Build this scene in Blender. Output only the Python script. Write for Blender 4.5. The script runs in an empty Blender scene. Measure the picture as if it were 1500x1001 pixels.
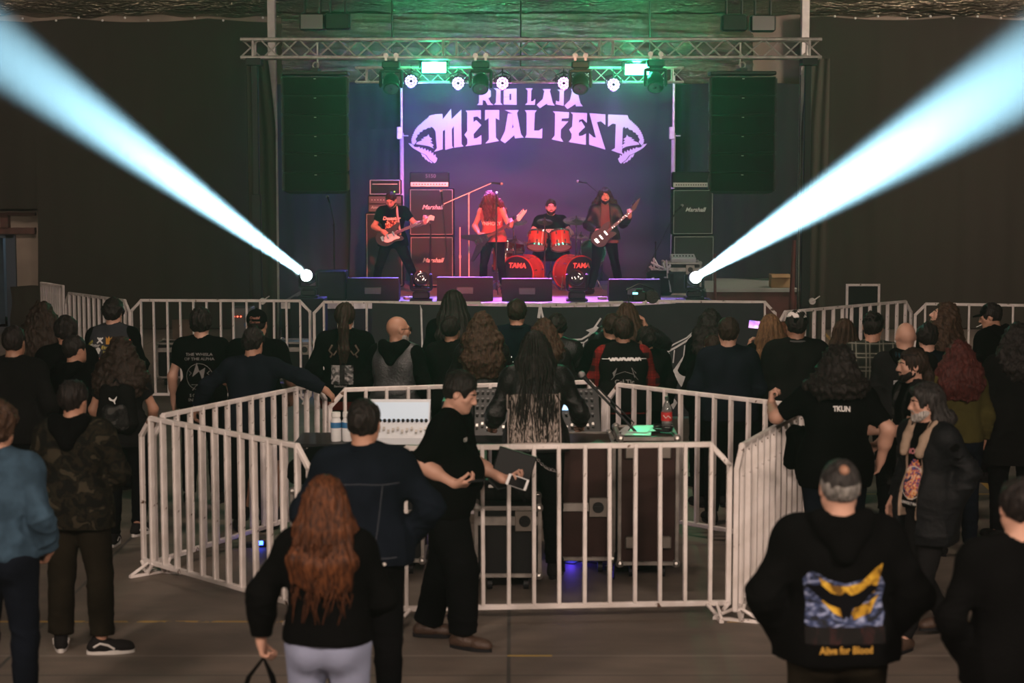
import bpy, math, random
import numpy as np
from mathutils import Vector, Matrix, Euler
from mathutils.bvhtree import BVHTree

SC = bpy.context.scene
COL = SC.collection
PI = math.pi

# ------------------------------------------------------------------ camera, exposure, world
F = 2700.0                 # focal length in pixels of the 1500 px wide frame
TILT = math.atan(260.0 / F)
CAMZ = 3.05
cd = bpy.data.cameras.new('camera')
cam = bpy.data.objects.new('camera', cd)
COL.objects.link(cam)
cam.location = (0, 0, CAMZ)
cam.rotation_euler = (PI / 2 - TILT, 0, 0)
cd.sensor_width = 36.0
cd.lens = F / 1500 * 36.0
cd.clip_end = 200
cd.dof.use_dof = True
cd.dof.focus_distance = 22.0
cd.dof.aperture_fstop = 2.8
SC.camera = cam
vs = SC.view_settings
vs.view_transform = 'Standard'
vs.look = 'None'
vs.gamma = 1.0
vs.use_curve_mapping = False
vs.exposure = 0.0
cy = SC.cycles
cy.max_bounces = 5
cy.diffuse_bounces = 2
cy.glossy_bounces = 2
cy.transmission_bounces = 4
cy.volume_bounces = 0
cy.transparent_max_bounces = 8
cy.sample_clamp_indirect = 3.0
cy.use_denoising = True
w = bpy.data.worlds.new('world')
SC.world = w
w.use_nodes = True
w.node_tree.nodes['Background'].inputs[0].default_value = (0.055, 0.045, 0.035, 1)
w.node_tree.nodes['Background'].inputs[1].default_value = 0.0
# thin theatrical haze fills the air of the closed hall
_vs = w.node_tree.nodes.new('ShaderNodeVolumeScatter')
_vs.inputs['Color'].default_value = (1, 1, 1, 1); _vs.inputs['Density'].default_value = 0.0036; _vs.inputs['Anisotropy'].default_value = 0.84
w.node_tree.links.new(_vs.outputs[0], w.node_tree.nodes['World Output'].inputs['Volume'])

cT, sT = math.cos(TILT), math.sin(TILT)
def ray(u, v):
    dx = (u - 750.0) / F; dy = (500.5 - v) / F
    return Vector((dx, cT + dy * sT, -sT + dy * cT))
def at(u, v, Y):
    d = ray(u, v); t = Y / d.y
    return Vector((d.x * t, Y, CAMZ + d.z * t))
def onz(u, v, z):
    d = ray(u, v); t = (z - CAMZ) / d.z
    return Vector((d.x * t, d.y * t, z))

# ------------------------------------------------------------------ lights
def aim(o, target):
    d = Vector(target) - o.location
    o.rotation_euler = d.to_track_quat('-Z', 'Y').to_euler()
def light(name, kind, loc, target, color, power, **kw):
    l = bpy.data.lights.new(name, kind)
    l.color = color; l.energy = power
    for k, v_ in kw.items(): setattr(l, k, v_)
    o = bpy.data.objects.new(name, l); COL.objects.link(o)
    o.location = loc
    if target is not None: aim(o, target)
    return o
# warm hall lamps on the ceiling over and behind the photographer (fixtures built below); the last one is added to brighten the back barriers
HALL = [(-5.5, 3.0, 5.66), (0.0, 1.0, 5.66), (5.5, 3.0, 5.66), (-7.8, 27.6, 5.66), (7.8, 27.6, 5.66), (0.0, 15.0, 5.66)]
for i, p in enumerate(HALL):
    light('hall_lamp_light', 'AREA', (p[0], p[1], p[2] - 0.12), (p[0] * (1.0 if i in (3, 4) else 0.6), p[1] + (8.0 if i == 5 else 5.0), 2.6 if i in (3, 4) else 0.0),
          (1.0, 0.77, 0.64), (880, 880, 880, 260, 640, 280)[i], size=1.2)
BEAM_L0 = at(452, 406, 27.0); BEAM_L1 = at(0, 76, 17.0)
BEAM_R0 = at(1017, 408, 27.0); BEAM_R1 = at(1500, 106, 14.0)
for a_, b_, sz_ in ((BEAM_L0, BEAM_L1, 4.2), (BEAM_R0, BEAM_R1, 3.5)):
    d_ = (b_ - a_).normalized()
    light('beam_light', 'SPOT', a_ + d_ * 0.16, b_, (0.42, 0.80, 1.0), 1800000,
          spot_size=math.radians(sz_), spot_blend=1.0, shadow_soft_size=0.05)
STROBES = [at(636, 99, 27.95), at(933, 102, 27.95)]
for p in STROBES:
    light('strobe_light', 'AREA', p + Vector((0, -0.12, 0)), p + Vector((0, -3, -0.3)), (0.03, 1.0, 0.42), 14,
          shape='RECTANGLE', size=0.36, size_y=0.16, spread=math.radians(100))
    light('strobe_light', 'SPOT', p + Vector((0, -0.05, 0.12)), p + Vector((0, 6.0, 1.15)), (0.05, 1.0, 0.40), 5000,
          spot_size=math.radians(46), spot_blend=1.0, shadow_soft_size=0.1)
    light('strobe_light', 'SPOT', p + Vector((0, 0.0, -0.12)), p + Vector((0, 2.0, -1.6)), (0.05, 1.0, 0.50), 70,
          spot_size=math.radians(100), spot_blend=1.0, shadow_soft_size=0.1)
for p in STROBES:   # stray light leaving the sides of the strobe housings
    light('strobe_spill_light', 'POINT', p + Vector((0, -0.10, 0.02)), None, (0.03, 1.0, 0.40), 12, shadow_soft_size=0.06)
PARS = [at(602, 118, 30.2), at(671, 121, 30.2), at(736, 121, 30.2), at(826, 121, 30.2), at(899, 123, 30.2)]
PCOL = [(0.20, 0.16, 1.0), (0.30, 0.20, 1.0), (0.80, 0.16, 1.0), (0.85, 0.16, 0.95), (0.42, 0.25, 1.0)]
for i, p in enumerate(PARS):
    light('par_light', 'SPOT', p + Vector((0, -0.12, -0.03)), p + Vector(((0 - p.x) * 0.12, -2.5, -3.6)), PCOL[i], 3800,
          spot_size=math.radians(50), spot_blend=0.9, shadow_soft_size=0.08)
    light('par_light', 'SPOT', p + Vector((0, -0.04, -0.14)), p + Vector(((0 - p.x) * 0.10, 2.6, -.75)), PCOL[i], (700, 560, 330, 330, 450)[i],
          spot_size=math.radians(110), spot_blend=1.0, shadow_soft_size=0.08)
# red wash from lamps hung over the crowd in front of the stage
REDS = [(-0.8, 21.5, 5.35), (2.0, 21.5, 5.35)]
for p, t, e in ((REDS[0], (-1.0, 30.5, 1.7), 10000), (REDS[1], (0.4, 30.5, 2.0), 7500)):
    light('red_wash_light', 'SPOT', p, t, (1.0, 0.10, 0.09), e, spot_size=math.radians(28), spot_blend=1.0, shadow_soft_size=0.12)

# ------------------------------------------------------------------ scene helpers
def tag(o, label=None, cat=None, group=None, kind=None):
    if label: o['label'] = label
    if cat: o['category'] = cat
    if group: o['group'] = group
    if kind: o['kind'] = kind
    return o
def empty(name, loc=(0, 0, 0), rz=0.0, label=None, cat=None, group=None):
    o = bpy.data.objects.new(name, None); COL.objects.link(o)
    o.location = loc; o.rotation_euler = (0, 0, rz); o.empty_display_size = 0.1
    return tag(o, label, cat, group)
def children(o): return [c for c in bpy.data.objects if c.parent == o]
def copy_tree(o, parent=None):
    c = o.copy(); COL.objects.link(c)
    if parent is not None: c.parent = parent
    for ch in list(o.children): copy_tree(ch, c)
    return c

MATS = {}
def mat(name, col, rough=0.6, metal=0.0, spec=0.5, bump=0.0, bscale=40.0, var=0.0, vscale=6.0, emit=None, estr=0.0,
        stretch=(1, 1, 1), col2=None, transmission=0.0, sheen=0.0):
    if name in MATS: return MATS[name]
    m = bpy.data.materials.new(name); m.use_nodes = True
    nt = m.node_tree; b = nt.nodes['Principled BSDF']
    b.inputs['Base Color'].default_value = (*col, 1)
    b.inputs['Roughness'].default_value = rough
    b.inputs['Metallic'].default_value = metal
    b.inputs['Specular IOR Level'].default_value = spec
    if sheen: b.inputs['Sheen Weight'].default_value = sheen
    if transmission: b.inputs['Transmission Weight'].default_value = transmission
    if emit is not None:
        b.inputs['Emission Color'].default_value = (*emit, 1)
        b.inputs['Emission Strength'].default_value = estr
    if bump or var:
        tc = nt.nodes.new('ShaderNodeTexCoord'); mp = nt.nodes.new('ShaderNodeMapping')
        mp.inputs['Scale'].default_value = stretch
        nt.links.new(tc.outputs['Object'], mp.inputs['Vector'])
    if var:
        n = nt.nodes.new('ShaderNodeTexNoise'); n.inputs['Scale'].default_value = vscale; n.inputs['Detail'].default_value = 5
        r = nt.nodes.new('ShaderNodeValToRGB')
        c2 = col2 if col2 else tuple(c * (1 - var) for c in col)
        r.color_ramp.elements[0].color = (*c2, 1); r.color_ramp.elements[0].position = 0.38
        r.color_ramp.elements[1].color = (*col, 1); r.color_ramp.elements[1].position = 0.62
        nt.links.new(mp.outputs[0], n.inputs['Vector']); nt.links.new(n.outputs['Fac'], r.inputs[0])
        nt.links.new(r.outputs[0], b.inputs['Base Color'])
    if bump:
        n = nt.nodes.new('ShaderNodeTexNoise'); n.inputs['Scale'].default_value = bscale; n.inputs['Detail'].default_value = 4
        bp = nt.nodes.new('ShaderNodeBump'); bp.inputs['Strength'].default_value = bump; bp.inputs['Distance'].default_value = 0.02
        nt.links.new(mp.outputs[0], n.inputs['Vector']); nt.links.new(n.outputs['Fac'], bp.inputs['Height'])
        nt.links.new(bp.outputs[0], b.inputs['Normal'])
    MATS[name] = m
    return m

def link_mesh(name, V, Fc, m, parent=None, smooth=False, loc=None, rot=None):
    me = bpy.data.meshes.new(name)
    V = np.asarray(V, dtype=np.float32)
    if isinstance(Fc, np.ndarray) and Fc.ndim == 2:
        n = Fc.shape[1]
        me.vertices.add(len(V)); me.vertices.foreach_set('co', V.ravel())
        me.loops.add(Fc.size); me.loops.foreach_set('vertex_index', Fc.ravel().astype(np.int32))
        me.polygons.add(len(Fc)); me.polygons.foreach_set('loop_start', np.arange(0, Fc.size, n, dtype=np.int32))
        me.polygons.foreach_set('loop_total', np.full(len(Fc), n, dtype=np.int32))
        me.update(calc_edges=True); me.validate()
    else:
        me.from_pydata([tuple(v) for v in V], [], [tuple(f) for f in Fc]); me.update()
    if smooth: me.polygons.foreach_set('use_smooth', [True] * len(me.polygons))
    me.materials.append(m)
    o = bpy.data.objects.new(name, me); COL.objects.link(o)
    if parent is not None: o.parent = parent
    if loc is not None: o.location = loc
    if rot is not None: o.rotation_euler = rot
    return o

class MB:
    def __init__(s): s.v = []; s.f = []; s.M = Matrix.Identity(4)
    def add(s, vs_, fs):
        b = len(s.v)
        s.v += [tuple(s.M @ Vector(p)) for p in vs_]
        s.f += [tuple(i + b for i in f) for f in fs]
        return s
    def box(s, c, sz, rz=0.0, rx=0.0, ry=0.0, bev=0.0):
        x, y, z = sz[0] / 2, sz[1] / 2, sz[2] / 2
        R = Euler((rx, ry, rz)).to_matrix(); c = Vector(c)
        if bev <= 0:
            P = [(-x, -y, -z), (x, -y, -z), (x, y, -z), (-x, y, -z), (-x, -y, z), (x, -y, z), (x, y, z), (-x, y, z)]
            return s.add([c + R @ Vector(p) for p in P], [(3, 2, 1, 0), (4, 5, 6, 7), (0, 1, 5, 4), (1, 2, 6, 5), (2, 3, 7, 6), (3, 0, 4, 7)])
        b = min(bev, x * .9, y * .9, z * .9); P = []; 
        for zz, ins in ((-z, b), (-z + b, 0), (z - b, 0), (z, b)):
            xx, yy = x - ins, y - ins
            for (px, py) in ((-xx + b, -yy), (xx - b, -yy), (xx, -yy + b), (xx, yy - b), (xx - b, yy), (-xx + b, yy), (-xx, yy - b), (-xx, -yy + b)):
                P.append((px, py, zz))
        fs = [tuple(range(7, -1, -1)), tuple(range(24, 32))]
        for k in range(3):
            for i in range(8):
                j = (i + 1) % 8
                fs.append((k * 8 + i, k * 8 + j, k * 8 + 8 + j, k * 8 + 8 + i))
        return s.add([c + R @ Vector(p) for p in P], fs)
    def cyl(s, a, b, r0, r1=None, n=10, cap=True):
        a = Vector(a); b = Vector(b); r1 = r0 if r1 is None else r1
        d = (b - a); 
        if d.length < 1e-9: return s
        q = d.to_track_quat('Z', 'Y'); P = []
        for c, r in ((a, r0), (b, r1)):
            for i in range(n):
                t = 2 * PI * i / n
                P.append(c + q @ Vector((math.cos(t) * r, math.sin(t) * r, 0)))
        fs = [(i, (i + 1) % n, n + (i + 1) % n, n + i) for i in range(n)]
        if cap: fs += [tuple(range(n - 1, -1, -1)), tuple(range(n, 2 * n))]
        return s.add(P, fs)
    def tube(s, path, r, n=6):
        path = [Vector(p) for p in path]; P = []; m = len(path)
        for k, p in enumerate(path):
            d = (path[min(k + 1, m - 1)] - path[max(k - 1, 0)])
            q = d.to_track_quat('Z', 'Y'); rr = r[k] if isinstance(r, (list, tuple)) else r
            for i in range(n):
                t = 2 * PI * i / n
                P.append(p + q @ Vector((math.cos(t) * rr, math.sin(t) * rr, 0)))
        fs = []
        for k in range(m - 1):
            for i in range(n):
                j = (i + 1) % n
                fs.append((k * n + i, k * n + j, k * n + n + j, k * n + n + i))
        fs += [tuple(range(n - 1, -1, -1)), tuple(range((m - 1) * n, m * n))]
        return s.add(P, fs)
    def lathe(s, prof, n=20, M=None, cap=True):
        M = M or Matrix.Identity(4); P = []
        for r, z in prof:
            for i in range(n):
                t = 2 * PI * i / n
                P.append(M @ Vector((math.cos(t) * r, math.sin(t) * r, z)))
        m = len(prof); fs = []
        for k in range(m - 1):
            for i in range(n):
                j = (i + 1) % n
                fs.append((k * n + i, k * n + j, k * n + n + j, k * n + n + i))
        if cap: fs += [tuple(range(n - 1, -1, -1)), tuple(range((m - 1) * n, m * n))]
        return s.add(P, fs)
    def sph(s, c, r, n=12, m=8, rot=None):
        c = Vector(c); rr = r if isinstance(r, (tuple, list)) else (r, r, r); P = []
        R = rot or Matrix.Identity(3)
        for k in range(1, m):
            a = PI * k / m
            for i in range(n):
                t = 2 * PI * i / n
                P.append(c + R @ Vector((rr[0] * math.sin(a) * math.cos(t), rr[1] * math.sin(a) * math.sin(t), rr[2] * math.cos(a))))
        top = len(P); P.append(c + R @ Vector((0, 0, rr[2]))); P.append(c + R @ Vector((0, 0, -rr[2])))
        fs = []
        for k in range(m - 2):
            for i in range(n):
                j = (i + 1) % n
                fs.append((k * n + j, k * n + i, k * n + n + i, k * n + n + j))
        for i in range(n):
            j = (i + 1) % n
            fs.append((top, i, j)); fs.append((top + 1, (m - 2) * n + j, (m - 2) * n + i))
        return s.add(P, fs)
    def prism(s, poly, d0, d1, axis='y', M=None):
        # poly: 2-D outline in (x,z) extruded along y (axis 'y'), or (x,y) along z
        M = M or Matrix.Identity(4); n = len(poly); P = []
        for d in (d0, d1):
            for a, b in poly:
                P.append(M @ (Vector((a, d, b)) if axis == 'y' else Vector((a, b, d))))
        fs = [tuple(range(n)), tuple(range(2 * n - 1, n - 1, -1))]
        for i in range(n):
            j = (i + 1) % n
            fs.append((i, n + i, n + j, j))
        return s.add(P, fs)
    def build_each(s, name, m, parent=None, smooth=False):
        """Every separate piece becomes an object of its own."""
        par = list(range(len(s.v)))
        def fd(a):
            while par[a] != a: par[a] = par[par[a]]; a = par[a]
            return a
        for f in s.f:
            for i in f[1:]: par[fd(i)] = fd(f[0])
        gr = {}
        for f in s.f: gr.setdefault(fd(f[0]), []).append(f)
        for fs in gr.values():
            ids = sorted({i for f in fs for i in f}); mp = {i: k for k, i in enumerate(ids)}; t = MB(); t.v = [s.v[i] for i in ids]; t.f = [tuple(mp[i] for i in f) for f in fs]
            t.build(name, m, parent, smooth)
    def build(s, name, m, parent=None, smooth=False, loc=None, rot=None, auto=None):
        o = link_mesh(name, s.v, s.f, m, parent, smooth, loc, rot)
        import bmesh
        bm = bmesh.new(); bm.from_mesh(o.data)
        bmesh.ops.recalc_face_normals(bm, faces=bm.faces)
        big = [f for f in bm.faces if len(f.verts) > 4]
        if big: bmesh.ops.triangulate(bm, faces=big)
        bm.to_mesh(o.data); bm.free()
        if smooth:
            o.data.polygons.foreach_set('use_smooth', [True] * len(o.data.polygons))
            try: o.data.set_sharp_from_angle(angle=math.radians(40))
            except Exception: pass
        return o

def text_mesh(txt, size, shear=0.0, width=1.0, bold=0.0):
    c = bpy.data.curves.new('t', 'FONT'); c.body = txt; c.size = size; c.shear = shear
    c.align_x = 'CENTER'; c.align_y = 'CENTER'; c.offset = bold; c.resolution_u = 3
    o = bpy.data.objects.new('t', c); COL.objects.link(o)
    dg = bpy.context.evaluated_depsgraph_get()
    me = bpy.data.meshes.new_from_object(o.evaluated_get(dg))
    V = np.array([v.co[:] for v in me.vertices]); Fs = [tuple(p.vertices) for p in me.polygons]
    bpy.data.objects.remove(o); bpy.data.curves.remove(c); bpy.data.meshes.remove(me)
    if len(V): V[:, 0] *= width
    return V, Fs
def sign_text(name, txt, size, loc, rz, m, parent=None, shear=0.0, width=1.0, bold=0.0, tilt=0.0):
    """Flat lettering standing upright, read from -Y when rz = 0."""
    V, Fs = text_mesh(txt, size, shear, width, bold)
    V2 = np.stack([V[:, 0], np.zeros(len(V)), V[:, 1]], 1)
    return link_mesh(name, V2, Fs, m, parent, False, loc, (tilt, 0, rz))

# shared materials
M_BLACK = mat('black_plastic', (0.008, 0.008, 0.009), 0.5, spec=.2)
M_BLACKMETAL = mat('black_metal', (0.015, 0.015, 0.016), 0.42, 0.2, spec=.3)
M_TOLEX = mat('black_vinyl', (0.012, 0.012, 0.014), 0.55, spec=.2, bump=0.3, bscale=300)
M_ALU = mat('aluminium', (0.82, 0.78, 0.72), 0.42, 0.35, var=0.3, vscale=9)
M_CHROME = mat('chrome', (0.75, 0.75, 0.77), 0.15, 1.0)
M_CLOTHBLK = mat('black_cloth', (0.012, 0.012, 0.012), 0.95, spec=0.1, bump=0.2, bscale=90)
M_WHITEPRINT = mat('white_print', (0.62, 0.62, 0.60), 0.8)
M_GREYPRINT = mat('grey_print', (0.16, 0.155, 0.15), 0.85)
# ================================================================== the hall
rng = random.Random(7)
nprng = np.random.default_rng(5)
HX0, HX1, HY0, HY1, HZ = -11.5, 11.5, -5.0, 34.6, 5.95
STZ = at(750, 443, 28.0).z            # stage floor height
M_WALL = mat('painted_wall', (0.30, 0.24, 0.19), 0.85, var=0.25, vscale=1.5, bump=0.15, bscale=25)
M_DKWALL = mat('dark_wall', (0.055, 0.050, 0.045), 0.9, var=0.3, vscale=1.2)
M_CURT = mat('black_drape', (0.036, 0.032, 0.026), 0.95, spec=0.05, bump=0.25, bscale=60, sheen=0.0)

def floor_mat():
    m = bpy.data.materials.new('concrete_floor'); m.use_nodes = True
    nt = m.node_tree; N = nt.nodes; L = nt.links; b = N['Principled BSDF']
    tc = N.new('ShaderNodeTexCoord'); sep = N.new('ShaderNodeSeparateXYZ'); L.new(tc.outputs['Object'], sep.inputs[0])
    def math_(op, a, c=None, d=None):
        n = N.new('ShaderNodeMath'); n.operation = op
        for i, x in enumerate((a, c, d)):
            if x is None: continue
            if isinstance(x, (int, float)): n.inputs[i].default_value = x
            else: L.new(x, n.inputs[i])
        return n.outputs[0]
    def noise(s, det=5, mp=(1, 1, 1), rough=.55):
        m_ = N.new('ShaderNodeMapping'); m_.inputs['Scale'].default_value = mp; L.new(tc.outputs['Object'], m_.inputs[0])
        n = N.new('ShaderNodeTexNoise'); n.inputs['Scale'].default_value = s; n.inputs['Detail'].default_value = det
        n.inputs['Roughness'].default_value = rough; L.new(m_.outputs[0], n.inputs['Vector']); return n.outputs['Fac']
    n1 = noise(0.55, 6, (1, 1.6, 1)); n2 = noise(3.5, 6, (.6, 1.5, 1)); n3 = noise(70, 3)
    mix = math_('ADD', math_('MULTIPLY', n1, 0.5), math_('ADD', math_('MULTIPLY', n2, 0.35), math_('MULTIPLY', n3, 0.15)))
    r = N.new('ShaderNodeValToRGB'); L.new(mix, r.inputs[0])
    r.color_ramp.elements[0].color = (0.062, 0.050, 0.040, 1); r.color_ramp.elements[0].position = 0.33
    r.color_ramp.elements[1].color = (0.185, 0.148, 0.118, 1); r.color_ramp.elements[1].position = 0.68
    # slab joints
    def line(coord, c0, w, wob=0.0):
        c = math_('ADD', coord, math_('MULTIPLY', math_('SUBTRACT', n2, .5), wob)) if wob else coord
        return math_('LESS_THAN', math_('ABSOLUTE', math_('SUBTRACT', c, c0)), w)
    X, Y = sep.outputs[0], sep.outputs[1]
    jx = math_('LESS_THAN', math_('PINGPONG', math_('ADD', X, 1.02 + 30.0), 1.55), 0.012)
    jy = math_('LESS_THAN', math_('PINGPONG', math_('ADD', Y, 0.6), 1.9), 0.010)
    joint = math_('MAXIMUM', jx, jy)
    col = N.new('ShaderNodeMixRGB'); L.new(joint, col.inputs[0]); L.new(r.outputs[0], col.inputs[1]); col.inputs[2].default_value = (0.05, 0.045, 0.04, 1)
    # worn painted court lines
    g = lambda u, v: onz(u, v, 0.0)
    yl = line(Y, g(750, 911).y, 0.022, 0.01)
    yl = math_('MULTIPLY', yl, math_('MAXIMUM', math_('LESS_THAN', X, -0.9), math_('GREATER_THAN', X, 1.4)))
    y2 = line(Y, g(750, 961).y, 0.018, 0.01)
    y3 = line(Y, g(750, 724).y, 0.022, 0.01); y3 = math_('MULTIPLY', y3, math_('GREATER_THAN', X, 2.6))
    a_ = g(1430, 697); b_ = g(1462, 727)
    dx, dy = (b_.x - a_.x), (b_.y - a_.y); ln = math.hypot(dx, dy)
    dd = math_('ADD', math_('MULTIPLY', math_('SUBTRACT', X, a_.x), dy / ln), math_('MULTIPLY', math_('SUBTRACT', Y, a_.y), -dx / ln))
    y4 = math_('MULTIPLY', math_('LESS_THAN', math_('ABSOLUTE', dd), 0.03), math_('GREATER_THAN', X, 2.9))
    worn = math_('GREATER_THAN', noise(6, 5), 0.40)
    yellow = math_('MULTIPLY', math_('MAXIMUM', math_('MAXIMUM', yl, y3), y4), worn)
    c2 = N.new('ShaderNodeMixRGB'); L.new(math_('MULTIPLY', yellow, .75), c2.inputs[0]); L.new(col.outputs[0], c2.inputs[1]); c2.inputs[2].default_value = (0.50, 0.30, 0.05, 1)
    dash = math_('MULTIPLY', y2, math_('LESS_THAN', math_('ABSOLUTE', math_('SUBTRACT', X, 0.11)), 0.14))
    c3 = N.new('ShaderNodeMixRGB'); L.new(math_('MULTIPLY', y2, .30), c3.inputs[0]); L.new(c2.outputs[0], c3.inputs[1]); c3.inputs[2].default_value = (0.35, 0.32, 0.28, 1)
    c4 = N.new('ShaderNodeMixRGB'); L.new(math_('MULTIPLY', dash, .8), c4.inputs[0]); L.new(c3.outputs[0], c4.inputs[1]); c4.inputs[2].default_value = (0.55, 0.36, 0.06, 1)
    L.new(c4.outputs[0], b.inputs['Base Color'])
    b.inputs['Roughness'].default_value = 0.62
    bp = N.new('ShaderNodeBump'); bp.inputs['Strength'].default_value = 0.25; bp.inputs['Distance'].default_value = 0.01
    L.new(mix, bp.inputs['Height']); L.new(bp.outputs[0], b.inputs['Normal'])
    return m
def structure(o): o['kind'] = 'structure'; return o
structure(MB().box(((HX0 + HX1) / 2, (HY0 + HY1) / 2, -0.1), (HX1 - HX0, HY1 - HY0, 0.2)).build('floor', floor_mat()))
structure(MB().box((HX0 - 0.1, (HY0 + HY1) / 2, HZ / 2), (0.2, HY1 - HY0, HZ)).build('wall_left', M_DKWALL))
structure(MB().box((HX1 + 0.1, (HY0 + HY1) / 2, HZ / 2), (0.2, HY1 - HY0, HZ)).build('wall_right', M_DKWALL))
structure(MB().box((0, HY0 - 0.1, HZ / 2), (HX1 - HX0, 0.2, HZ)).build('wall_front', M_DKWALL))
# back wall, with a doorway far left
dl0, dl1 = at(-40, 400, HY1).x, at(11, 400, HY1).x
dz = at(10, 348, HY1).z
wb = MB()
wb.box(((HX0 + dl0) / 2, HY1 + .1, HZ / 2), (dl0 - HX0, .2, HZ)); wb.box(((dl1 + HX1) / 2, HY1 + .1, HZ / 2), (HX1 - dl1, .2, HZ))
wb.box(((dl0 + dl1) / 2, HY1 + .1, (dz + HZ) / 2), (dl1 - dl0, .2, HZ - dz))
structure(wb.build('wall_back', M_WALL))
M_BLUEPAINT = mat('blue_grey_paint', (0.045, 0.06, 0.085), 0.6)
fr = MB(); fr.box((dl1 + .09, HY1 - .03, dz / 2), (.18, .10, dz + .1)); fr.box(((dl0 + dl1) / 2, HY1 - .03, dz + .06), (dl1 - dl0 + .3, .10, .14))
structure(fr.build('trim_1', M_BLUEPAINT))
dr = MB(); dr.box((dl1 - .30, HY1 + .14, dz / 2), (.035, .62, dz - .04), rz=-.32)
structure(dr.build('door_1', mat('steel_blue_door', (0.16, 0.22, 0.28), 0.35, 0.2, var=.3, vscale=2)))
# reddish beams on the wall above the doorway
bm_ = MB(); q0 = at(-60, 340, HY1); q1 = at(54, 342, HY1)
bm_.box(((q0.x + q1.x) / 2, HY1 - .08, (at(20, 333, HY1).z + at(20, 343, HY1).z) / 2), (q1.x - q0.x, .16, .115))
bm_.box(((q0.x + q1.x) / 2, HY1 - .06, at(20, 313.5, HY1).z), (q1.x - q0.x, .12, .06))
bm_.box((at(10, 320, HY1).x, HY1 - .10, at(10, 324, HY1).z), (.14, .2, .24))
structure(bm_.build('trim_2', mat('red_brown_timber', (0.10, 0.04, 0.03), 0.7, var=.3)))
# lobby behind the doorway, lit cold
lb = MB(); lb.box(((dl0 + dl1) / 2, HY1 + 2.3, 1.5), (2.5, .1, 3.0)); 
structure(lb.build('wall_lobby', mat('lobby_wall', (0.35, 0.40, 0.42), 0.8)))
light('lobby_light', 'POINT', ((dl0 + dl1) / 2 + .2, HY1 + 1.0, 2.3), None, (0.55, 0.75, 1.0), 16, shadow_soft_size=0.2)

# ---- ceiling: crinkled foil insulation
def foil_mat(name, c, rough):
    m = mat(name, c, rough, 0.85, var=0.35, vscale=2.5)
    nt = m.node_tree; N = nt.nodes; L = nt.links
    tc = N.new('ShaderNodeTexCoord'); mp = N.new('ShaderNodeMapping'); mp.inputs['Scale'].default_value = (1.0, 2.2, 2.2)
    L.new(tc.outputs['Object'], mp.inputs[0])
    v = N.new('ShaderNodeTexVoronoi'); v.inputs['Scale'].default_value = 8.5; v.feature = 'F1'
    n = N.new('ShaderNodeTexNoise'); n.inputs['Scale'].default_value = 9; n.inputs['Detail'].default_value = 6
    n.inputs['Distortion'].default_value = 1.2
    L.new(mp.outputs[0], n.inputs['Vector']); L.new(mp.outputs[0], v.inputs['Vector'])
    ad = N.new('ShaderNodeMath'); ad.operation = 'ADD'; L.new(v.outputs[0], ad.inputs[0]); L.new(n.outputs[0], ad.inputs[1])
    bp = N.new('ShaderNodeBump'); bp.inputs['Strength'].default_value = 1.0; bp.inputs['Distance'].default_value = 0.07
    L.new(ad.outputs[0], bp.inputs['Height']); L.new(bp.outputs[0], N['Principled BSDF'].inputs['Normal'])
    return m
M_FOIL = foil_mat('crinkled_foil', (0.34, 0.29, 0.21), 0.27)
def wavy(nx, nz, fn):
    V = [fn(i / nx, k / nz) for k in range(nz + 1) for i in range(nx + 1)]
    Fs = [(k * (nx + 1) + i, k * (nx + 1) + i + 1, (k + 1) * (nx + 1) + i + 1, (k + 1) * (nx + 1) + i) for k in range(nz) for i in range(nx)]
    return V, Fs
def ceil_fn(a, b):
    x = HX0 + a * (HX1 - HX0); y = HY0 + (b ** .55) * (HY1 - HY0)
    sag = 0.05 * math.sin(y * 5.6 + .5 * math.sin(x * 1.1)) + .03 * math.sin(y * 13 + x * 2.1) + .018 * math.sin(x * 7 + y * 3)
    return (x, y, HZ - 0.12 + sag)
V, Fs = wavy(160, 260, ceil_fn)
structure(link_mesh('ceiling', V, Fs, M_FOIL, smooth=True))
structure(MB().box(((HX0 + HX1) / 2, (HY0 + HY1) / 2, HZ + .15), (HX1 - HX0 + .4, HY1 - HY0 + .4, 0.2)).build('ceiling_roof', M_DKWALL))
# foil sheet hanging down the gable behind the stage truss
fz0 = at(750, 122, 33.9).z
def foil_fn(a, b):
    x = -4.2 + a * 8.6; z = fz0 + b * (HZ - .17 - fz0)
    y = 34.0 - .075 * math.sin(z * 26 + .8 * math.sin(x * 1.7)) - .03 * math.sin(z * 61 + x * 3) - .025 * math.sin(x * 9 + z * 7 + 2 * math.sin(z * 5)) - .012 * math.sin(x * 31 + z * 13) 
    return (x, y, z)
V, Fs = wavy(300, 110, foil_fn)
o = link_mesh('foil_sheet', V, Fs, M_FOIL, smooth=True)
tag(o, 'crinkled silver foil insulation sheet hanging high behind the stage truss', 'insulation sheet')

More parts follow.
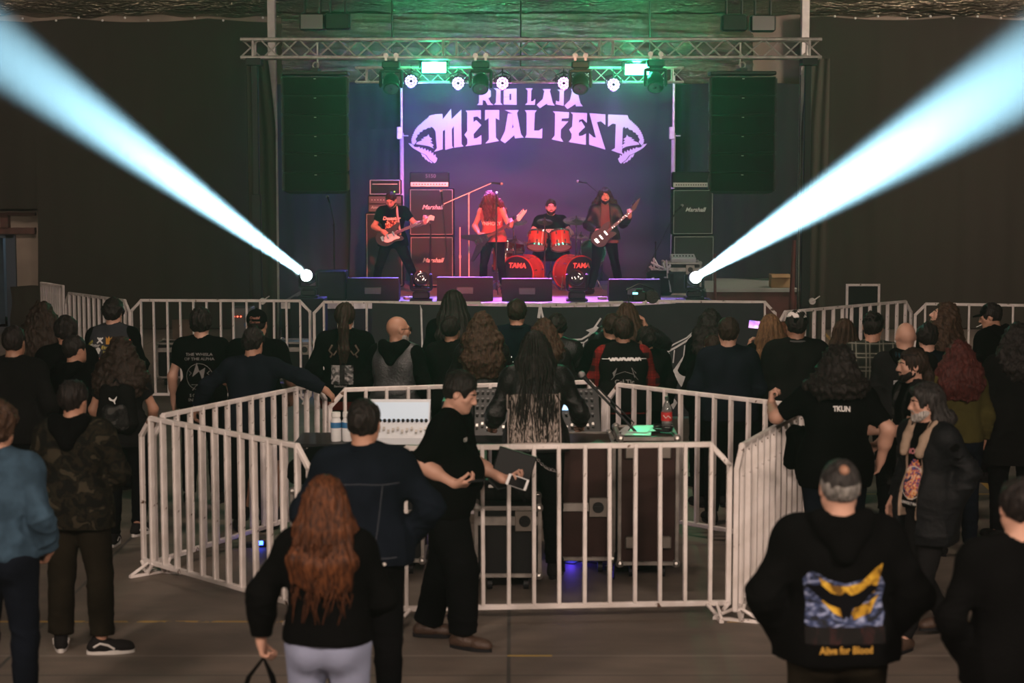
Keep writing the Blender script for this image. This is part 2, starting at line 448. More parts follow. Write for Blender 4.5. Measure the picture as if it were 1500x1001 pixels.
# ---- black drapes along the back wall
def drape(name, u0, u1, v0, v1, Y, label, group=None, folds=9, m=M_CURT, seed=1, amp=.09, clips=()):
    r = random.Random(seed); x0 = at(u0, 300, Y).x; x1 = at(u1, 300, Y).x
    zt = at(700, v0, Y).z; zb = at(700, v1, Y).z if v1 is not None else 0.02
    ph = [r.uniform(0, 6.28) for _ in range(8)]; W = x1 - x0
    nx = max(24, int(W * 22)); nz = 26
    def fn(a, b):
        x = x0 + a * W
        f = math.sin(x * folds * .62 + ph[0] + 1.2 * math.sin(x * 1.3 + ph[1])); f2 = math.sin(x * folds * 1.7 + ph[2]); f3 = math.sin(x * .9 + ph[5])
        k = .55 + .45 * (1 - b)
        y = Y + amp * k * (.6 * (abs(f) ** .6) * (1 if f > 0 else -1) * (.6 + .4 * f3) + .22 * f2) + .03 * math.sin(b * 5 + x)
        sc = .07 * abs(math.sin(x * 1.25 + ph[3])) if b == 1 else 0
        return (x + .02 * math.sin(b * 7 + x * 3), y, zb + b * (zt - zb) - sc)
    V, Fs = wavy(nx, nz, fn)
    o = link_mesh(name, V, Fs, m, smooth=True)
    tag(o, label, 'curtain', group)
    if clips:
        for u in clips:
            p = at(u[0], u[1], Y - .15)
            MB().sph(p, .022, 8, 6).build('clip', mat('white_plastic', (.75, .75, .72), .5), o, True)
    return o
CL = (33, 82, 115, 150, 183, 217, 285, 327, 385)
CR = (1223, 1253, 1286, 1329, 1363, 1397, 1432, 1466)
drape('curtain', 54, 402, 27, None, 34.0, 'wide black drape hung along the back wall left of the stage', folds=7, seed=3,
      clips=[(u, 27 + (3 if i % 2 else -1)) for i, u in enumerate(CL) if u > 54])
drape('curtain', -120, 56, 27, 306, 34.02, 'short black drape above the doorway at the far left', folds=7, seed=5, clips=[(33, 27)])
drape('curtain', 12, 56, 418, None, 33.95, 'low black drape under the beige wall at the far left', folds=9, seed=6)
drape('curtain', 1168, 1640, 24, None, 34.0, 'wide black drape hung along the back wall right of the stage', folds=8, seed=9,
      clips=[(u, 25 + (1.5 if i % 2 else -1)) for i, u in enumerate(CR)])
M_CURT2 = mat('dark_stage_drape', (0.026, 0.026, 0.030), 0.95, spec=0.15, sheen=0.2)
drape('curtain', 392, 600, 118, None, 33.75, 'black drape behind the left speaker array', folds=12, seed=12, m=M_CURT2)
drape('curtain', 512, 600, 185, None, 33.45, 'short black drape beside the banner pole left of the bass amplifier', folds=16, seed=13, m=M_CURT2, amp=.06)
drape('curtain', 975, 1185, 118, None, 33.6, 'black drape behind the right speaker array', folds=12, seed=15, m=M_CURT2)
# tapering black drapes tied over the white columns
def column(u, label, flip):
    o = MB().box((at(u, 100, 31.0).x, 31.0, HZ / 2), (.13, .16, HZ), bev=.01).build('support_column', mat('white_column_paint', (.55, .53, .49), .6, var=.2))
    structure(o); o.name = 'trim_3' if flip else 'trim_4'
    x = at(u, 100, 30.85).x; s = 1 if flip else -1
    z0 = at(u, 86, 30.85).z; z1 = at(u, 190, 30.85).z
    def fn(a, b):
        # cloth edge runs diagonally across the column face
        zz = b * z0
        e = max(0, min(1, (z0 - zz) / (z0 - z1))); edge = x + s * (.075 - .12 * e ** .8) if zz > z1 else x + s * (-.045)
        far = x + s * .42
        return (far + (edge - far) * a, 30.8 + .03 * math.sin(a * 17 + b * 3) , zz)
    V, Fs = wavy(16, 30, fn)
    c = link_mesh('curtain', V, Fs, M_CURT, smooth=True); tag(c, label, 'curtain')
column(399, 'narrow black drape pulled over the white column left of the stage', False)
column(1178, 'narrow black drape pulled over the white column right of the stage', True)

# ---- stage
sx0, sx1 = at(412, 443, 28).x, at(1035, 443, 28).x
M_DECK = mat('stage_laminate', (0.22, 0.20, 0.23), 0.38, var=.35, vscale=3, bump=.1, bscale=30)
st = empty('stage', (0, 28, 0), label='low stage platform with laminate deck and black front skirt', cat='stage')
def rel(b, *a, **k): pass
d = MB(); d.box(((sx0 + sx1) / 2, 2.66, STZ - .03), (sx1 - sx0, 5.32, .06)); d.build('deck', M_DECK, st)
d = MB(); d.box(((sx0 + sx1) / 2, -.02, STZ - .05), (sx1 - sx0, .05, .09)); d.build('edge_rail', M_ALU, st)
def sk(a, b):
    x = sx0 + a * (sx1 - sx0); return (x, .03 + .03 * math.sin(x * 14), .01 + b * (STZ - .11))
V, Fs = wavy(160, 2, sk); link_mesh('skirt', V, Fs, M_CURT, st, True)
rp0, rp1 = at(1036, 430, 29.2).x, at(1168, 430, 29.2).x
rs = empty('side_riser', ((rp0 + rp1) / 2, 30.6, 0), label='dark red side platform with pale top right of the stage', cat='platform')
rz = at(1100, 424, 29.2).z
MB().box((0, 0, (rz - .05) / 2), (rp1 - rp0, 2.7, rz - .05)).build('fascia', mat('red_brown_panel', (.10, .022, .018), .6, var=.3), rs)
MB().box((0, 0, rz - .02), (rp1 - rp0 + .04, 2.76, .05)).build('top_board', mat('pale_board', (.28, .30, .27), .6), rs)

# ---- big banner at the back of the stage
BY = 33.2
bx0, bx1 = at(592, 300, BY).x, at(984, 300, BY).x
bz0, bz1 = STZ, at(700, 121, BY).z
def cloth_y(x, z):
    t = (z - bz0) / (bz1 - bz0)
    return BY + .02 * math.sin(x * 2.1 + z * 1.3) + .018 * math.sin(z * 9 + .8 * math.sin(x * 1.6)) * (1 - t) * 1.6 + .012 * math.sin(x * 5 - z * 3)
V, Fs = wavy(110, 70, lambda a, b: (bx0 + a * (bx1 - bx0), cloth_y(bx0 + a * (bx1 - bx0), bz0 + b * (bz1 - bz0)), bz0 + b * (bz1 - bz0)))
M_BANNER = mat('banner_cloth', (0.030, 0.028, 0.036), 0.8, spec=.3)
M_BANNERW = mat('banner_print_white', (0.62, 0.60, 0.63), 0.8)
banner = link_mesh('festival_banner', V, Fs, M_BANNER, smooth=True)
tag(banner, 'huge black banner with white festival name behind the drummer', 'banner')
LA = {  # outlines in the crop frame: origin (560,110), 6.818 px per px
 'A': [
  [(955,135),(1060,135),(1085,160),(1085,215),(1060,235),(1085,280),(1112,300),(1050,300),(1030,258),(1005,250),(1002,300),(945,300),(965,280),(968,160)],
  [(1110,132),(1202,132),(1182,155),(1180,275),(1200,298),(1115,298),(1135,275),(1138,155)],
  [(1212,140),(1342,135),(1342,298),(1212,295),(1212,220),(1270,220),(1270,250),(1288,250),(1288,188),(1270,188),(1270,218),(1212,218)],
  [(470,405),(540,390),(600,388),(605,440),(688,335),(692,440),(790,345),(792,690),(812,712),(718,726),(714,510),(695,540),(697,712),(712,725),(628,748),(625,545),(605,560),(603,742),(515,768),(545,730),(530,560),(500,515),(450,530),(420,500)],
  [(832,355),(985,352),(985,445),(950,415),(910,420),(912,470),(938,450),(990,500),(912,590),(915,635),(945,630),(990,600),(990,690),(830,712),(850,690),(850,640),(820,597),(848,560),(848,375)],
  [(1027,350),(1168,350),(1168,450),(1132,430),(1135,625),(1165,658),(1028,685),(1065,645),(1062,430),(1025,455)],
  [(1222,350),(1362,350),(1345,380),(1385,590),(1412,625),(1325,632),(1318,600),(1225,682),(1180,652),(1225,560),(1255,385),(1300,385),(1302,490),(1294,532),(1312,520),(1303,490),(1301,385)],
 ],
 'B': [
  [(65,132),(138,132),(125,155),(122,262),(140,262),(165,238),(160,298),(62,298),(85,275),(88,155)],
  [(235,140),(320,140),(310,160),(340,280),(360,305),(285,300),(280,285),(210,332),(178,298),(238,240),(255,160)],
  [(380,145),(465,142),(450,165),(448,308),(368,292),(372,255),(390,265),(405,262),(408,165)],
  [(520,140),(590,140),(585,165),(615,280),(640,312),(570,312),(565,290),(485,340),(455,305),(510,250),(530,165)],
  [(60,352),(180,352),(160,378),(152,555),(200,555),(235,532),(232,632),(62,625),(78,595),(78,378)],
  [(338,362),(502,372),(498,430),(430,435),(425,462),(495,462),(420,545),(418,625),(445,668),(328,642),(358,605),(362,385)],
  [(515,372),(682,380),(680,480),(640,440),(605,448),(600,475),(625,460),(662,520),(598,580),(600,608),(635,605),(670,585),(670,697),(495,668),(525,635),(528,590),(503,545),(532,515),(540,395)],
  [(705,380),(865,393),(865,500),(820,462),(780,470),(865,745),(702,695),(702,580),(745,620),(770,625)],
  [(892,393),(1085,402),(1100,440),(1040,490),(1030,770),(1060,802),(922,752),(960,730),(968,490),(935,485),(890,518)],
 ]}
import bmesh
def flat_poly(name, polys, m, parent, yfun, off=-.012, sub=0):
    """Printed shapes: outlines (x,z) laid over the cloth surface."""
    bm = bmesh.new()
    for P in polys:
        vs_ = [bm.verts.new((x, 0, z)) for x, z in P]
        try: f = bm.faces.new(vs_)
        except Exception: continue
    bm.normal_update(); bmesh.ops.triangulate(bm, faces=bm.faces[:])
    for _ in range(sub):
        bmesh.ops.subdivide_edges(bm, edges=[e for e in bm.edges if e.calc_length() > .18], cuts=1)
        bmesh.ops.triangulate(bm, faces=bm.faces[:])
    bmesh.ops.recalc_face_normals(bm, faces=bm.faces[:])
    for v in bm.verts: v.co.y = yfun(v.co.x, v.co.z) + off
    me = bpy.data.meshes.new(name); bm.to_mesh(me); bm.free(); me.materials.append(m)
    o = bpy.data.objects.new(name, me); COL.objects.link(o); o.parent = parent
    return o
def cropxy(ox, oy, s, pts, Y): 
    out = []
    for x, y in pts:
        p = at(ox + x / s, oy + y / s, Y); out.append((p.x, p.z))
    return out
for k, ox in (('A', 560), ('B', 760)):
    for P in LA[k]:
        flat_poly('letter', [cropxy(ox, 110, 6.818, P, BY)], M_BANNERW, banner, cloth_y, sub=2)
def jag(pts, amp=14, n=3):
    out = []
    for i in range(len(pts) - 1):
        (x0, y0), (x1, y1) = pts[i], pts[i + 1]; L_ = math.hypot(x1 - x0, y1 - y0)
        nx, ny = (y1 - y0) / L_, -(x1 - x0) / L_
        for k in range(n):
            t = k / n; out.append((x0 + (x1 - x0) * t, y0 + (y1 - y0) * t))
            t2 = (k + .25) / n; out.append((x0 + (x1 - x0) * t2 - nx * amp, y0 + (y1 - y0) * t2 - ny * amp))
    out.append(pts[-1]); return out
HEADS = [
  jag([(310,705),(288,680),(285,640),(300,595),(322,548),(350,508),(385,478),(415,450),(445,428),(475,404)][::-1], -12, 2) +
    [(345,665),(332,640),(352,612),(345,598),(372,590),(372,572),(400,566),(405,548),(440,542),(452,520),(478,530),(486,512),(505,528),(520,520),(540,545),(545,480)],
  [(400,652),(385,640),(420,632),(405,622),(445,612),(462,590),(470,618),(498,635),(480,648),(502,668),(478,672),(515,700),(500,712),(515,735),(470,712),(430,704),(335,690),(352,668)],
  [(260,680),(300,690),(320,716),(350,722),(372,716),(380,735),(400,722),(408,745),(428,730),(438,758),(458,742),(466,770),(485,752),(492,785),(508,770),(512,805),(532,790),(532,815),(550,832),(540,862),(520,882),(505,868),(470,845),(440,800),(385,775),(320,738),(290,716)],
  [(385,780),(430,800),(462,845),(500,872),(490,882),(470,862),(462,870),(440,842),(430,850),(415,815),(402,820)],
]
for P in HEADS: flat_poly('beast_head', [cropxy(560, 110, 6.818, P, BY)], M_BANNERW, banner, cloth_y, sub=1)
for P in HEADS:
    Q = [(at(1546 - (560 + x / 6.818), 110 + (y + 4) / 6.818, BY)) for x, y in P]
    flat_poly('beast_head', [[(q.x, q.z) for q in Q]], M_BANNERW, banner, cloth_y, sub=1)

# telescopic poles either side of the banner
for u, side in ((588, 'left'), (987, 'right')):
    p = at(u, 140, 32.9); e = empty('banner_pole', (p.x, 32.9, STZ), label='pale telescopic pole at the %s edge of the festival banner' % side, cat='pole')
    zj = at(u, 195, 32.9).z - STZ; zt = at(u, 112, 32.9).z - STZ
    MB().cyl((0, 0, 0), (0, 0, zj), .038, n=12).build('lower_tube', mat('pole_paint', (.5, .45, .44), .5), e, True)
    MB().cyl((0, 0, zj), (0, 0, zt), .024, n=12).build('upper_tube', M_ALU, e, True)
    MB().box((-.03, -.03, zj), (.10, .08, .22), bev=.01).cyl((-.02, -.03, zj - .05), (.12, -.05, zj - .05), .012).build('clamp', M_ALU, e)

# ================================================================== crowd barriers
M_FENCE = mat('white_fence_paint', (0.82, 0.76, 0.73), 0.5, var=.22, vscale=5, col2=(0.66, 0.60, 0.56), bump=.08, bscale=60)
def rusty(m):
    nt = m.node_tree; N = nt.nodes; L = nt.links; b = N['Principled BSDF']
    src = b.inputs['Base Color'].links[0].from_socket
    tc = N.new('ShaderNodeTexCoord'); n = N.new('ShaderNodeTexNoise'); n.inputs['Scale'].default_value = 16; n.inputs['Detail'].default_value = 6
    L.new(tc.outputs['Object'], n.inputs['Vector'])
    r = N.new('ShaderNodeValToRGB'); r.color_ramp.elements[0].position = .655; r.color_ramp.elements[1].position = .69
    L.new(n.outputs[0], r.inputs[0]); mx = N.new('ShaderNodeMixRGB'); L.new(r.outputs[0], mx.inputs[0]); L.new(src, mx.inputs[1])
    mx.inputs[2].default_value = (.10, .045, .02, 1); L.new(mx.outputs[0], b.inputs['Base Color'])
rusty(M_FENCE)
BARME = {}
def fence(A, B, h, label, spacing=.172, group=None, cham0=True, cham1=True, feet=(True, True), hb=None):
    A = Vector((A.x, A.y, 0)); B = Vector((B.x, B.y, 0)); d = B - A; W = d.length
    root = empty('crowd_barrier', A, math.atan2(d.y, d.x), label=label, cat='barrier', group=group)
    t = .036; c = .15; zb = .10
    P = [Vector((t / 2, 0, zb))]
    P += [Vector((t / 2, 0, h - c * 1.05)), Vector((c, 0, h - t / 2))] if cham0 else [Vector((t / 2, 0, h - t / 2))]
    P += [Vector((W - c, 0, h - t / 2)), Vector((W - t / 2, 0, h - c * 1.05))] if cham1 else [Vector((W - t / 2, 0, h - t / 2))]
    P += [Vector((W - t / 2, 0, zb))]
    m = MB()
    for i in range(len(P)):
        a, b = P[i], P[(i + 1) % len(P)]
        mid = (a + b) / 2; L_ = (b - a).length + t * .8
        m.box(mid, (L_, t, t), ry=-math.atan2(b.z - a.z, b.x - a.x), bev=.005)
    m.build('frame', M_FENCE, root)
    n = max(2, int(round((W - 2 * c * .9) / spacing))); 
    key = round(h, 3)
    xs = [c * .95 + (W - 2 * c * .95) * i / n for i in range(n + 1)]
    for x in xs:
        if key not in BARME:
            o = MB().box((0, 0, (h + zb) / 2), (.026, .044, h - zb - .02), bev=.004).build('bar', M_FENCE, root); BARME[key] = o
        else:
            o = BARME[key].copy(); COL.objects.link(o); o.parent = root
        o.location = (x, 0, 0); o.rotation_euler = (0, math.radians(rng.uniform(-.35, .35)), 0)
    for e, x, s in ((feet[0], t / 2, 1), (feet[1], W - t / 2, -1)):
        if not e: continue
        f = MB()
        f.cyl((x, -.02, zb), (x + s * .07, -.02, .012), .014).cyl((x + s * .15, -.02, zb), (x + s * .07, -.02, .012), .014)
        f.box((x + s * .075, 0, .012), (.03, .34, .02)).cyl((x + s * .075, -.16, .02), (x + s * .075, 0, zb), .012).cyl((x + s * .075, .16, .02), (x + s * .075, 0, zb), .012)
        f.build('foot', M_FENCE, root)
    return root
def fp(u0, v0, u1, v1, h, label, **k): return fence(onz(u0, v0, h), onz(u1, v1, h), h, label, **k)
fp(563, 653, 1073, 647, 1.20, 'white barrier panel closest to the camera, in front of the flight cases')
fp(205, 607, 455, 653, 1.20, 'white barrier panel at the near left of the mixing pen, bars leaning in the view')
fp(222, 609, 477, 558, 1.20, 'white barrier panel at the far left of the mixing pen, under the resting arm')
fp(480, 569, 887, 556, 1.20, 'white barrier panel at the back of the mixing pen, behind the sound desk')
fp(888, 559, 1196, 594, 1.20, 'white barrier panel at the back right of the mixing pen, behind the soda bottle')
fp(1079, 654, 1194, 590, 1.20, 'white barrier panel at the right end of the mixing pen, seen nearly edge-on')
HB = 1.33
fp(190, 438, 456, 439, HB, 'white barrier panel in the back row left, behind the man in the cap', spacing=.175)
fp(458, 440.5, 720, 442, HB, 'white barrier panel in the back row, left end of the black hanging banner', spacing=.175)
fp(722, 448, 926, 440.5, HB, 'white barrier panel peeking out behind the middle of the front banner', spacing=.175)
fp(928, 439, 1138, 441, HB, 'white barrier panel behind the right half of the front banner', spacing=.175)
fp(1139, 456, 1336, 439, HB, 'white barrier panel in the back row right, behind the white-topped cap', spacing=.19)
fp(1339, 443, 1535, 446, HB, 'rusty white barrier panel in the back row at the far right', spacing=.28)
fp(95, 427, 190, 439.5, HB, 'white barrier panel angled back at the far left of the back row', spacing=.15)
fp(60, 413, 93, 418, HB, 'white barrier panel deepest in the left corner, bars close together', spacing=.09, cham0=False, cham1=False)

# ---- black banner over the barriers in front of the stage
FY = 22.05
fz_ = lambda x: 0
bl, br = at(545, 444, FY).x, at(1118, 444, FY).x
def ftop(x):
    t = (x - bl) / (br - bl)
    vpx = 444 + 7.5 * math.sin(min(1, t * 1.25) * PI) * (.4 + t)
    return at(750, vpx, FY).z
def fy(x, z): return FY + .02 * math.sin(x * 3 + z * 2) + .015 * math.sin(x * 8 + z)
V, Fs = wavy(120, 20, lambda a, b: (bl + a * (br - bl), fy(bl + a * (br - bl), b), .02 + b * (ftop(bl + a * (br - bl)) - .02)))
M_FRONTB = mat('front_banner_cloth', (0.020, 0.020, 0.028), .85, var=.2)
fb = link_mesh('hanging_banner', V, Fs, M_FRONTB, smooth=True)
tag(fb, 'long black banner with white line drawing hung on barriers before the stage', 'banner')
M_FBW = mat('chalk_print', (.72, .72, .72), .85, var=.25, vscale=8)
def line_poly(pts, w):
    L_, R_ = [], []
    for i, (x, y) in enumerate(pts):
        a = pts[max(i - 1, 0)]; b = pts[min(i + 1, len(pts) - 1)]
        dx, dy = b[0] - a[0], b[1] - a[1]; n = math.hypot(dx, dy) or 1
        L_.append((x - dy / n * w, y + dx / n * w)); R_.append((x + dy / n * w, y - dx / n * w))
    return L_ + R_[::-1]
FD = []  # outlines in full-frame pixels
FD += [line_poly(p, w_) for p, w_ in (
    ([(616, 447), (628, 468)], 1.2), ([(617, 447), (619, 514), (627, 519)], 1.3), ([(627, 495), (629, 472)], 1.0),
    ([(792, 445), (789, 466)], 2.2), ([(791, 446), (796, 468)], 1.5),
    ([(837, 498), (852, 497), (862, 491), (872, 478), (880, 466)], 1.3), ([(836, 503), (855, 502), (868, 492)], 1.0),
    ([(845, 504), (844, 520)], .8), ([(855, 503), (853, 514)], .8),
    ([(970, 520), (990, 509), (1008, 498), (1022, 480)], 1.4), ([(972, 514), (988, 504), (1006, 495), (1020, 482)], 1.0),
    ([(980, 517), (978, 535)], .9), ([(988, 513), (986, 532)], .9), ([(1003, 506), (1001, 525)], .8),
    ([(627, 545), (622, 572)], 2.0), ([(628, 560), (624, 600)], 2.6), ([(617, 606), (632, 602)], 1.5), ([(612, 611), (630, 615)], 2.0),
    ([(838, 520), (843, 545)], 1.3), ([(612, 598), (626, 592)], 1.5))]
FD += [[(858, 484), (874, 478), (884, 484), (872, 494), (862, 494), (866, 488)], [(841, 512), (851, 522), (845, 540), (842, 530)],
       [(968, 565), (988, 540), (1009, 510), (1006, 545), (1000, 570), (991, 557), (985, 575), (975, 590)], [(962, 545), (976, 537), (970, 556)],
       [(612, 576), (618, 568), (627, 570), (628, 580), (618, 586), (611, 584)], [(614, 590), (624, 588), (628, 597), (618, 602), (611, 599)],
       [(842, 575), (850, 585), (856, 594), (846, 592)], [(985, 580), (992, 590), (986, 600), (982, 592)]]
for P in FD:
    q = [at(x, y, FY) for x, y in P]
    flat_poly('drawing_stroke', [[(p.x, max(p.z, .03)) for p in q]], M_FBW, fb, fy, off=-.01, sub=1)

# ================================================================== trusses and lights
def truss(name, u0, u1, v0, v1, Y, label, n=22, r=.027, drop=None, joints=()):
    a = at(u0, v0, Y); b = at(u1, v0, Y); zb = at(u0, v1, Y).z; W = b.x - a.x; H_ = a.z - zb
    root = empty(name, (a.x, Y, zb), label=label, cat='truss')
    D_ = H_
    for yy, zz in ((0, 0), (0, H_), (D_, 0), (D_, H_)):
        m = MB().cyl((0, yy, zz), (W, yy, zz), r, n=10)
        for j in joints: m.cyl((j * W - .02, yy, zz), (j * W + .02, yy, zz), r * 1.25, n=10)
        m.build('chord', M_ALU, root, True)
    m = MB(); s = W / n
    for i in range(n):
        up = i % 2 == 0
        for yy, fl in ((0, up), (D_, not up)):
            m.cyl((i * s, yy, 0 if fl else H_), ((i + 1) * s, yy, H_ if fl else 0), r * .5, n=6)
        m.cyl((i * s, 0 if up else D_, 0), ((i + 1) * s, D_ if up else 0, 0), r * .4, n=6)
        m.cyl((i * s, 0 if up else D_, H_), ((i + 1) * s, D_ if up else 0, H_), r * .4, n=6)
    m.build('diagonal_bracing', M_ALU, root, True)
    m = MB()
    for x in [.18, W - .18] + [j * W + e for j in joints for e in (-.10, .10)]:
        for yy in (0, D_): m.cyl((x, yy, 0), (x, yy, H_), r * .75, n=8)
        for zz in (0, H_): m.cyl((x, 0, zz), (x, D_, zz), r * .6, n=8)
    m.build_each('end_brace', M_ALU, root, True)
    return root
TY = 27.6
truss('lighting_truss', 352, 1204, 57.5, 84, TY, 'long aluminium box truss spanning the whole front of the stage', n=30, joints=(.36, .63))
rt_ = truss('lighting_truss', 520, 1002, 99, 120, 30.3, 'shorter aluminium truss behind, carrying the round coloured lamps', n=22, r=.018)
for x_ in (.6, 2.7, 4.8): MB().cyl((x_, .1, .2), (x_, .1, HZ - .12 - rt_.location.z), .012).build('hanging_chain', M_BLACKMETAL, rt_)
M_BLK2 = mat('moving_head_black', (.008, .008, .008), .45, .0, spec=.25, bump=.1, bscale=200)
M_LENS = mat('dark_lens', (.015, .018, .02), .06, 0, spec=.8)
def moving_head(loc, label, hang=True, direction=(0, -1, -.25), group=None, lit=None, s=1.0):
    root = empty('moving_head_light', loc, 0, label=label, cat='stage light', group=group)
    root.scale = (s, s, s); g = 1 if hang else -1          # local: yoke axis at origin, base on +z when hanging
    m = MB().box((0, 0, g * .265), (.26, .20, .11), bev=.02).box((0, 0, g * .205), (.20, .16, .03), bev=.01)
    m.build('base', M_BLK2, root)
    if hang:
        m = MB()
        for x in (-.075, .075): m.box((x, 0, .345), (.035, .05, .06)).cyl((x, -.03, .40), (x, .03, .40), .038, n=10).cyl((x, 0, .31), (x, 0, .37), .01)
        m.build('clamp', M_ALU, root)
    else:
        MB().box((0, 0, -.335), (.34, .26, .035), bev=.01).build('base_plate', M_BLK2, root)
    m = MB()
    m.box((0, 0, g * .175), (.31, .13, .05), bev=.015)
    for x in (-.15, .15):
        m.box((x, 0, g * .06), (.045, .13, .26), bev=.02)
    m.build('yoke', M_BLK2, root)
    d = Vector(direction).normalized(); q = d.to_track_quat('Z', 'Y').to_matrix().to_4x4()
    b = MB(); b.lathe([(.03, -.15), (.085, -.13), (.115, -.07), (.120, .0), (.112, .08), (.118, .085), (.118, .125), (.105, .13)], 24, q)
    b.build('lamp_body', M_BLK2, root, True)
    b = MB(); b.lathe([(.002, .128), (.06, .140), (.098, .133), (.104, .12)], 24, q, cap=True)
    b.build('lens', lit or M_LENS, root, True)
    return root
for u, v, w_ in ((573, 122, 'first from the left'), (704, 122, 'second from the left'), (850, 122, 'third from the left'), (960, 120, 'rightmost, beside the green strobe')):
    p = at(u, v, TY); moving_head((p.x, TY, p.z), 'unlit black moving head under the front truss, ' + w_, direction=(.05 * (1 if u < 700 else -.6), -.72, -.7), s=1.02)
p = at(617, 413, 28.3); moving_head((p.x, 28.3, STZ + .352), 'unlit black moving head on the stage lip between the left monitors', False, (.1, -1, .15))
p = at(845, 413, 28.3); moving_head((p.x, 28.3, STZ + .352), 'unlit black moving head on the stage lip before the right bass drum', False, (-.1, -1, .12))
M_HOT = mat('lit_beam_lens', (.8, .9, 1), .3, emit=(.70, .92, 1.0), estr=40)
for (A, B, s_) in ((BEAM_L0, BEAM_L1, 'left'), (BEAM_R0, BEAM_R1, 'right')):
    r_ = moving_head((A.x, A.y, A.z), 'black moving head on a low stand throwing a white beam to the upper ' + s_, False, (B - A), lit=M_HOT, s=.85)
    c = MB().box((0, 0, (A.z - .302) / 2), (.50, .45, A.z - .302), bev=.01)
    o = c.build('light_plinth', M_TOLEX, loc=(A.x, A.y + .02, 0)); tag(o, 'black box plinth under the %s beam light' % s_, 'plinth')
M_GREEN = mat('green_strobe_panel', (.2, 1, .5), .4, emit=(.10, 1.0, .48), estr=22)
for p, s_ in zip(STROBES, ('left', 'right')):
    r_ = empty('strobe_light', p, 0, label='bright green rectangular strobe lamp %s of the banner lettering' % s_, cat='strobe light')
    MB().box((0, .05, 0), (.40, .14, .20), bev=.015).build('housing', M_BLK2, r_)
    MB().box((0, -.03, 0), (.36, .02, .16), bev=.005).build('light_panel', M_GREEN, r_)
    MB().cyl((-.22, .05, 0), (-.22, .0, .12), .012).cyl((.22, .05, 0), (.22, .0, .12), .012).cyl((-.22, .0, .12), (.22, .0, .12), .012).cyl((0, .0, .12), (0, -.06, .19), .015).build('bracket', M_BLACKMETAL, r_)
def par(p, i, desc, col):
    r_ = empty('par_lamp', p, 0, label='round multi-diode stage lamp glowing ' + desc, cat='stage light')
    q = Vector((-p.x * .05, -1, -.22)).to_track_quat('Z', 'Y').to_matrix().to_4x4()
    MB().lathe([(.04, -.13), (.09, -.10), (.115, -.02), (.115, .05), (.10, .052)], 20, q).build('housing', M_BLK2, r_, True)
    e = mat('diode_glow_%d' % i, col, .4, emit=col, estr=7)
    m = MB()
    for k, rr, n in ((0, 0, 1), (1, .042, 6), (2, .082, 12)):
        if k == 0: continue
        for j in range(n):
            t = 2 * PI * j / n; c = q @ Vector((math.cos(t) * rr, math.sin(t) * rr, .058)); m.sph(c, .0175, 8, 6)
    m.build('diodes', e, r_, True)
    MB().lathe([(.001, .05), (.10, .052), (.10, .056), (.001, .057)], 20, q).build('front_plate', M_BLK2, r_, True)
    MB().tube([(-.13, .02, 0), (-.13, .02, .12), (0, .02, .17), (.13, .02, .12), (.13, .02, 0)], .009).cyl((0, .02, .165), (0, .10, .165), .012).cyl((0, .10, .26), (0, .10, -.03), .012).build('bracket', M_BLACKMETAL, r_)
for i, (p, d_, c_) in enumerate(zip(PARS, ('blue-white, leftmost of the rear truss', 'lilac, second from left on the rear truss', 'magenta above the letter O of the banner',
                   'magenta above the letter J of the banner', 'lilac, rightmost on the rear truss'),
                 ((.50, .42, 1), (.66, .42, 1), (.92, .42, 1), (.92, .40, 1), (.70, .45, 1)))): par(p, i, d_, c_)
# hall lamps and red wash lamps (fixtures above the frame, the last hall lamp an added fill)
M_HL = mat('warm_lamp_glass', (1, .9, .8), .4, emit=(1, .80, .63), estr=3)
for i, p in enumerate(HALL):
    r_ = empty('hall_lamp', p, 0, label='wide warm ceiling lamp of the hall, ' + ('behind the camera left', 'behind the camera middle', 'behind the camera right', 'above the left black drape', 'above the right black drape', 'added over the middle of the crowd to brighten the back barriers')[i], cat='ceiling lamp')
    MB().box((0, 0, -.02), (1.3, 1.3, .10), bev=.02).build('housing', M_ALU, r_)
    MB().box((0, 0, -.08), (1.2, 1.2, .02)).build('diffuser', M_HL, r_)
for i, p in enumerate(REDS):
    r_ = empty('red_wash_lamp', p, 0, label='red wash lamp hung from the ceiling in front of the stage, ' + ('left', 'right')[i], cat='stage light')
    dd = (Vector((0, 30.5, 1.4)) - Vector(p)).normalized(); q = dd.to_track_quat('Z', 'Y').to_matrix().to_4x4()
    MB().lathe([(.05, -.30), (.12, -.25), (.12, -.05)], 16, q).build('housing', M_BLK2, r_, True)
    MB().cyl((0, 0, .10), (0, 0, .35), .015).build('hanger', M_BLACKMETAL, r_)
# ceiling floodlights
for u, v, s_, c_ in ((457, 32, 'leftmost floodlight, glass facing the camera', .30), (494, 31, 'dark floodlight beside the leftmost one', .03), (1076, 33, 'dark floodlight right of the stage', .05), (1118, 34, 'rightmost floodlight with pale glass', .36)):
    p = at(u, v, 29.0); r_ = empty('floodlight', p, label='unlit ceiling ' + s_, cat='floodlight')
    MB().box((0, .10, 0), (.40, .22, .26), bev=.03).build('housing', M_BLACKMETAL, r_)
    MB().box((0, -.02, 0), (.34, .02, .22), rx=-.1).build('glass', mat('flood_glass_%d' % u, (c_, c_ * .95, c_ * .9), .25, .3), r_)
    MB().cyl((-.12, .1, .1), (-.12, .1, .55), .02).cyl((.12, .1, .1), (.12, .1, .55), .02).build('bracket', M_BLACKMETAL, r_)

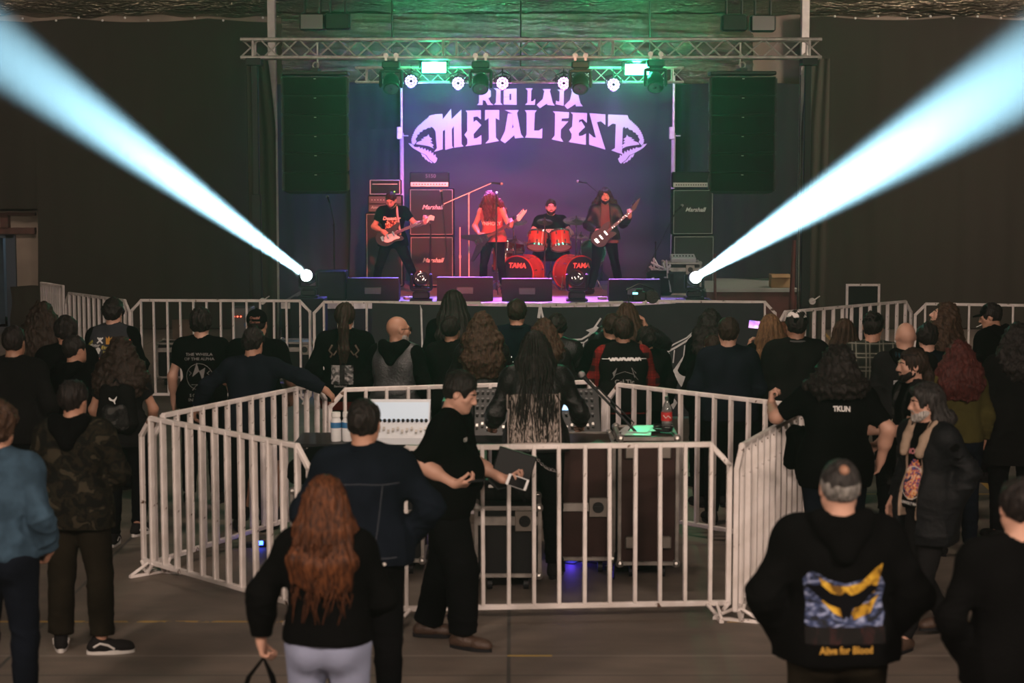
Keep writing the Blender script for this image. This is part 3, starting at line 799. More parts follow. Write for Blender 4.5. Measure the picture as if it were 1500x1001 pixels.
# ---- line arrays
def line_array(u, sgn, label):
    Y = 27.2; p = at(u, 107, Y); zt = at(u, 112, Y).z; zb = at(u, 281, Y).z; n = 6; h = (zt - zb) / n
    r_ = empty('line_array', (p.x, Y, zb), label=label, cat='loudspeaker')
    MB().box((0, .2, n * h + .05), (.96, .46, .055), bev=.01).box((0, .2, n * h + .10), (.10, .5, .05)).build('flying_frame', M_BLACKMETAL, r_)
    m = MB(); m.cyl((0, .405, n * h + .06), (0, .405, at(u, 60, Y).z - zb), .014); m.tube([(math.cos(t) * .045, .15, n * h + .17 + math.sin(t) * .045) for t in [k * PI / 5 for k in range(11)]], .012)
    m.build('hoist_chain', M_ALU, r_)
    for k in range(n):
        z = (n - 1 - k) * h + h / 2; yaw = .06 * sgn
        M0 = Matrix.Translation((0, 0, z)) @ Matrix.Rotation(yaw, 4, 'Z') @ Matrix.Rotation(math.radians(-1.2 * k), 4, 'X')
        c = MB(); c.M = M0; c.prism([(-.475, 0), (.475, 0), (.40, .45), (-.40, .45)], -h / 2 + .006, h / 2 - .006, axis='z')
        cab = c.build('cabinet', mat('array_cabinet', (.016, .016, .014), .6, spec=.2), r_)
        g = MB(); g.M = M0; g.box((0, -.008, 0), (.90, .016, h - .035), bev=.004); g.build('grille', mat('array_grille', (.010, .010, .009), .7, spec=.15), cab)
        g = MB(); g.M = M0; g.box((0, -.02, h / 2 - .035), (.035, .006, .009)); g.build('badge', M_ALU, cab)
        g = MB(); g.M = M0
        for x in (-.485, .485): g.box((x, .03, 0), (.02, .05, h * .8)).box((x, .2, 0), (.014, .14, h * .5)).box((x * .94, .38, 0), (.03, .05, h * .3))
        g.build_each('rigging_bracket', M_BLACKMETAL, cab)
line_array(461, 1, 'tall black line array of six cabinets hanging left of the stage')
line_array(1089, -1, 'tall black line array of six cabinets hanging right of the stage')
# lift towers
for u, s_ in ((373, 'left'), (1184, 'right')):
    p = at(u, 90, TY + .15); r_ = empty('lift_tower', (p.x, TY + .15, 0), label='black telescopic lift tower holding the %s end of the front truss' % s_, cat='lift tower')
    MB().box((0, 0, 1.3), (.14, .14, 2.6), bev=.01).build('mast', M_BLACKMETAL, r_); MB().box((0, 0, (2.5 + p.z - .04) / 2), (.10, .10, p.z - .04 - 2.5), bev=.01).build('inner_mast', M_BLACKMETAL, r_)
    MB().box((0, -.02, p.z - .01), (.22, .34, .10)).build('fork', M_BLACKMETAL, r_)
    m = MB()
    for a in range(4): m.cyl((0, 0, .35), (math.cos(a * PI / 2 + .78) * .32, math.sin(a * PI / 2 + .78) * .32, .04), .03)
    m.build('outrigger', M_BLACKMETAL, r_)
    MB().cyl((.09, -.1, 1.0), (.09, -.18, 1.0), .05).cyl((.09, -.18, 1.0), (.2, -.18, 1.08), .01).build('winch', M_ALU, r_)
    MB().cyl((-.12, -.05, .1), (-.12, -.05, p.z - .2), .008, n=6).build('cable', M_BLACKMETAL, r_)

# ================================================================== backline
M_GRILLE = mat('cab_grille_cloth', (.024, .022, .026), .85, bump=.5, bscale=350)
M_PIPING = mat('cab_piping', (.33, .31, .32), .5)
M_SILVER = mat('brushed_panel', (.52, .50, .47), .35, .5)
def from_px(u0, v0, u1, v1, Y):
    a = at(u0, v0, Y); b = at(u1, v1, Y); return a.x, b.x, b.z, a.z
def cabinet(u0, v0, u1, v1, Y, name, label, cat, logo=None, lsize=.10, lpos=(.0, .55), floor=None, depth=.36, shear=.35):
    x0, x1, z0, z1 = from_px(u0, v0, u1, v1, Y)
    if floor is not None: z0 = floor
    W, H_ = x1 - x0, z1 - z0
    r_ = empty(name, ((x0 + x1) / 2, Y, z0), label=label, cat=cat)
    MB().box((0, depth / 2, H_ / 2), (W, depth, H_), bev=.015).build('shell', M_TOLEX, r_)
    MB().box((0, -.004, H_ / 2), (W - .07, .01, H_ - .07)).build('grille', M_GRILLE, r_)
    p = MB(); w2, h2 = W / 2 - .025, H_ / 2 - .025
    for a, b in (((-w2, -h2), (w2, -h2)), ((w2, -h2), (w2, h2)), ((w2, h2), (-w2, h2)), ((-w2, h2), (-w2, -h2))):
        p.cyl((a[0], -.008, H_ / 2 + a[1]), (b[0], -.008, H_ / 2 + b[1]), .006, n=6)
    p.build('piping', M_PIPING, r_)
    if logo: sign_text('logo', logo, lsize, (lpos[0] * W, -.012, H_ * lpos[1]), 0, M_WHITEPRINT, r_, shear=shear, bold=.002)
    m = MB()
    for sx in (-1, 1): m.box((sx * (W / 2), depth / 2, H_ * .62), (.012, .12, .06))
    m.build('handle', M_BLACKMETAL, r_)
    return r_
def amp_head(u0, v0, u1, v1, Y, label, logo=None, panel=(.0, .5), floor=None, knobs=10, lsize=.07):
    x0, x1, z0, z1 = from_px(u0, v0, u1, v1, Y)
    if floor is not None: z0 = floor
    W, H_ = x1 - x0, z1 - z0
    r_ = empty('amplifier_head', ((x0 + x1) / 2, Y, z0), label=label, cat='amplifier')
    MB().box((0, .13, H_ / 2 + .008), (W, .26, H_ - .016), bev=.015).build('shell', M_TOLEX, r_)
    MB().box((0, -.005, H_ * (panel[0] + panel[1]) / 2), (W * .95, .012, H_ * (panel[1] - panel[0]))).build('control_panel', M_SILVER, r_)
    m = MB()
    for k in range(knobs): x = -W * .40 + W * .8 * k / (knobs - 1); m.cyl((x, -.011, H_ * (panel[0] + panel[1]) / 2), (x, -.028, H_ * (panel[0] + panel[1]) / 2), .011, n=8)
    m.build_each('knob', M_BLACK, r_)
    if logo: sign_text('logo', logo, lsize, (W * .03, -.008, H_ * .74), 0, M_GREYPRINT, r_, bold=.001)
    m = MB()
    for x in (-.42, .42): m.cyl((x * W, .05, 0), (x * W, .05, .01), .015)
    m.build('rubber_foot', M_BLACK, r_)
    return r_
AY = 31.3
c_ = cabinet(600, 346, 665, 412, AY, 'guitar_cabinet', 'lower guitar speaker cabinet of the left stack, reddish lit', 'speaker cabinet', 'Marshall', .105, (.02, .52), floor=STZ + .02)
zt = at(600, 346, AY).z
c_ = cabinet(599, 276, 665, 340, AY, 'guitar_cabinet', 'upper guitar speaker cabinet of the left stack, under the amplifier head', 'speaker cabinet', 'Marshall', .105, (.02, .60), floor=zt + .005)
amp_head(600, 252, 658, 276, AY, 'amplifier head numbered 5150 on top of the left guitar stack', '5150', (.10, .36), floor=at(600, 276, AY).z + .005, knobs=12, lsize=.09)
cabinet(986, 345, 1046, 420, AY, 'guitar_cabinet', 'lower black speaker cabinet of the right stack', 'speaker cabinet', floor=STZ + .02)
zt = at(986, 345, AY).z
cabinet(985, 277, 1045, 340, AY, 'guitar_cabinet', 'upper guitar speaker cabinet of the right stack, below the silver panel', 'speaker cabinet', 'Marshall', .10, (.05, .55), floor=zt + .005)
zt = at(985, 277, AY).z
amp_head(985, 252, 1043, 277, AY, 'amplifier head with silver control panel on the right guitar stack', None, (.10, .36), floor=zt + .005, knobs=14)
cabinet(535, 312, 591, 416, AY, 'bass_cabinet', 'tall black bass speaker cabinet behind the bassist', 'speaker cabinet', floor=STZ + .02)
zt = at(535, 312, AY).z; x0, x1, _, _ = from_px(539, 285, 589, 310, AY)
r_ = empty('bass_preamp', ((x0 + x1) / 2, AY, zt + .005), label='black rack unit with white lettering on top of the bass cabinet', cat='amplifier'); H_ = at(539, 286, AY).z - zt - .01
MB().box((0, .16, H_ / 2), (x1 - x0, .32, H_), bev=.01).build('rack_shell', M_TOLEX, r_)
for k in (0, 1): MB().box((0, -.005, H_ * (.27 + .47 * k)), ((x1 - x0) * .94, .012, H_ * .4)).build('rack_panel', mat('rack_grey', (.07, .06, .065), .4), r_)
sign_text('logo', 'Ampeg', .07, (-.14, -.014, H_ * .30), 0, M_WHITEPRINT, r_, shear=.2)
m = MB(); [m.cyl((-.22 + .05 * k, -.011, H_ * .74), (-.22 + .05 * k, -.025, H_ * .74), .010, n=8) for k in range(9)]; m.build_each('knob', M_SILVER, r_)
zt2 = zt + H_ + .012; x0, x1, _, _ = from_px(541, 263, 587, 284, AY)
r_ = empty('amplifier_head', ((x0 + x1) / 2, AY, zt2), label='small amplifier head in a pale-edged case, topmost on the bass rig', cat='amplifier'); H_ = at(541, 263, AY).z - zt2
MB().box((0, .16, H_ / 2), (x1 - x0, .32, H_), bev=.02).build('shell', M_TOLEX, r_)
m = MB(); w2 = (x1 - x0) / 2 - .015
for a, b in (((-w2, .015), (w2, .015)), ((w2, .015), (w2, H_ - .015)), ((w2, H_ - .015), (-w2, H_ - .015)), ((-w2, H_ - .015), (-w2, .015))): m.cyl((a[0], -.006, a[1]), (b[0], -.006, b[1]), .010, n=6)
m.build('edge_trim', M_SILVER, r_)
MB().box((0, -.004, H_ * .7), (w2 * 1.7, .01, .012)).build('front_slot', M_SILVER, r_)
MB().sph((.16, -.012, H_ * .22), .008).build('pilot_light', mat('green_led', (.2, .8, .1), .4, emit=(.4, 1, .1), estr=4), r_)

# monitors
def wedge(u0, u1, vt, label, Y=28.25, flip=1):
    a = at(u0, vt, Y); b = at(u1, vt, Y); W = b.x - a.x; H_ = a.z - STZ
    r_ = empty('monitor_wedge', ((a.x + b.x) / 2, Y, STZ), label=label, cat='stage monitor')
    m = MB(); prof = [(-.02, 0), (.40, 0), (.52, H_ * .40), (.16, H_), (.02, H_ * .98)]
    n = len(prof); P = [(x, y, z) for x in (-W / 2, W / 2) for y, z in prof]
    m.add(P, [tuple(range(n)), tuple(range(2 * n - 1, n - 1, -1))] + [(i, n + i, n + (i + 1) % n, (i + 1) % n) for i in range(n)])
    sh = m.build('shell', M_TOLEX, r_)
    g = MB(); q0 = Vector((0, .505, H_ * .44)); q1 = Vector((0, .18, H_ * .97)); d = (q1 - q0)
    g.box((q0 + q1) / 2 + Vector((0, .01, .008)), (W * .92, d.length * .9, .012), rx=math.atan2(d.z, d.y)); g.build('grille', M_GRILLE, r_)
    g = MB().box((0, .0, H_ * .45), (.26, .02, .11), bev=.01); g.cyl((-.05, -.015, H_ * .48), (-.05, -.0, H_ * .48), .022, n=12).cyl((.0, -.015, H_ * .42), (.0, 0, H_ * .42), .022, n=12).box((.09, -.012, H_ * .45), (.06, .012, .03))
    g.build('connector_panel', mat('connector_grey', (.09, .09, .10), .4, .4), r_)
    MB().box((0, .09, H_ + .002), (W * .98, .16, .006)).build('top_edge', mat('vinyl_top', (.10, .10, .11), .45), r_)
wedge(508, 584, 408, 'black stage monitor at the left, in front of the bassist'); wedge(640, 722, 407, 'black stage monitor in front of the red-haired singer')
wedge(735, 809, 409, 'black stage monitor in front of the drum kit'); wedge(892, 968, 410, 'black stage monitor in front of the right guitarist')
x0, x1, z0, z1 = from_px(462, 397, 507, 443, 28.3)
r_ = empty('side_fill_cabinet', ((x0 + x1) / 2, 28.3, STZ), label='squarish black loudspeaker beside the left beam light', cat='loudspeaker')
MB().box((0, .2, (z1 - STZ) / 2), (x1 - x0, .4, z1 - STZ), bev=.015).build('shell', M_TOLEX, r_); MB().box((0, -.005, (z1 - STZ) / 2), (x1 - x0 - .08, .01, z1 - STZ - .08)).build('grille', M_GRILLE, r_)

# ---- drum kit
M_DRUM = mat('red_burst_lacquer', (.42, .05, .03), .16, .1, var=.7, vscale=3.5, col2=(.30, .03, .02), spec=.8, stretch=(1, 1, .6))
M_HEADBLK = mat('black_drum_head', (.012, .012, .013), .3); M_HEADWHT = mat('coated_drum_head', (.72, .70, .68), .6)
M_CYM = mat('bronze_cymbal', (.70, .52, .28), .22, 1.0, bump=.1, bscale=120)
def drum(c, r, depth, axis, label, name='drum', front=None, legs=False, text=None):
    q = Vector(axis).normalized().to_track_quat('Z', 'Y'); Mx = Matrix.Translation(c) @ q.to_matrix().to_4x4()
    r_ = empty(name, (c[0], c[1], STZ), label=label, cat='drum'); off = Matrix.Translation((-c[0], -c[1], -STZ)) @ Mx
    MB().lathe([(r, -depth / 2), (r, depth / 2)], 36, off, cap=False).build('shell', M_DRUM, r_, True)
    for s in (-1, 1):
        MB().lathe([(r + .004, s * depth / 2 - .018), (r + .014, s * depth / 2 - .018), (r + .014, s * depth / 2 + .014), (r - .004, s * depth / 2 + .014)], 36, off, cap=False).build('hoop', M_CHROME if not legs else M_DRUM, r_, True)
        MB().lathe([(.001, s * (depth / 2 + .003)), (r - .006, s * (depth / 2 + .003)), (r - .006, s * (depth / 2 - .004))], 36, off).build('head', (front if (s == 1 and front) else M_HEADWHT), r_)
    m = MB(); m.M = off
    for k in range(8):
        t = 2 * PI * k / 8 + .2
        for s in (-1, 1):
            m.box((math.cos(t) * (r + .012), math.sin(t) * (r + .012), s * depth * .28), (.022, .022, .045), rz=t, bev=.004); m.cyl((math.cos(t) * (r + .016), math.sin(t) * (r + .016), s * depth * .3), (math.cos(t) * (r + .016), math.sin(t) * (r + .016), s * depth * .52), .004, n=5)
    m.build('lugs', M_CHROME, r_)
    if text:
        V, Fs = text_mesh(text, .115, shear=.15, width=1.0, bold=.004)
        Vw = [off @ Vector((-0, 0, 0)) for _ in V]
        # write in the plane of the head, upright
        ax = Vector(axis).normalized(); right = Vector((0, 0, 1)).cross(ax).normalized(); up = ax.cross(right).normalized()
        cc = Vector((0, 0, c[2] - STZ)) + ax * (depth / 2 + .009)
        Vw = [cc + right * (x + .0) + up * (y + r * .45) for x, y, z in V]
        link_mesh('logo', Vw, Fs, mat('red_logo', (.75, .16, .12), .6), r_)
    if legs:
        m = MB()
        for s in (-1, 1):
            side = Vector(axis).cross(Vector((0, 0, 1))).normalized() * s
            a = Vector((0, 0, c[2] - STZ)) + side * r * .98 + Vector(axis).normalized() * depth * .3
            m.cyl(a + Vector((0, 0, -.02)), a + side * .10 + Vector(axis).normalized() * .12 + Vector((0, 0, -(c[2] - STZ) + .03)), .009)
        m.build('spur', M_CHROME, r_)
    return r_
dy = 30.55
pL = at(766, 393, dy); pR = at(842, 393, dy)
drum((pL.x, dy, STZ + .30), .285, .44, (-.42, -.9, 0), 'red bass drum with black front head, left of the pair', 'bass_drum', M_HEADBLK, True, 'TAMA')
drum((pR.x, dy, STZ + .30), .285, .44, (.42, -.9, 0), 'red bass drum with black front head, right of the pair', 'bass_drum', M_HEADBLK, True, 'TAMA')
t1 = at(787, 352, 30.6); t2 = at(821, 352, 30.6)
drum((t1.x, 30.6, t1.z), .155, .25, (0.10, .45, 1), 'red rack tom left of the drummer, brightly lit', 'tom')
drum((t2.x, 30.6, t2.z), .160, .26, (-0.10, .45, 1), 'red rack tom right of the drummer, brightly lit', 'tom')
t3 = at(752, 362, 31.0); drum((t3.x, 31.0, t3.z), .18, .15, (.05, .25, 1), 'shallow snare drum left of the rack toms', 'snare_drum')
t4 = at(866, 374, 31.2); drum((t4.x, 31.2, t4.z), .21, .36, (.1, -.9, .35), 'dark floor tom tilted up behind the right bass drum', 'floor_tom', M_HEADBLK)
t5 = at(739, 380, 31.3); drum((t5.x, 31.3, t5.z), .20, .40, (0, .1, 1), 'red floor tom behind the left bass drum', 'floor_tom')
def stand_tripod(m, top, base_z, r=.011, spread=.28, ang=0.0):
    x, y, z = top; hub = base_z + .26
    m.cyl((x, y, base_z + .10), (x, y, z), r, n=8)
    for k in range(3):
        a = ang + k * 2.094; m.cyl((x, y, hub), (x + math.cos(a) * spread, y + math.sin(a) * spread, base_z + .015), r * .8, n=6)
def cymbal(u, v, Y, r, tilt, label, hh=False, base=None):
    p = at(u, v, Y); bz = STZ; r_ = empty('cymbal', (p.x, Y, bz), label=label, cat='cymbal')
    z = p.z - bz; Mx = Matrix.Translation((0, 0, z)) @ Euler((tilt[0], tilt[1], 0)).to_matrix().to_4x4()
    prof = [(.004, .030), (.025, .028), (.045, .014), (r * .6, .006), (r, -.006), (r, -.009), (.045, .010)]
    MB().lathe(prof, 32, Mx, cap=False).build('cymbal_plate', M_CYM, r_, True)
    if hh: MB().lathe([(a, -b - .012) for a, b in prof], 32, Mx, cap=False).build('lower_plate', M_CYM, r_, True)
    m = MB(); stand_tripod(m, (0, 0, z + .05), 0, ang=.5 + u); m.cyl((0, 0, z + .03), (0, 0, z + .075), .014, n=8); m.build('cymbal_stand', M_CHROME, r_, True)
cymbal(752, 323, 30.9, .24, (.28, .10), 'crash cymbal behind the singer, left of the kit'); cymbal(844, 323, 30.9, .22, (.30, 0), 'crash cymbal tilted at the right of the drummer')
cymbal(798, 325, 30.3, .13, (.4, .05), 'small splash cymbal right in front of the drummer'); cymbal(851, 346, 31.0, .17, (.2, 0), 'pair of hi-hat cymbals under the right crash', True)
cymbal(755, 352, 30.7, .19, (.2, .25), 'low china cymbal left of the rack toms')
r_ = empty('drum_stool', (at(807, 380, 31.75).x, 31.85, STZ), label='round black drum stool under the drummer', cat='stool')
MB().lathe([(.15, .43), (.17, .45), (.17, .51), (.15, .53)], 20).build('seat', M_BLACK, r_, True); m = MB(); stand_tripod(m, (0, 0, .43), 0, .015); m.build('stool_base', M_CHROME, r_, True)

# ---- microphones on stands
def mic_stand(u, vb, Y, vtop, boom, label, z0=STZ, mic=True, M_=M_BLACKMETAL, round_base=False):
    b = at(u, vb, Y); t = at(u, vtop, Y); r_ = empty('microphone_stand', (b.x, Y, z0), label=label, cat='microphone stand'); zt = t.z - z0
    m = MB()
    if round_base: m.lathe([(.13, 0), (.13, .02), (.03, .035), (.012, .04)], 20).cyl((0, 0, .03), (0, 0, zt), .011)
    else: stand_tripod(m, (0, 0, zt), 0, ang=u * .1)
    m.cyl((0, 0, zt * .55), (0, 0, zt * .55 + .05), .018); m.build('stand', M_, r_, True)
    tip = Vector((0, 0, zt))
    if boom:
        e = at(boom[0], boom[1], Y + boom[2]) - Vector((b.x, Y, z0)); f = at(boom[3], boom[4], Y) - Vector((b.x, Y, z0)) if len(boom) > 3 else tip
        MB().cyl(f, e, .008).sph(tip, .02, 8, 6).build('boom', M_ALU if M_ is M_ALU else M_, r_, True); tip = e; d = (e - f).normalized()
    else: d = Vector((0, .6, .5)).normalized()
    if mic:
        dd = (d + Vector((0, .3, -.5))).normalized()
        k = MB().cyl(tip - dd * .02, tip + dd * .14, .013, .017, 10).build('microphone', M_BLACK, r_, True)
        MB().sph(tip + dd * .16, .026, 12, 8).build('mic_head', mat('mic_grille', (.45, .42, .42), .4, .8, bump=.4, bscale=500), r_, True)
    return r_
mic_stand(687, 425, 30.0, 284, (721, 268, 0, 650, 299), 'tall stand with a long silver boom reaching over the singer from the left', M_=M_ALU)
mic_stand(727, 440, 29.2, 285, None, 'straight black microphone stand in front of the singer')
mic_stand(882, 425, 31.6, 287, (859, 268, 0, 882, 287), 'tall boom microphone stand behind the right guitarist')
mic_stand(490, 425, 29.0, 330, (483, 297, .1, 490, 330), 'boom microphone stand at the left edge of the stage')
mic_stand(674, 420, 29.4, 333, None, 'short pole stand with round base between the guitar stack and the singer', mic=False, M_=mat('pole_red', (.55, .35, .30), .4), round_base=True)
mic_stand(631, 425, 30.6, 330, (648, 292, 0, 655, 370), 'low boom microphone stand before the left guitar stack')
mic_stand(960, 430, 29.8, 355, (990, 310, 0, 945, 400), 'slanted boom microphone stand right of the guitarist')

# ---- flight cases
M_MAROON = mat('maroon_laminate', (0.0372, 0.0174, 0.0149), .45, spec=.15, var=.2, bump=.15, bscale=120); M_BLKLAM = mat('black_laminate', (0.0099, 0.0099, 0.0105), .4, spec=.15, bump=.15, bscale=120)
M_EDGE = mat('case_aluminium_edge', (.36, .33, .30), .45, .6, var=.4, vscale=8)
def flight_case(c, W, D_, H_, z0, label, m=M_MAROON, split=.5, rz=0.0, wheels=True, latches=True, cat='flight case'):
    r_ = empty('flight_case', (c[0], c[1], z0), rz, label=label, cat=cat); b = .11 if wheels else 0
    MB().box((0, 0, b + (H_ - b) / 2), (W - .02, D_ - .02, H_ - b - .02)).build('body', m, r_)
    e = MB(); t = .03
    for x in (-W / 2, W / 2):
        for y in (-D_ / 2, D_ / 2): e.box((x * .985, y * .985, b + (H_ - b) / 2), (t, t, H_ - b), bev=.004)
    for z in (b + .012, H_ - .012):
        for y in (-D_ / 2, D_ / 2): e.box((0, y * .985, z), (W, t, t), bev=.004)
        for x in (-W / 2, W / 2): e.box((x * .985, 0, z), (t, D_, t), bev=.004)
    e.build('edge_profile', M_EDGE, r_)
    if split:
        zz = b + (H_ - b) * split; e = MB()
        for y in (-D_ / 2, D_ / 2): e.box((0, y * .995, zz), (W, .022, .065), bev=.004)
        for x in (-W / 2, W / 2): e.box((x * .995, 0, zz), (.022, D_, .065), bev=.004)
        e.build('split_profile', M_EDGE, r_)
        if latches:
            for x in ((-.22, .22) if W > .8 else (.12,)):
                l = MB().box((x, -D_ / 2 - .008, zz), (.14, .014, .15), bev=.006).build('latch', mat('latch_steel', (.28, .25, .22), .4, .8), r_)
                MB().cyl((x, -D_ / 2 - .012, zz), (x, -D_ / 2 - .022, zz), .042, n=16).box((x, -D_ / 2 - .026, zz), (.06, .008, .018)).build('latch_dish', M_BLACKMETAL, l)
    e = MB()
    for x in (-1, 1):
        for y in (-1, 1):
            for z in (b + .01, H_ - .01): e.sph((x * (W / 2 - .008), y * (D_ / 2 - .008), z), .032, 10, 6)
    e.build_each('ball_corner', mat('corner_steel', (.42, .40, .37), .35, .8), r_)
    if wheels:
        for x in (-1, 1):
            for y in (-1, 1):
                w_ = MB().box((x * (W / 2 - .1), y * (D_ / 2 - .1), .098), (.08, .08, .02)).cyl((x * (W / 2 - .1) - .018, y * (D_ / 2 - .1), .045), (x * (W / 2 - .1) + .018, y * (D_ / 2 - .1), .045), .044, n=14)
                w_.build('caster', M_BLACK, r_)
    return r_
flight_case((at(1000, 412, 29.6).x, 29.6 + .25), .58, .5, .52, STZ, 'dark flight case with aluminium edges at the right end of the stage', M_BLKLAM, .78, wheels=False)
# mixing pen cases
cA = at(852, 700, 13.6); flight_case((cA.x, 13.82), .48, .62, .985, 0, 'tall maroon flight case under the sound desk, square latch in its middle', split=.46)
cB = at(950, 700, 13.35); flight_case((cB.x, 13.66), .43, .62, 1.06, 0, 'upright maroon flight case with green-lit papers on top', split=0, wheels=True)
# recessed corner dishes on its front
for i, (u, v) in enumerate(((923, 795), (976, 795), (923, 663), (976, 663))):
    p = at(u, v, 13.33); o = MB().box((0, 0, 0), (.075, .02, .095), bev=.01).cyl((0, -.006, 0), (0, -.016, 0), .028, n=14).build('recessed_wheel_dish', mat('latch_steel', (.28, .25, .22), .4, .8), bpy.data.objects['flight_case.002'])
    o.location = (p.x - cB.x, 13.33 - 13.66, p.z)
cC = at(744, 800, 12.95); flight_case((cC.x, 13.2), .46, .50, .62, 0, 'small black wheeled flight case with a rucksack on it', M_BLKLAM, .80, latches=True)
cD = at(597, 800, 13.6); flight_case((cD.x - .1, 13.7), .45, .5, .50, 0, 'low black flight case left behind the man looking at his phone', M_BLKLAM, .8)
cE = at(470, 700, 12.9); flight_case((cE.x - .02, 13.35), .42, .55, .72, 0, 'black flight case under the jacket heap inside the left corner of the pen', M_BLKLAM, .75, wheels=False)
# ---- desk and consoles
r_ = empty('desk_table', (at(690, 640, 14.35).x, 14.45, 0), label='plain black table carrying the mixing consoles', cat='table')
MB().box((0, 0, .875), (2.75, .62, .03), bev=.005).build('tabletop', M_BLKLAM, r_)
for sx in (-1.3, 1.3):
    for sy in (-.26, .26): MB().box((sx, sy, .43), (.04, .04, .86)).build('leg', M_BLACKMETAL, r_)
def console(c, W, D_, hb, tilt, label, m, screen=None, knobm=None, rows=3, cols=16, panel=None, z0=.89):
    r_ = empty('mixing_console', (c[0], c[1], z0), label=label, cat='mixing console')
    P = [(-D_ / 2, 0), (D_ / 2, 0), (D_ / 2, hb), (-D_ / 2, .05)]; n = 4
    mm = MB(); V = [(x, y, z) for x in (-W / 2, W / 2) for y, z in P]
    mm.add(V, [tuple(range(n)), tuple(range(2 * n - 1, n - 1, -1))] + [(i, n + i, n + (i + 1) % n, (i + 1) % n) for i in range(n)]); mm.build('chassis', m, r_)
    a = math.atan2(hb - .05, D_); q = Euler((a, 0, 0)).to_matrix()
    def sp(x, s, up=.0): return Vector((x, -D_ / 2, .05)) + q @ Vector((0, s * math.hypot(D_, hb - .05), up))
    k = MB(); f = MB()
    for i in range(cols):
        x = -W * .45 + W * (.9 if not screen else .9) * i / (cols - 1)
        for j in range(rows): 
            s_ = .42 + .16 * j
            if screen and abs(x - screen[0]) < screen[2] / 2 + .02 and s_ > .5: continue
            k.cyl(sp(x, s_, 0), sp(x, s_, .02), .011, n=8)
        f.box(sp(x, .17 + .04 * math.sin(i * 2.1), .012), (.018, .03, .02), rx=a)
    k.build_each('knob', knobm or mat('grey_knob', (.10, .10, .10), .5), r_); f.build('faders', M_SILVER, r_)
    if screen:
        o = MB().box((0, 0, 0), (screen[2], screen[3], .008)).build('screen', screen[4], r_); o.location = sp(screen[0], screen[1], .008); o.rotation_euler = (a, 0, 0)
    return r_
M_SCR = mat('blue_white_screen', (.2, .4, .8), .3, emit=(.45, .70, 1.0), estr=1.6, var=.0)
console((at(772, 620, 14.4).x, 14.5), 1.15, .48, .36, .7, 'wide black mixing console in front of the sound engineer', M_BLACKMETAL, (.285, .66, .16, .16, M_SCR), rows=4, cols=26)
console((at(577, 630, 14.0).x, 14.32), .52, .42, .30, .6, 'white digital mixer with a pale sloping face at the left of the desk', mat('white_console', (.70, .74, .78), .3, spec=.6),
        None, M_BLACK, rows=1, cols=14)
o = MB().box((0, 0, 0), (.50, .22, .006)).build('screen', mat('pale_screen', (.62, .72, .80), .25, emit=(.55, .75, .95), estr=.22), bpy.data.objects['mixing_console.001'])
o.location = (0, .06, .225); o.rotation_euler = (math.atan2(.25, .42), 0, 0)
r_ = empty('effects_rack', (at(668, 620, 14.5).x + .02, 14.55, .89), label='small black rack box on the desk left of the sound engineer', cat='rack')
MB().box((0, 0, .15), (.26, .3, .30), bev=.01).build('shell', M_BLACKMETAL, r_); m = MB()
for k in range(5): m.box((.09, -.155, .05 + .05 * k), (.02, .01, .02))
m.build('connectors', M_SILVER, r_); MB().sph((.02, -.155, .22), .006).build('indicator', mat('red_led', (.8, .05, .02), .4, emit=(1, .1, .05), estr=5), r_)
# bottles
M_WHITEPL = mat('white_bottle_plastic', (.75, .76, .76), .4)
for i, u in enumerate((485, 502)):
    p = at(u, 640, 13.9); e = empty('cleaning_bottle', (p.x, 14.3, .89), label='white bottle with blue label on the desk, ' + ('leftmost of the two' if i == 0 else 'right one of the two'), cat='bottle', group='white bottles on the desk')
    MB().lathe([(.038, 0), (.042, .01), (.042, .155), (.03, .185)], 18).build('bottle_body', M_WHITEPL, e, True)
    MB().lathe([(.026, .185), (.036, .19), (.036, .225), (.034, .228)], 16).build('cap', mat('white_plastic', (.75, .75, .72), .5), e, True)
    MB().lathe([(.0432, .105), (.0432, .150)], 18, cap=False).build('label_band', mat('blue_label', (.03, .16, .35), .5), e, True)
p = at(977, 600, 13.6); e = empty('soda_bottle', (p.x, 13.62, 1.062), label='clear plastic soda bottle with a red label on the upright case', cat='bottle')
M_PET = mat('clear_plastic', (.85, .88, .88), .08, transmission=.9)
MB().lathe([(.036, .0), (.040, .012), (.036, .06), (.040, .12), (.038, .165), (.024, .205), (.013, .23), (.013, .245)], 20).build('bottle_body', M_PET, e, True)
MB().lathe([(.0415, .085), (.0415, .150)], 20, cap=False).build('label_band', mat('red_label', (.50, .02, .02), .5), e, True)
MB().lathe([(.016, .238), (.016, .262), (.014, .264)], 14).build('cap', mat('dark_cap', (.02, .04, .03), .4), e, True)
MB().tube([(-.028, -.031, .128), (-.01, -.041, .108), (.008, -.0415, .125), (.027, -.032, .106)], .004, 5).build('label_wave', M_WHITEPRINT, e)
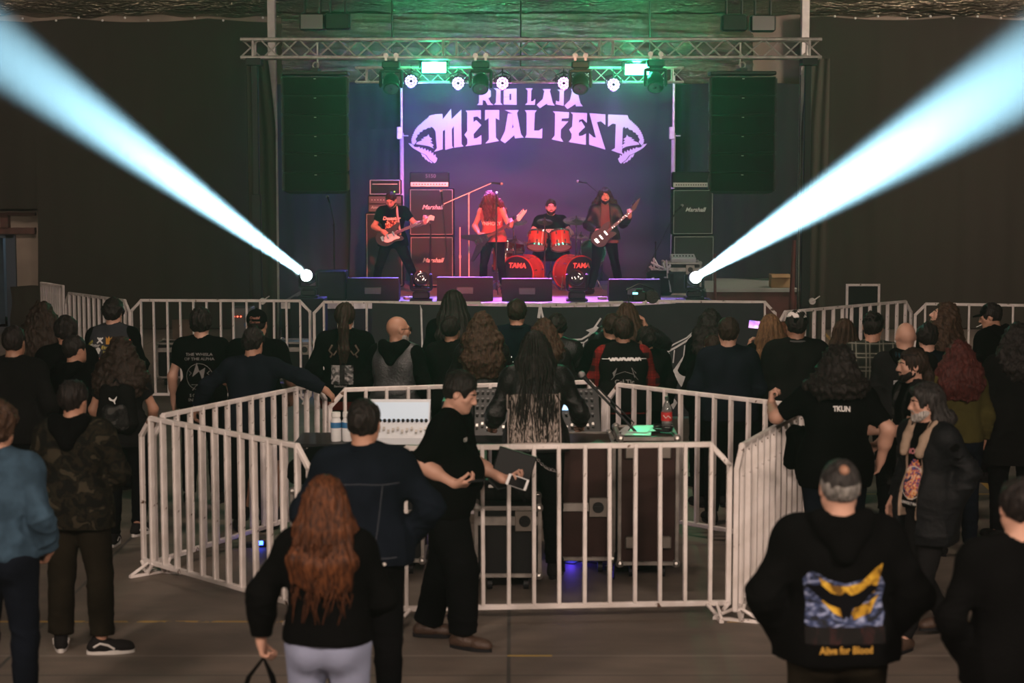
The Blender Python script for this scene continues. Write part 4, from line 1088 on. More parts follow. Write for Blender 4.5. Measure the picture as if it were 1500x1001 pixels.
# papers and cables on the upright case
m = MB(); rr = random.Random(4)
o = empty('paper_sheets', (cB.x - .03, 13.66, 1.062), label='loose glossy sheets lit green on top of the upright case', cat='papers')
for k in range(4): MB().box((rr.uniform(-.07, .05), rr.uniform(-.12, .12), .002 + k * .003), (.21, .29, .002), rz=rr.uniform(-.5, .5)).build('sheet', mat('glossy_paper', (.62, .66, .64), .25), o)
def cable(pts, label, r=.006, m=M_BLACK, name='cable'):
    P = [Vector(p) for p in pts]; out = []
    for i in range(len(P) - 1):
        p0, p1, p2, p3 = P[max(i - 1, 0)], P[i], P[i + 1], P[min(i + 2, len(P) - 1)]
        for k in range(6):
            t = k / 6; out.append(.5 * ((2 * p1) + (-p0 + p2) * t + (2 * p0 - 5 * p1 + 4 * p2 - p3) * t * t + (-p0 + 3 * p1 - 3 * p2 + p3) * t ** 3))
    out.append(P[-1]); o = MB().tube(out, r, 6).build(name, m, None, True); tag(o, label, 'cable'); return o
def coil(c, rad, n, label, z, r=.006, seed=1, m=M_BLACK, flat=1.0):
    rr = random.Random(seed); pts = []
    for k in range(n * 7):
        a = k * 2 * PI / 7; R_ = rad * rr.uniform(.75, 1.15); pts.append((c[0] + math.cos(a) * R_, c[1] + math.sin(a) * R_ * flat, z + .006 + rr.uniform(0, .012) + .001 * k))
    return cable(pts, label, r, m)
coil((cB.x + .12, 13.55), .07, 5, 'black cable coiled on the upright case beside the bottle', 1.075, .004, 3, flat=1.6)
g = onz(925, 836, 0); coil((g.x, g.y), .20, 3, 'black cable looped on the floor under the upright case', 0, .007, 8, flat=.5)
a0 = onz(800, 822, 0); a1 = onz(905, 832, 0); cable([(a0.x, a0.y, .01), (a0.x + .2, a0.y - .15, .01), ((a0.x + a1.x) / 2, a0.y - .05, .01), (a1.x, a1.y, .01)], 'thin black cable running along the floor under the cases', .006)
# microphone stand in the pen
b = onz(903, 838, 0); zb = at(903, 648, b.y).z; r_ = empty('microphone_stand', (b.x, b.y, 0), label='black boom microphone stand inside the mixing pen between the two maroon cases', cat='microphone stand')
m = MB(); stand_tripod(m, (0, 0, zb), 0, .012, .30, .4); m.build('stand', M_BLACKMETAL, r_, True)
e0 = at(868, 566, b.y + .1) - Vector((b.x, b.y, 0)); e1 = at(978, 682, b.y - .15) - Vector((b.x, b.y, 0))
MB().cyl(e0, e1, .010).sph((0, 0, zb), .03, 10, 6).build('boom', M_BLACKMETAL, r_, True)
d = (e0 - e1).normalized(); MB().cyl(e0 - d * .02, e0 + d * .10, .012, .018, 10).build('microphone', M_BLACK, r_, True); MB().sph(e0 + d * .12, .028, 12, 8).build('mic_head', mat('mic_grille', (.45, .42, .42), .4, .8), r_, True)
MB().tube([e0, e0 + Vector((.05, 0, -.02)), (e0 + e1) / 2 + Vector((.03, 0, .02)), Vector((.02, -.03, zb)), Vector((.03, -.05, zb * .5)), Vector((.05, -.1, .02))], .006).build('mic_cable', M_BLACK, r_, True)
# tilted black board, chain, small items
if False: r_ = empty('music_stand', (p.x, 12.8, 0), label='black tilted music stand desk behind the front barrier', cat='music stand')
q0 = at(778, 660, 12.2); q1 = at(815, 690, 12.2); links = MB()
for k in range(15):
    t = k / 14; c = q0.lerp(q1, t) + Vector((0, 0, -.035 * math.sin(t * PI)))
    links.M = Matrix.Translation(c) @ Euler((0, .7, (k % 2) * PI / 2)).to_matrix().to_4x4()
    links.tube([(math.cos(a) * .012, 0, math.sin(a) * .007) for a in [j * PI / 4 for j in range(9)]], .0028, 5)
links.M = Matrix.Identity(4); o = links.build('hanging_chain', M_CHROME); tag(o, 'short steel chain hanging from the front barrier rail', 'chain')
# blue glow lamp on the pen floor
p = onz(378, 796, .03); M_BLUEG = mat('blue_indicator', (.05, .1, 1), .4, emit=(.03, .08, 1), estr=14)
r_ = empty('power_strip', (p.x, p.y, 0), .3, label='black power strip with a glowing blue switch on the pen floor', cat='power strip')
MB().box((0, 0, .022), (.30, .06, .044), bev=.008).build('strip_body', M_BLACK, r_); MB().box((0, -.028, .036), (.07, .02, .03)).build('switch', M_BLUEG, r_)
light('case_glow_light', 'POINT', (at(836, 840, 13.9).x, 13.9, .06), None, (.12, .05, 1), 1.1, shadow_soft_size=.03)
r_ = MB().box((0, 0, .03), (.12, .05, .05), bev=.01).build('led_brick', M_BLUEG, loc=(at(836, 840, 14.0).x, 14.15, 0)); tag(r_, 'small glowing blue lamp brick under the tall maroon case', 'lamp')
# stuff at the stage sides
x = at(1142, 417, 29.6); o = MB()
o.box((0, 0, .01), (.30, .26, .02)).box((0, -.13, .11), (.30, .012, .2)).box((0, .13, .11), (.30, .012, .2)).box((-.15, 0, .11), (.012, .26, .2)).box((.15, 0, .11), (.012, .26, .2)).box((0, -.17, .19), (.30, .10, .008), rx=.5)
bx = o.build('cardboard_box', mat('cardboard', (.30, .19, .09), .85, var=.15), loc=(x.x, 29.6, at(1100, 424, 29.2).z + .006)); tag(bx, 'open cardboard box on the red side platform', 'box')
for u0, v0, u1, v1, s_ in ((1163, 352, 1158, 440, 'red-brown post leaning by the lift tower right of the stage'), (1047, 372, 1049, 440, 'slim dark post behind the right beam light')):
    a = at(u0, v0, 29.0); b = at(u1, v1, 29.0); a2 = Vector((b.x, 29.0, 0)); o = MB().cyl(a2, a, .055 if u0 > 1100 else .03, .03 if u0 > 1100 else .02).build('post', mat('red_brown_panel', (.10, .022, .018), .6), None, True); tag(o, s_, 'post')
o = empty('frame_sign', (at(1264, 430, 24.6).x, 24.6, 0), .05, label='white square-tube frame standing behind the right barriers', cat='frame')
h1 = at(1264, 416, 24.6).z; W = at(1288, 430, 24.6).x - at(1241, 430, 24.6).x; m = MB()
for x_ in (-W / 2, W / 2): m.box((x_, 0, h1 / 2), (.03, .03, h1))
m.box((0, 0, h1 - .015), (W, .03, .03)).box((0, 0, .6), (W, .03, .03)); m.build('frame', M_FENCE, o); MB().box((0, 0, (h1 + .6) / 2), (W - .03, .01, h1 - .64)).build('mesh_panel', M_BLACK, o)
# power cabinet behind the left barriers
o = empty('power_distributor', (at(353, 470, 25.3).x, 25.3, 0), label='grey power distribution rack with red indicators behind the left barrier', cat='power rack')
x0, x1, z0, z1 = from_px(333, 452, 363, 494, 25.2); MB().box((0, .2, z1 / 2), (x1 - x0, .4, z1), bev=.01).build('cabinet', mat('grey_paint', (.085, .08, .08), .5), o)
m = MB(); [m.sph((-.09 + .045 * k, -.008, z1 - .12), .011) for k in range(3)]; m.build('indicator', mat('red_led', (.8, .05, .02), .4, emit=(1, .1, .05), estr=5), o)
m = MB(); [m.cyl((.08, -.002, z1 - .1 - .13 * k), (.08, -.05, z1 - .1 - .13 * k), .035, n=12) for k in range(3)]; m.build('socket', mat('blue_socket', (.05, .10, .18), .5), o)
cable([(at(340, 480, 25).x, 25.1, z1 - .2), (at(345, 480, 25).x, 24.9, .5), (at(350, 480, 25).x, 25.0, .15), (at(330, 480, 25).x, 24.7, .02)], 'black supply cable hanging from the grey power rack', .014)
flight_case((at(262, 520, 25.4).x, 25.5), .55, .5, .60, 0, 'dark flight case on the floor behind the left barrier', M_BLKLAM, .8)
flight_case((at(432, 560, 25).x, 25.4), .5, .5, .62, 0, 'dark flight case behind the left barrier near the stage corner', M_BLKLAM, .8)
o = MB().box((0, 0, .45), (.42, .03, .85), rx=.1).build('wood_board', mat('brown_board', (.12, .075, .05), .7, var=.3), loc=(at(258, 470, 25.0).x, 25.9, 0)); tag(o, 'brown wooden board leaning behind the left barrier', 'board')
# clutter on the right flight case of the stage
p = at(968, 378, 29.4); o = empty('cable_pile', (p.x, 29.5, STZ), label='heap of pale cables and cloth beside the stage flight case, lit purple', cat='cable heap')
for k in range(5): 
    rr = random.Random(k); P = [(rr.uniform(-.2, .2), rr.uniform(-.12, .12), .25 + rr.uniform(-.2, .35)) for _ in range(8)]
    MB().tube(P, .016, 6).build('cable_loop', mat('pale_cable', (.45, .40, .48), .5), o, True)
MB().box((0, .05, .2), (.42, .3, .40), bev=.05).build('bag', M_CLOTHBLK, o)
p = at(1002, 370, 29.6); o = empty('rack_mixer', (p.x, 29.8, STZ + .53), label='small pale rack mixer tilted on the stage flight case', cat='mixer')
MB().box((0, 0, .05), (.40, .3, .07), rx=.2, bev=.01).build('shell', mat('pale_console', (.40, .38, .42), .4), o); m = MB(); [m.cyl((-.15 + .05 * k, -.05, .08), (-.15 + .05 * k, -.05, .10), .01) for k in range(7)]; m.build_each('knob', M_BLACK, o)
# foot pedals on the stage lip
for i, (u, s_) in enumerate(((712, 'at the foot of the singer'), (882, 'beside the guitarist at the right'), (598, 'near the bassist foot'))):
    p = at(u, 434, 28.6); o = empty('effect_pedal', (p.x, 28.55, STZ), .2 * i, label='small metallic effect pedal ' + s_, cat='effect pedal')
    MB().box((0, 0, .025), (.13, .10, .05), bev=.008).build('pedal_body', M_SILVER, o); MB().cyl((0, -.02, .05), (0, -.02, .062), .014, n=10).build('foot_switch', M_CHROME, o)
# ================================================================== people: bodies grown as one smooth surface
def V3(*a): return np.array(a, dtype=np.float64)
class Grid:
    """Distance field sampled on a rectilinear grid; primitives are blended in locally."""
    def __init__(s, axes):
        s.ax = [np.asarray(a, dtype=np.float32) for a in axes]
        s.d = np.full([len(a) for a in s.ax], 0.06, dtype=np.float32)
    def block(s, lo, hi):
        sl = []
        for a, l, h in zip(s.ax, lo, hi):
            i = max(0, int(np.searchsorted(a, l)) - 1); j = min(len(a), int(np.searchsorted(a, h)) + 1)
            if j <= i: return None
            sl.append(slice(i, j))
        X = s.ax[0][sl[0]][:, None, None]; Y = s.ax[1][sl[1]][None, :, None]; Z = s.ax[2][sl[2]][None, None, :]
        return tuple(sl), X, Y, Z
    def put(s, sl, v, k, op):
        a = s.d[sl]
        if op == 'u':
            if k > 0: h = np.maximum(k - np.abs(a - v), 0) / k; s.d[sl] = np.minimum(a, v) - h * h * k * .25
            else: s.d[sl] = np.minimum(a, v)
        elif op == 's':
            v = -v
            if k > 0: h = np.maximum(k - np.abs(a - v), 0) / k; s.d[sl] = np.maximum(a, v) + h * h * k * .25
            else: s.d[sl] = np.maximum(a, v)
    def cone(s, a, b, ra, rb, k=.03, op='u', flat=False):
        a = np.asarray(a, float); b = np.asarray(b, float); R = max(ra, rb); m = R + k + .03
        bl = s.block(np.minimum(a, b) - m, np.maximum(a, b) + m)
        if bl is None: return
        sl, X, Y, Z = bl; ab = b - a; L2 = float(ab @ ab) + 1e-9
        px, py, pz = X - a[0], Y - a[1], Z - a[2]
        t = np.clip((px * ab[0] + py * ab[1] + pz * ab[2]) / L2, 0, 1)
        v = np.sqrt((px - t * ab[0]) ** 2 + (py - t * ab[1]) ** 2 + (pz - t * ab[2]) ** 2) - (ra + (rb - ra) * t)
        if flat:
            n = ab / math.sqrt(L2); v = np.maximum(v, (X - b[0]) * n[0] + (Y - b[1]) * n[1] + (Z - b[2]) * n[2])
        s.put(sl, v.astype(np.float32), k, op)
    def ell(s, c, r, R=None, k=.03, op='u'):
        c = np.asarray(c, float); r = np.asarray(r, float); m = r.max() + k + .03
        bl = s.block(c - m, c + m)
        if bl is None: return
        sl, X, Y, Z = bl; px, py, pz = X - c[0], Y - c[1], Z - c[2]
        if R is not None:
            R = np.asarray(R); px, py, pz = (R[0, 0] * px + R[1, 0] * py + R[2, 0] * pz, R[0, 1] * px + R[1, 1] * py + R[2, 1] * pz, R[0, 2] * px + R[1, 2] * py + R[2, 2] * pz)
        q = np.sqrt((px / r[0]) ** 2 + (py / r[1]) ** 2 + (pz / r[2]) ** 2) + 1e-6
        q2 = np.sqrt((px / r[0] ** 2) ** 2 + (py / r[1] ** 2) ** 2 + (pz / r[2] ** 2) ** 2) + 1e-6
        v = q * (q - 1) / q2
        s.put(sl, v.astype(np.float32), k, op)
    def cut(s, p, n, k=0.0):
        """Keep the side the normal points away from."""
        X, Y, Z = s.ax[0][:, None, None], s.ax[1][None, :, None], s.ax[2][None, None, :]
        v = (X - p[0]) * n[0] + (Y - p[1]) * n[1] + (Z - p[2]) * n[2]
        s.d = np.maximum(s.d, v.astype(np.float32))
    def mesh(s):
        d = s.d; ins = d < 0
        c = ins[:-1, :-1, :-1].astype(np.int8)
        for i in (0, 1):
            for j in (0, 1):
                for k in (0, 1):
                    if i + j + k: c = c + ins[i:d.shape[0] - 1 + i, j:d.shape[1] - 1 + j, k:d.shape[2] - 1 + k]
        act = (c > 0) & (c < 8); I, J, K = np.nonzero(act)
        if len(I) == 0: return np.zeros((0, 3)), np.zeros((0, 4), int)
        idx = np.full(act.shape, -1, dtype=np.int32); idx[I, J, K] = np.arange(len(I))
        acc = np.zeros((len(I), 3)); cnt = np.zeros(len(I))
        corners = [(0,0,0),(1,0,0),(0,1,0),(1,1,0),(0,0,1),(1,0,1),(0,1,1),(1,1,1)]
        val = {q: d[I + q[0], J + q[1], K + q[2]].astype(np.float64) for q in corners}
        pos = {q: np.stack([s.ax[0][I + q[0]], s.ax[1][J + q[1]], s.ax[2][K + q[2]]], 1).astype(np.float64) for q in corners}
        for q in corners:
            for ax in range(3):
                if q[ax]: continue
                r = list(q); r[ax] = 1; r = tuple(r)
                m = (val[q] < 0) != (val[r] < 0); t = (val[q][m] / (val[q][m] - val[r][m]))[:, None]
                acc[m] += pos[q][m] * (1 - t) + pos[r][m] * t; cnt[m] += 1
        V = acc / cnt[:, None]; Q = []
        # quads around each crossing grid edge
        for ax in range(3):
            b, c_ = [(1, 2), (2, 0), (0, 1)][ax]
            sh = [slice(1, -1)] * 3; sh[ax] = slice(0, d.shape[ax] - 1); nx = list(sh); nx[ax] = slice(1, d.shape[ax])
            a0 = ins[tuple(sh)]; a1 = ins[tuple(nx)]
            E = np.nonzero(a0 != a1); g = [e.copy() for e in E]
            for q in range(3):
                if q != ax: g[q] = g[q] + 1
            def cell(db, dc):
                h = [x.copy() for x in g]; h[b] = h[b] - db; h[c_] = h[c_] - dc; return idx[h[0], h[1], h[2]]
            q4 = np.stack([cell(1, 1), cell(0, 1), cell(0, 0), cell(1, 0)], 1)
            fl = a0[E]; q4[~fl] = q4[~fl][:, ::-1]; Q.append(q4)
        Q = np.concatenate(Q); Q = Q[(Q >= 0).all(1)]
        return V, Q

def fold(V, amp, f, seed, aniso=(1, 1, 1), n=3):
    """Ridged folds, like creases in cloth."""
    r = np.random.default_rng(seed + 100); P = V * np.array(aniso); out = np.zeros(len(V))
    wx = .35 * np.sin(P[:, 2] * f * .55 + seed) + .25 * np.sin(P[:, 0] * f * .8 + 2 * seed)
    for i in range(n):
        k = r.normal(size=3); k /= np.linalg.norm(k); k *= f * r.uniform(.7, 1.4)
        out += (1 - np.abs(np.sin(P @ k * .5 + wx * 1.6 + r.uniform(0, 6)))) ** 2.2
    return amp * (out / n * 2.2 - .75)
def vnormals(V, Q):
    n = np.cross(V[Q[:, 2]] - V[Q[:, 0]], V[Q[:, 3]] - V[Q[:, 1]]); N = np.zeros_like(V)
    for k in range(4): np.add.at(N, Q[:, k], n)
    return N / (np.linalg.norm(N, axis=1, keepdims=True) + 1e-9)
def wob(V, amp, f, seed, aniso=(1, 1, 1), n=5):
    r = np.random.default_rng(seed); out = np.zeros(len(V)); P = V * np.array(aniso)
    for i in range(n):
        k = r.normal(size=3); k /= np.linalg.norm(k); k *= f * r.uniform(.6, 1.6)
        ph = r.uniform(0, 6.28); out += np.sin(P @ k + ph + 1.1 * np.sin(P @ (k[[1, 2, 0]] * .5) + ph * 2))
    return amp * out / n * 1.6
def axis_steps(lo, hi, step, fine=()):
    """Grid coordinates with finer spacing inside the given (lo, hi, step) intervals."""
    xs = [lo]; x = lo
    while x < hi:
        st = step
        for a, b, f in fine:
            if a - .001 <= x <= b: st = min(st, f)
            elif x < a < x + st: st = min(st, max(f, a - x + 1e-4))
        x += st; xs.append(x)
    return np.array(xs)

def rotm(yaw=0, pitch=0, roll=0):
    """yaw left +, pitch forward (down) +, roll to the right +; column vectors."""
    return np.array(Euler((-pitch, roll, yaw), 'XYZ').to_matrix().to_3x3()) if False else np.array((Matrix.Rotation(yaw, 3, 'Z') @ Matrix.Rotation(-pitch, 3, 'X') @ Matrix.Rotation(roll, 3, 'Y')))

SKIN = {
 'fair': mat('skin_fair', (.44, .25, .18), .5, spec=.4, bump=.06, bscale=150), 'tan': mat('skin_tan', (.36, .19, .125), .5, spec=.4, bump=.06, bscale=150),
 'dark': mat('skin_olive', (.26, .135, .085), .5, spec=.4, bump=.06, bscale=150)}
for m_ in SKIN.values():
    m_.node_tree.nodes['Principled BSDF'].inputs['Subsurface Weight'].default_value = 0.0
def hairmat(name, c, c2, wave=90):
    m = bpy.data.materials.new(name); m.use_nodes = True; nt = m.node_tree; N = nt.nodes; L = nt.links; b = N['Principled BSDF']
    tc = N.new('ShaderNodeTexCoord'); mp = N.new('ShaderNodeMapping'); mp.inputs['Scale'].default_value = (1, 1, .12); L.new(tc.outputs['Object'], mp.inputs[0])
    n = N.new('ShaderNodeTexNoise'); n.inputs['Scale'].default_value = wave; n.inputs['Detail'].default_value = 4; L.new(mp.outputs[0], n.inputs['Vector'])
    r = N.new('ShaderNodeValToRGB'); r.color_ramp.elements[0].color = (*c2, 1); r.color_ramp.elements[0].position = .35; r.color_ramp.elements[1].color = (*c, 1); r.color_ramp.elements[1].position = .65
    L.new(n.outputs[0], r.inputs[0]); L.new(r.outputs[0], b.inputs['Base Color'])
    bp = N.new('ShaderNodeBump'); bp.inputs['Strength'].default_value = .8; bp.inputs['Distance'].default_value = .01; L.new(n.outputs[0], bp.inputs['Height']); L.new(bp.outputs[0], b.inputs['Normal'])
    b.inputs['Roughness'].default_value = .48; b.inputs['Specular IOR Level'].default_value = .12
    return m
HAIR = {'black': hairmat('black_hair', (.018, .014, .012), (.006, .005, .005)), 'brown': hairmat('brown_hair', (.060, .034, .020), (.018, .010, .007)),
        'darkbrown': hairmat('dark_brown_hair', (.032, .020, .014), (.010, .007, .005)), 'red': hairmat('auburn_hair', (.105, .036, .013), (.018, .007, .004)),
        'winered': hairmat('wine_red_hair', (.080, .020, .016), (.03, .009, .009)), 'blond': hairmat('light_brown_hair', (.17, .095, .045), (.06, .03, .015)),
        'grey': hairmat('grey_hair', (.21, .20, .185), (.06, .055, .05)), 'salt': hairmat('greying_black_hair', (.036, .033, .031), (.007, .006, .006)),
        'redbrown': hairmat('reddish_brown_hair', (.085, .028, .022), (.025, .009, .008)), 'white': hairmat('white_beard', (.45, .43, .40), (.16, .15, .14))}  # the singer's curls are reddish brown by their own colour
def cloth(name, c, rough=.9, var=.25, spec=.02, bump=.25, bscale=120, **k): return mat(name, c, rough, spec=spec, var=var, vscale=k.pop('vscale', 5), bump=bump, bscale=bscale, **k)
C_BLACK = cloth('black_cotton', (0.0026, 0.0026, 0.0027)); C_BLACK2 = cloth('washed_black_cotton', (0.0062, 0.0058, 0.0058)); C_NAVY = cloth('navy_knit', (0.0078, 0.0091, 0.0148), bscale=250)
C_LEATHER = mat('black_leather', (0.0074, 0.0068, 0.0068), .38, spec=.28, bump=.35, bscale=70); C_GREYLEATHER = mat('worn_grey_leather', (.045, .045, .048), .4, spec=.5, bump=.35, bscale=60, var=.3)
C_DENIM = cloth('dark_denim', (0.0059, 0.0082, 0.0134), bscale=300, var=.35); C_DENIMBLUE = cloth('light_blue_denim', (.040, .075, .110), bscale=300, var=.4, vscale=9)
C_DENIMGREY = cloth('grey_denim', (.035, .036, .042), bscale=300); C_JEANBLK = cloth('black_denim', (0.0037, 0.0037, 0.0043), bscale=300); C_PALEJEAN = cloth('pale_blue_jean', (.21, .235, .33), bscale=300, var=.12)
C_OLIVE = cloth('olive_knit', (.060, .052, .016), bscale=200); C_CHARCOAL = cloth('charcoal_cotton', (0.0097, 0.0093, 0.0097)); C_BROWNPANT = cloth('dark_khaki', (0.0148, 0.0122, 0.0078))
C_SALMON = cloth('salmon_cotton', (.36, .10, .085)); C_SHEAR = cloth('cream_shearling', (.46, .34, .25), bump=1.0, bscale=140, var=.2); C_RED = cloth('red_cotton', (.20, .018, .014)); C_GREY = cloth('grey_cotton', (.09, .09, .09))
C_COAT = cloth('waxed_black_coat', (0.0049, 0.0056, 0.0067), rough=.6, spec=.12, bscale=40)
def camo_mat(name, cols):
    m = bpy.data.materials.new(name); m.use_nodes = True; nt = m.node_tree; N = nt.nodes; L = nt.links; b = N['Principled BSDF']
    tc = N.new('ShaderNodeTexCoord'); n = N.new('ShaderNodeTexNoise'); n.inputs['Scale'].default_value = 11; n.inputs['Detail'].default_value = 3; n.inputs['Distortion'].default_value = .8
    L.new(tc.outputs['Object'], n.inputs['Vector']); r = N.new('ShaderNodeValToRGB'); r.color_ramp.interpolation = 'CONSTANT'; e = r.color_ramp.elements
    e[0].color = (*cols[0], 1); e[1].position = .45; e[1].color = (*cols[1], 1)
    for p, c in ((.52, cols[2]), (.60, cols[3])): x = e.new(p); x.color = (*c, 1)
    L.new(n.outputs[0], r.inputs[0]); L.new(r.outputs[0], b.inputs['Base Color']); b.inputs['Roughness'].default_value = .9; b.inputs['Specular IOR Level'].default_value = .03
    return m
C_CAMO = camo_mat('camouflage_cloth', [(.006, .006, .005), (.014, .012, .008), (.008, .008, .006), (.032, .027, .018)])
C_CAMOBLK = camo_mat('black_camouflage', [(.010, .010, .010), (.022, .021, .020), (.012, .012, .012), (.05, .048, .045)])
def plaid_mat(name, base, dark, line, sc):
    m = bpy.data.materials.new(name); m.use_nodes = True; nt = m.node_tree; N = nt.nodes; L = nt.links; b = N['Principled BSDF']
    tc = N.new('ShaderNodeTexCoord'); sp = N.new('ShaderNodeSeparateXYZ'); L.new(tc.outputs['Object'], sp.inputs[0])
    def mth(op, a, c):
        n = N.new('ShaderNodeMath'); n.operation = op
        for i, x in enumerate((a, c)):
            if isinstance(x, (int, float)): n.inputs[i].default_value = x
            else: L.new(x, n.inputs[i])
        return n.outputs[0]
    pos = lambda c: mth('PINGPONG', mth('ADD', c, 10), sc / 2)
    bx, bz = mth('LESS_THAN', pos(sp.outputs[0]), sc * .22), mth('LESS_THAN', pos(sp.outputs[2]), sc * .22)
    f = mth('MULTIPLY', mth('ADD', bx, bz), .5)
    lx, lz = mth('LESS_THAN', mth('ABSOLUTE', mth('SUBTRACT', pos(sp.outputs[0]), sc * .36), 0), sc * .035), mth('LESS_THAN', mth('ABSOLUTE', mth('SUBTRACT', pos(sp.outputs[2]), sc * .36), 0), sc * .035)
    m1 = N.new('ShaderNodeMixRGB'); L.new(f, m1.inputs[0]); m1.inputs[1].default_value = (*base, 1); m1.inputs[2].default_value = (*dark, 1)
    m2 = N.new('ShaderNodeMixRGB'); L.new(mth('MAXIMUM', lx, lz), m2.inputs[0]); L.new(m1.outputs[0], m2.inputs[1]); m2.inputs[2].default_value = (*line, 1)
    L.new(m2.outputs[0], b.inputs['Base Color']); b.inputs['Roughness'].default_value = .9; b.inputs['Specular IOR Level'].default_value = .03
    return m
C_REDPLAID = plaid_mat('red_plaid', (.20, .015, .014), (.016, .008, .008), (.10, .01, .01), .12)
C_GREYPLAID = plaid_mat('green_grey_plaid', (.028, .032, .026), (.012, .014, .012), (.16, .16, .13), .11)
M_SOLE = mat('white_rubber_sole', (.55, .53, .50), .6); M_SHOEBLK = cloth('black_suede', (.014, .013, .013)); M_BOOT = mat('brown_leather_boot', (.050, .028, .018), .5, spec=.4, bump=.3, bscale=60)
M_EYE = mat('eye_white', (.55, .52, .50), .2, spec=.6); M_IRIS = mat('dark_iris', (.015, .010, .008), .15)

HC = V3(0, .005, 1.612)      # head centre in the neutral pose, height 1.72
NP = V3(0, -.015, 1.50)      # pivot of the head on the neck

class Person:
    def __init__(s, u, v, H=1.72, yaw=0.0, Y=None, skin='tan', w=1.0, fem=False, lean=0.0, side=0.0, twist=0.0, head=(0, 0, 0), arms=('down', 'down'),
                 legs=None, drop=0.0, belly=0.0, res=.0125, face=False, fine_hands=False, label='', group=None, seated=False, z0=0.0, shw=1.0, neck=True):
        s.w, s.fem, s.skin, s.shw = w, fem, skin, shw; s.res = res; s.face = face; s.belly = belly
        s.lean = lean; s.garments = []
        # skeleton
        s.RU = np.array(Matrix.Rotation(twist, 3, 'Z') @ Matrix.Rotation(-lean, 3, 'X') @ Matrix.Rotation(side, 3, 'Y'))
        piv = V3(0, 0, .98 - drop); s.piv = piv
        s.U = lambda p: piv + s.RU @ (np.asarray(p, float) - V3(0, 0, .98))
        s.RH = s.RU @ np.array(rotm(*head))
        npv = s.U(NP); s.npv = npv
        s.Hd = lambda p: npv + s.RH @ (np.asarray(p, float) + (HC - NP))
        hipw = .092 * (1.06 if fem else 1.0) * (w ** .5)
        s.hip = {sd: V3(sd * hipw, 0, .925 - drop) for sd in (-1, 1)}
        legs = legs or {}
        s.knee, s.ank, s.fyaw = {}, {}, {}
        for sd, nm in ((-1, 'L'), (1, 'R')):
            kn, an, fyw = legs.get(nm, ((sd * .115, .015, .49), (sd * .125, -.02, .085), -sd * .25))
            s.knee[sd], s.ank[sd], s.fyaw[sd] = np.array(kn, float), np.array(an, float), fyw
        shx = .166 * (.90 if fem else 1.0) * shw
        s.sh = {sd: s.U(V3(sd * shx, -.005, 1.412)) for sd in (-1, 1)}
        s.elb, s.wri, s.hdir, s.hcurl, s.palm = {}, {}, {}, {}, {}
        for sd, a in ((-1, arms[0]), (1, arms[1])):
            pr = {'down': ((.255, -.02, 1.15), (.262, .045, .915), (0, .05, -1), .5), 'pocket': ((.285, -.05, 1.16), (.205, .09, .985), (-.45, .35, -.8), .6),
                  'crossed': ((.26, .06, 1.17), (-.02, .235, 1.20), (-.95, -.2, .1), .5), 'front': ((.245, .02, 1.16), (.11, .25, 1.10), (-.5, .85, .1), .6),
                  'behind': ((.27, -.09, 1.17), (.09, -.15, 1.02), (-.8, -.1, -.4), .6), 'up': ((.30, .14, 1.36), (.13, .24, 1.60), (-.1, .2, 1), .9),
                  'chin': ((.22, .10, 1.18), (.07, .19, 1.42), (-.1, .1, 1), .8)}
            if isinstance(a, str): e, w_, hd, cu = pr[a]; pal = None
            else: e, w_, hd, cu = a[:4]; pal = a[4] if len(a) > 4 else None
            if isinstance(a, str):
                e = s.U(V3(sd * e[0] * (w ** .35) * shw, e[1], e[2])); w_ = s.U(V3(sd * w_[0] * (w ** .35), w_[1], w_[2])) ; hd = s.RU @ V3(sd * hd[0], hd[1], hd[2])
            else:
                e, w_, hd = V3(*e), V3(*w_), V3(*hd)
            # keep natural bone lengths
            sh = s.sh[sd]; d = e - sh; e = sh + d / np.linalg.norm(d) * .282
            d = w_ - e; w_ = e + d / np.linalg.norm(d) * .250
            s.elb[sd], s.wri[sd], s.hdir[sd], s.hcurl[sd] = e, w_, hd / np.linalg.norm(hd), cu
            s.palm[sd] = pal
        s.fine_hands = fine_hands if isinstance(fine_hands, (tuple, list)) else ((-1, 1) if fine_hands else ())
        # placement: the crown of the head lies on the ray of pixel (u, v)
        top = s.Hd(V3(0, -.01, .113)); sc = H / 1.72
        if Y is not None:
            z = at(u, v, Y).z; sc = (z - z0) / top[2]
        P = None
        for _ in range(3):
            T = onz(u, v, z0 + top[2] * sc) if Y is None else at(u, v, Y)
            P = T
        R = Matrix.Rotation(yaw, 3, 'Z'); off = R @ Vector((top[0] * sc, top[1] * sc, 0))
        s.root = empty('person', (P.x - off.x, P.y - off.y, z0), yaw, label=label, cat='person', group=group)
        s.root.scale = (sc, sc, sc); s.sc = sc
        # fine intervals
        fx, fy, fz = [], [], []
        hc = s.Hd(V3(0, 0, 0))
        if face:
            for f, c in zip((fx, fy, fz), hc): f.append((c - .125, c + .125, .0062 if face is True else face))
        for sd in s.fine_hands:
            c = s.wri[sd] + s.hdir[sd] * .09
            for f, q in zip((fx, fy, fz), c): f.append((q - .10, q + .10, .0058))
        pts = [hc, s.U(V3(0, 0, 1.2)), s.hip[1], s.hip[-1]] + [q for dct in (s.sh, s.elb, s.wri, s.knee, s.ank) for q in dct.values()] + [s.wri[sd] + s.hdir[sd] * .16 for sd in (-1, 1)]
        A = np.array(pts); lo, hi = A.min(0) - .2 * max(1, w), A.max(0) + .2 * max(1, w); lo[2] = max(-.03, A[:, 2].min() - .2)
        hi[2] = max(hi[2], hc[2] + .2)
        s.lo, s.hi, s.fi = lo, hi, (fx, fy, fz)
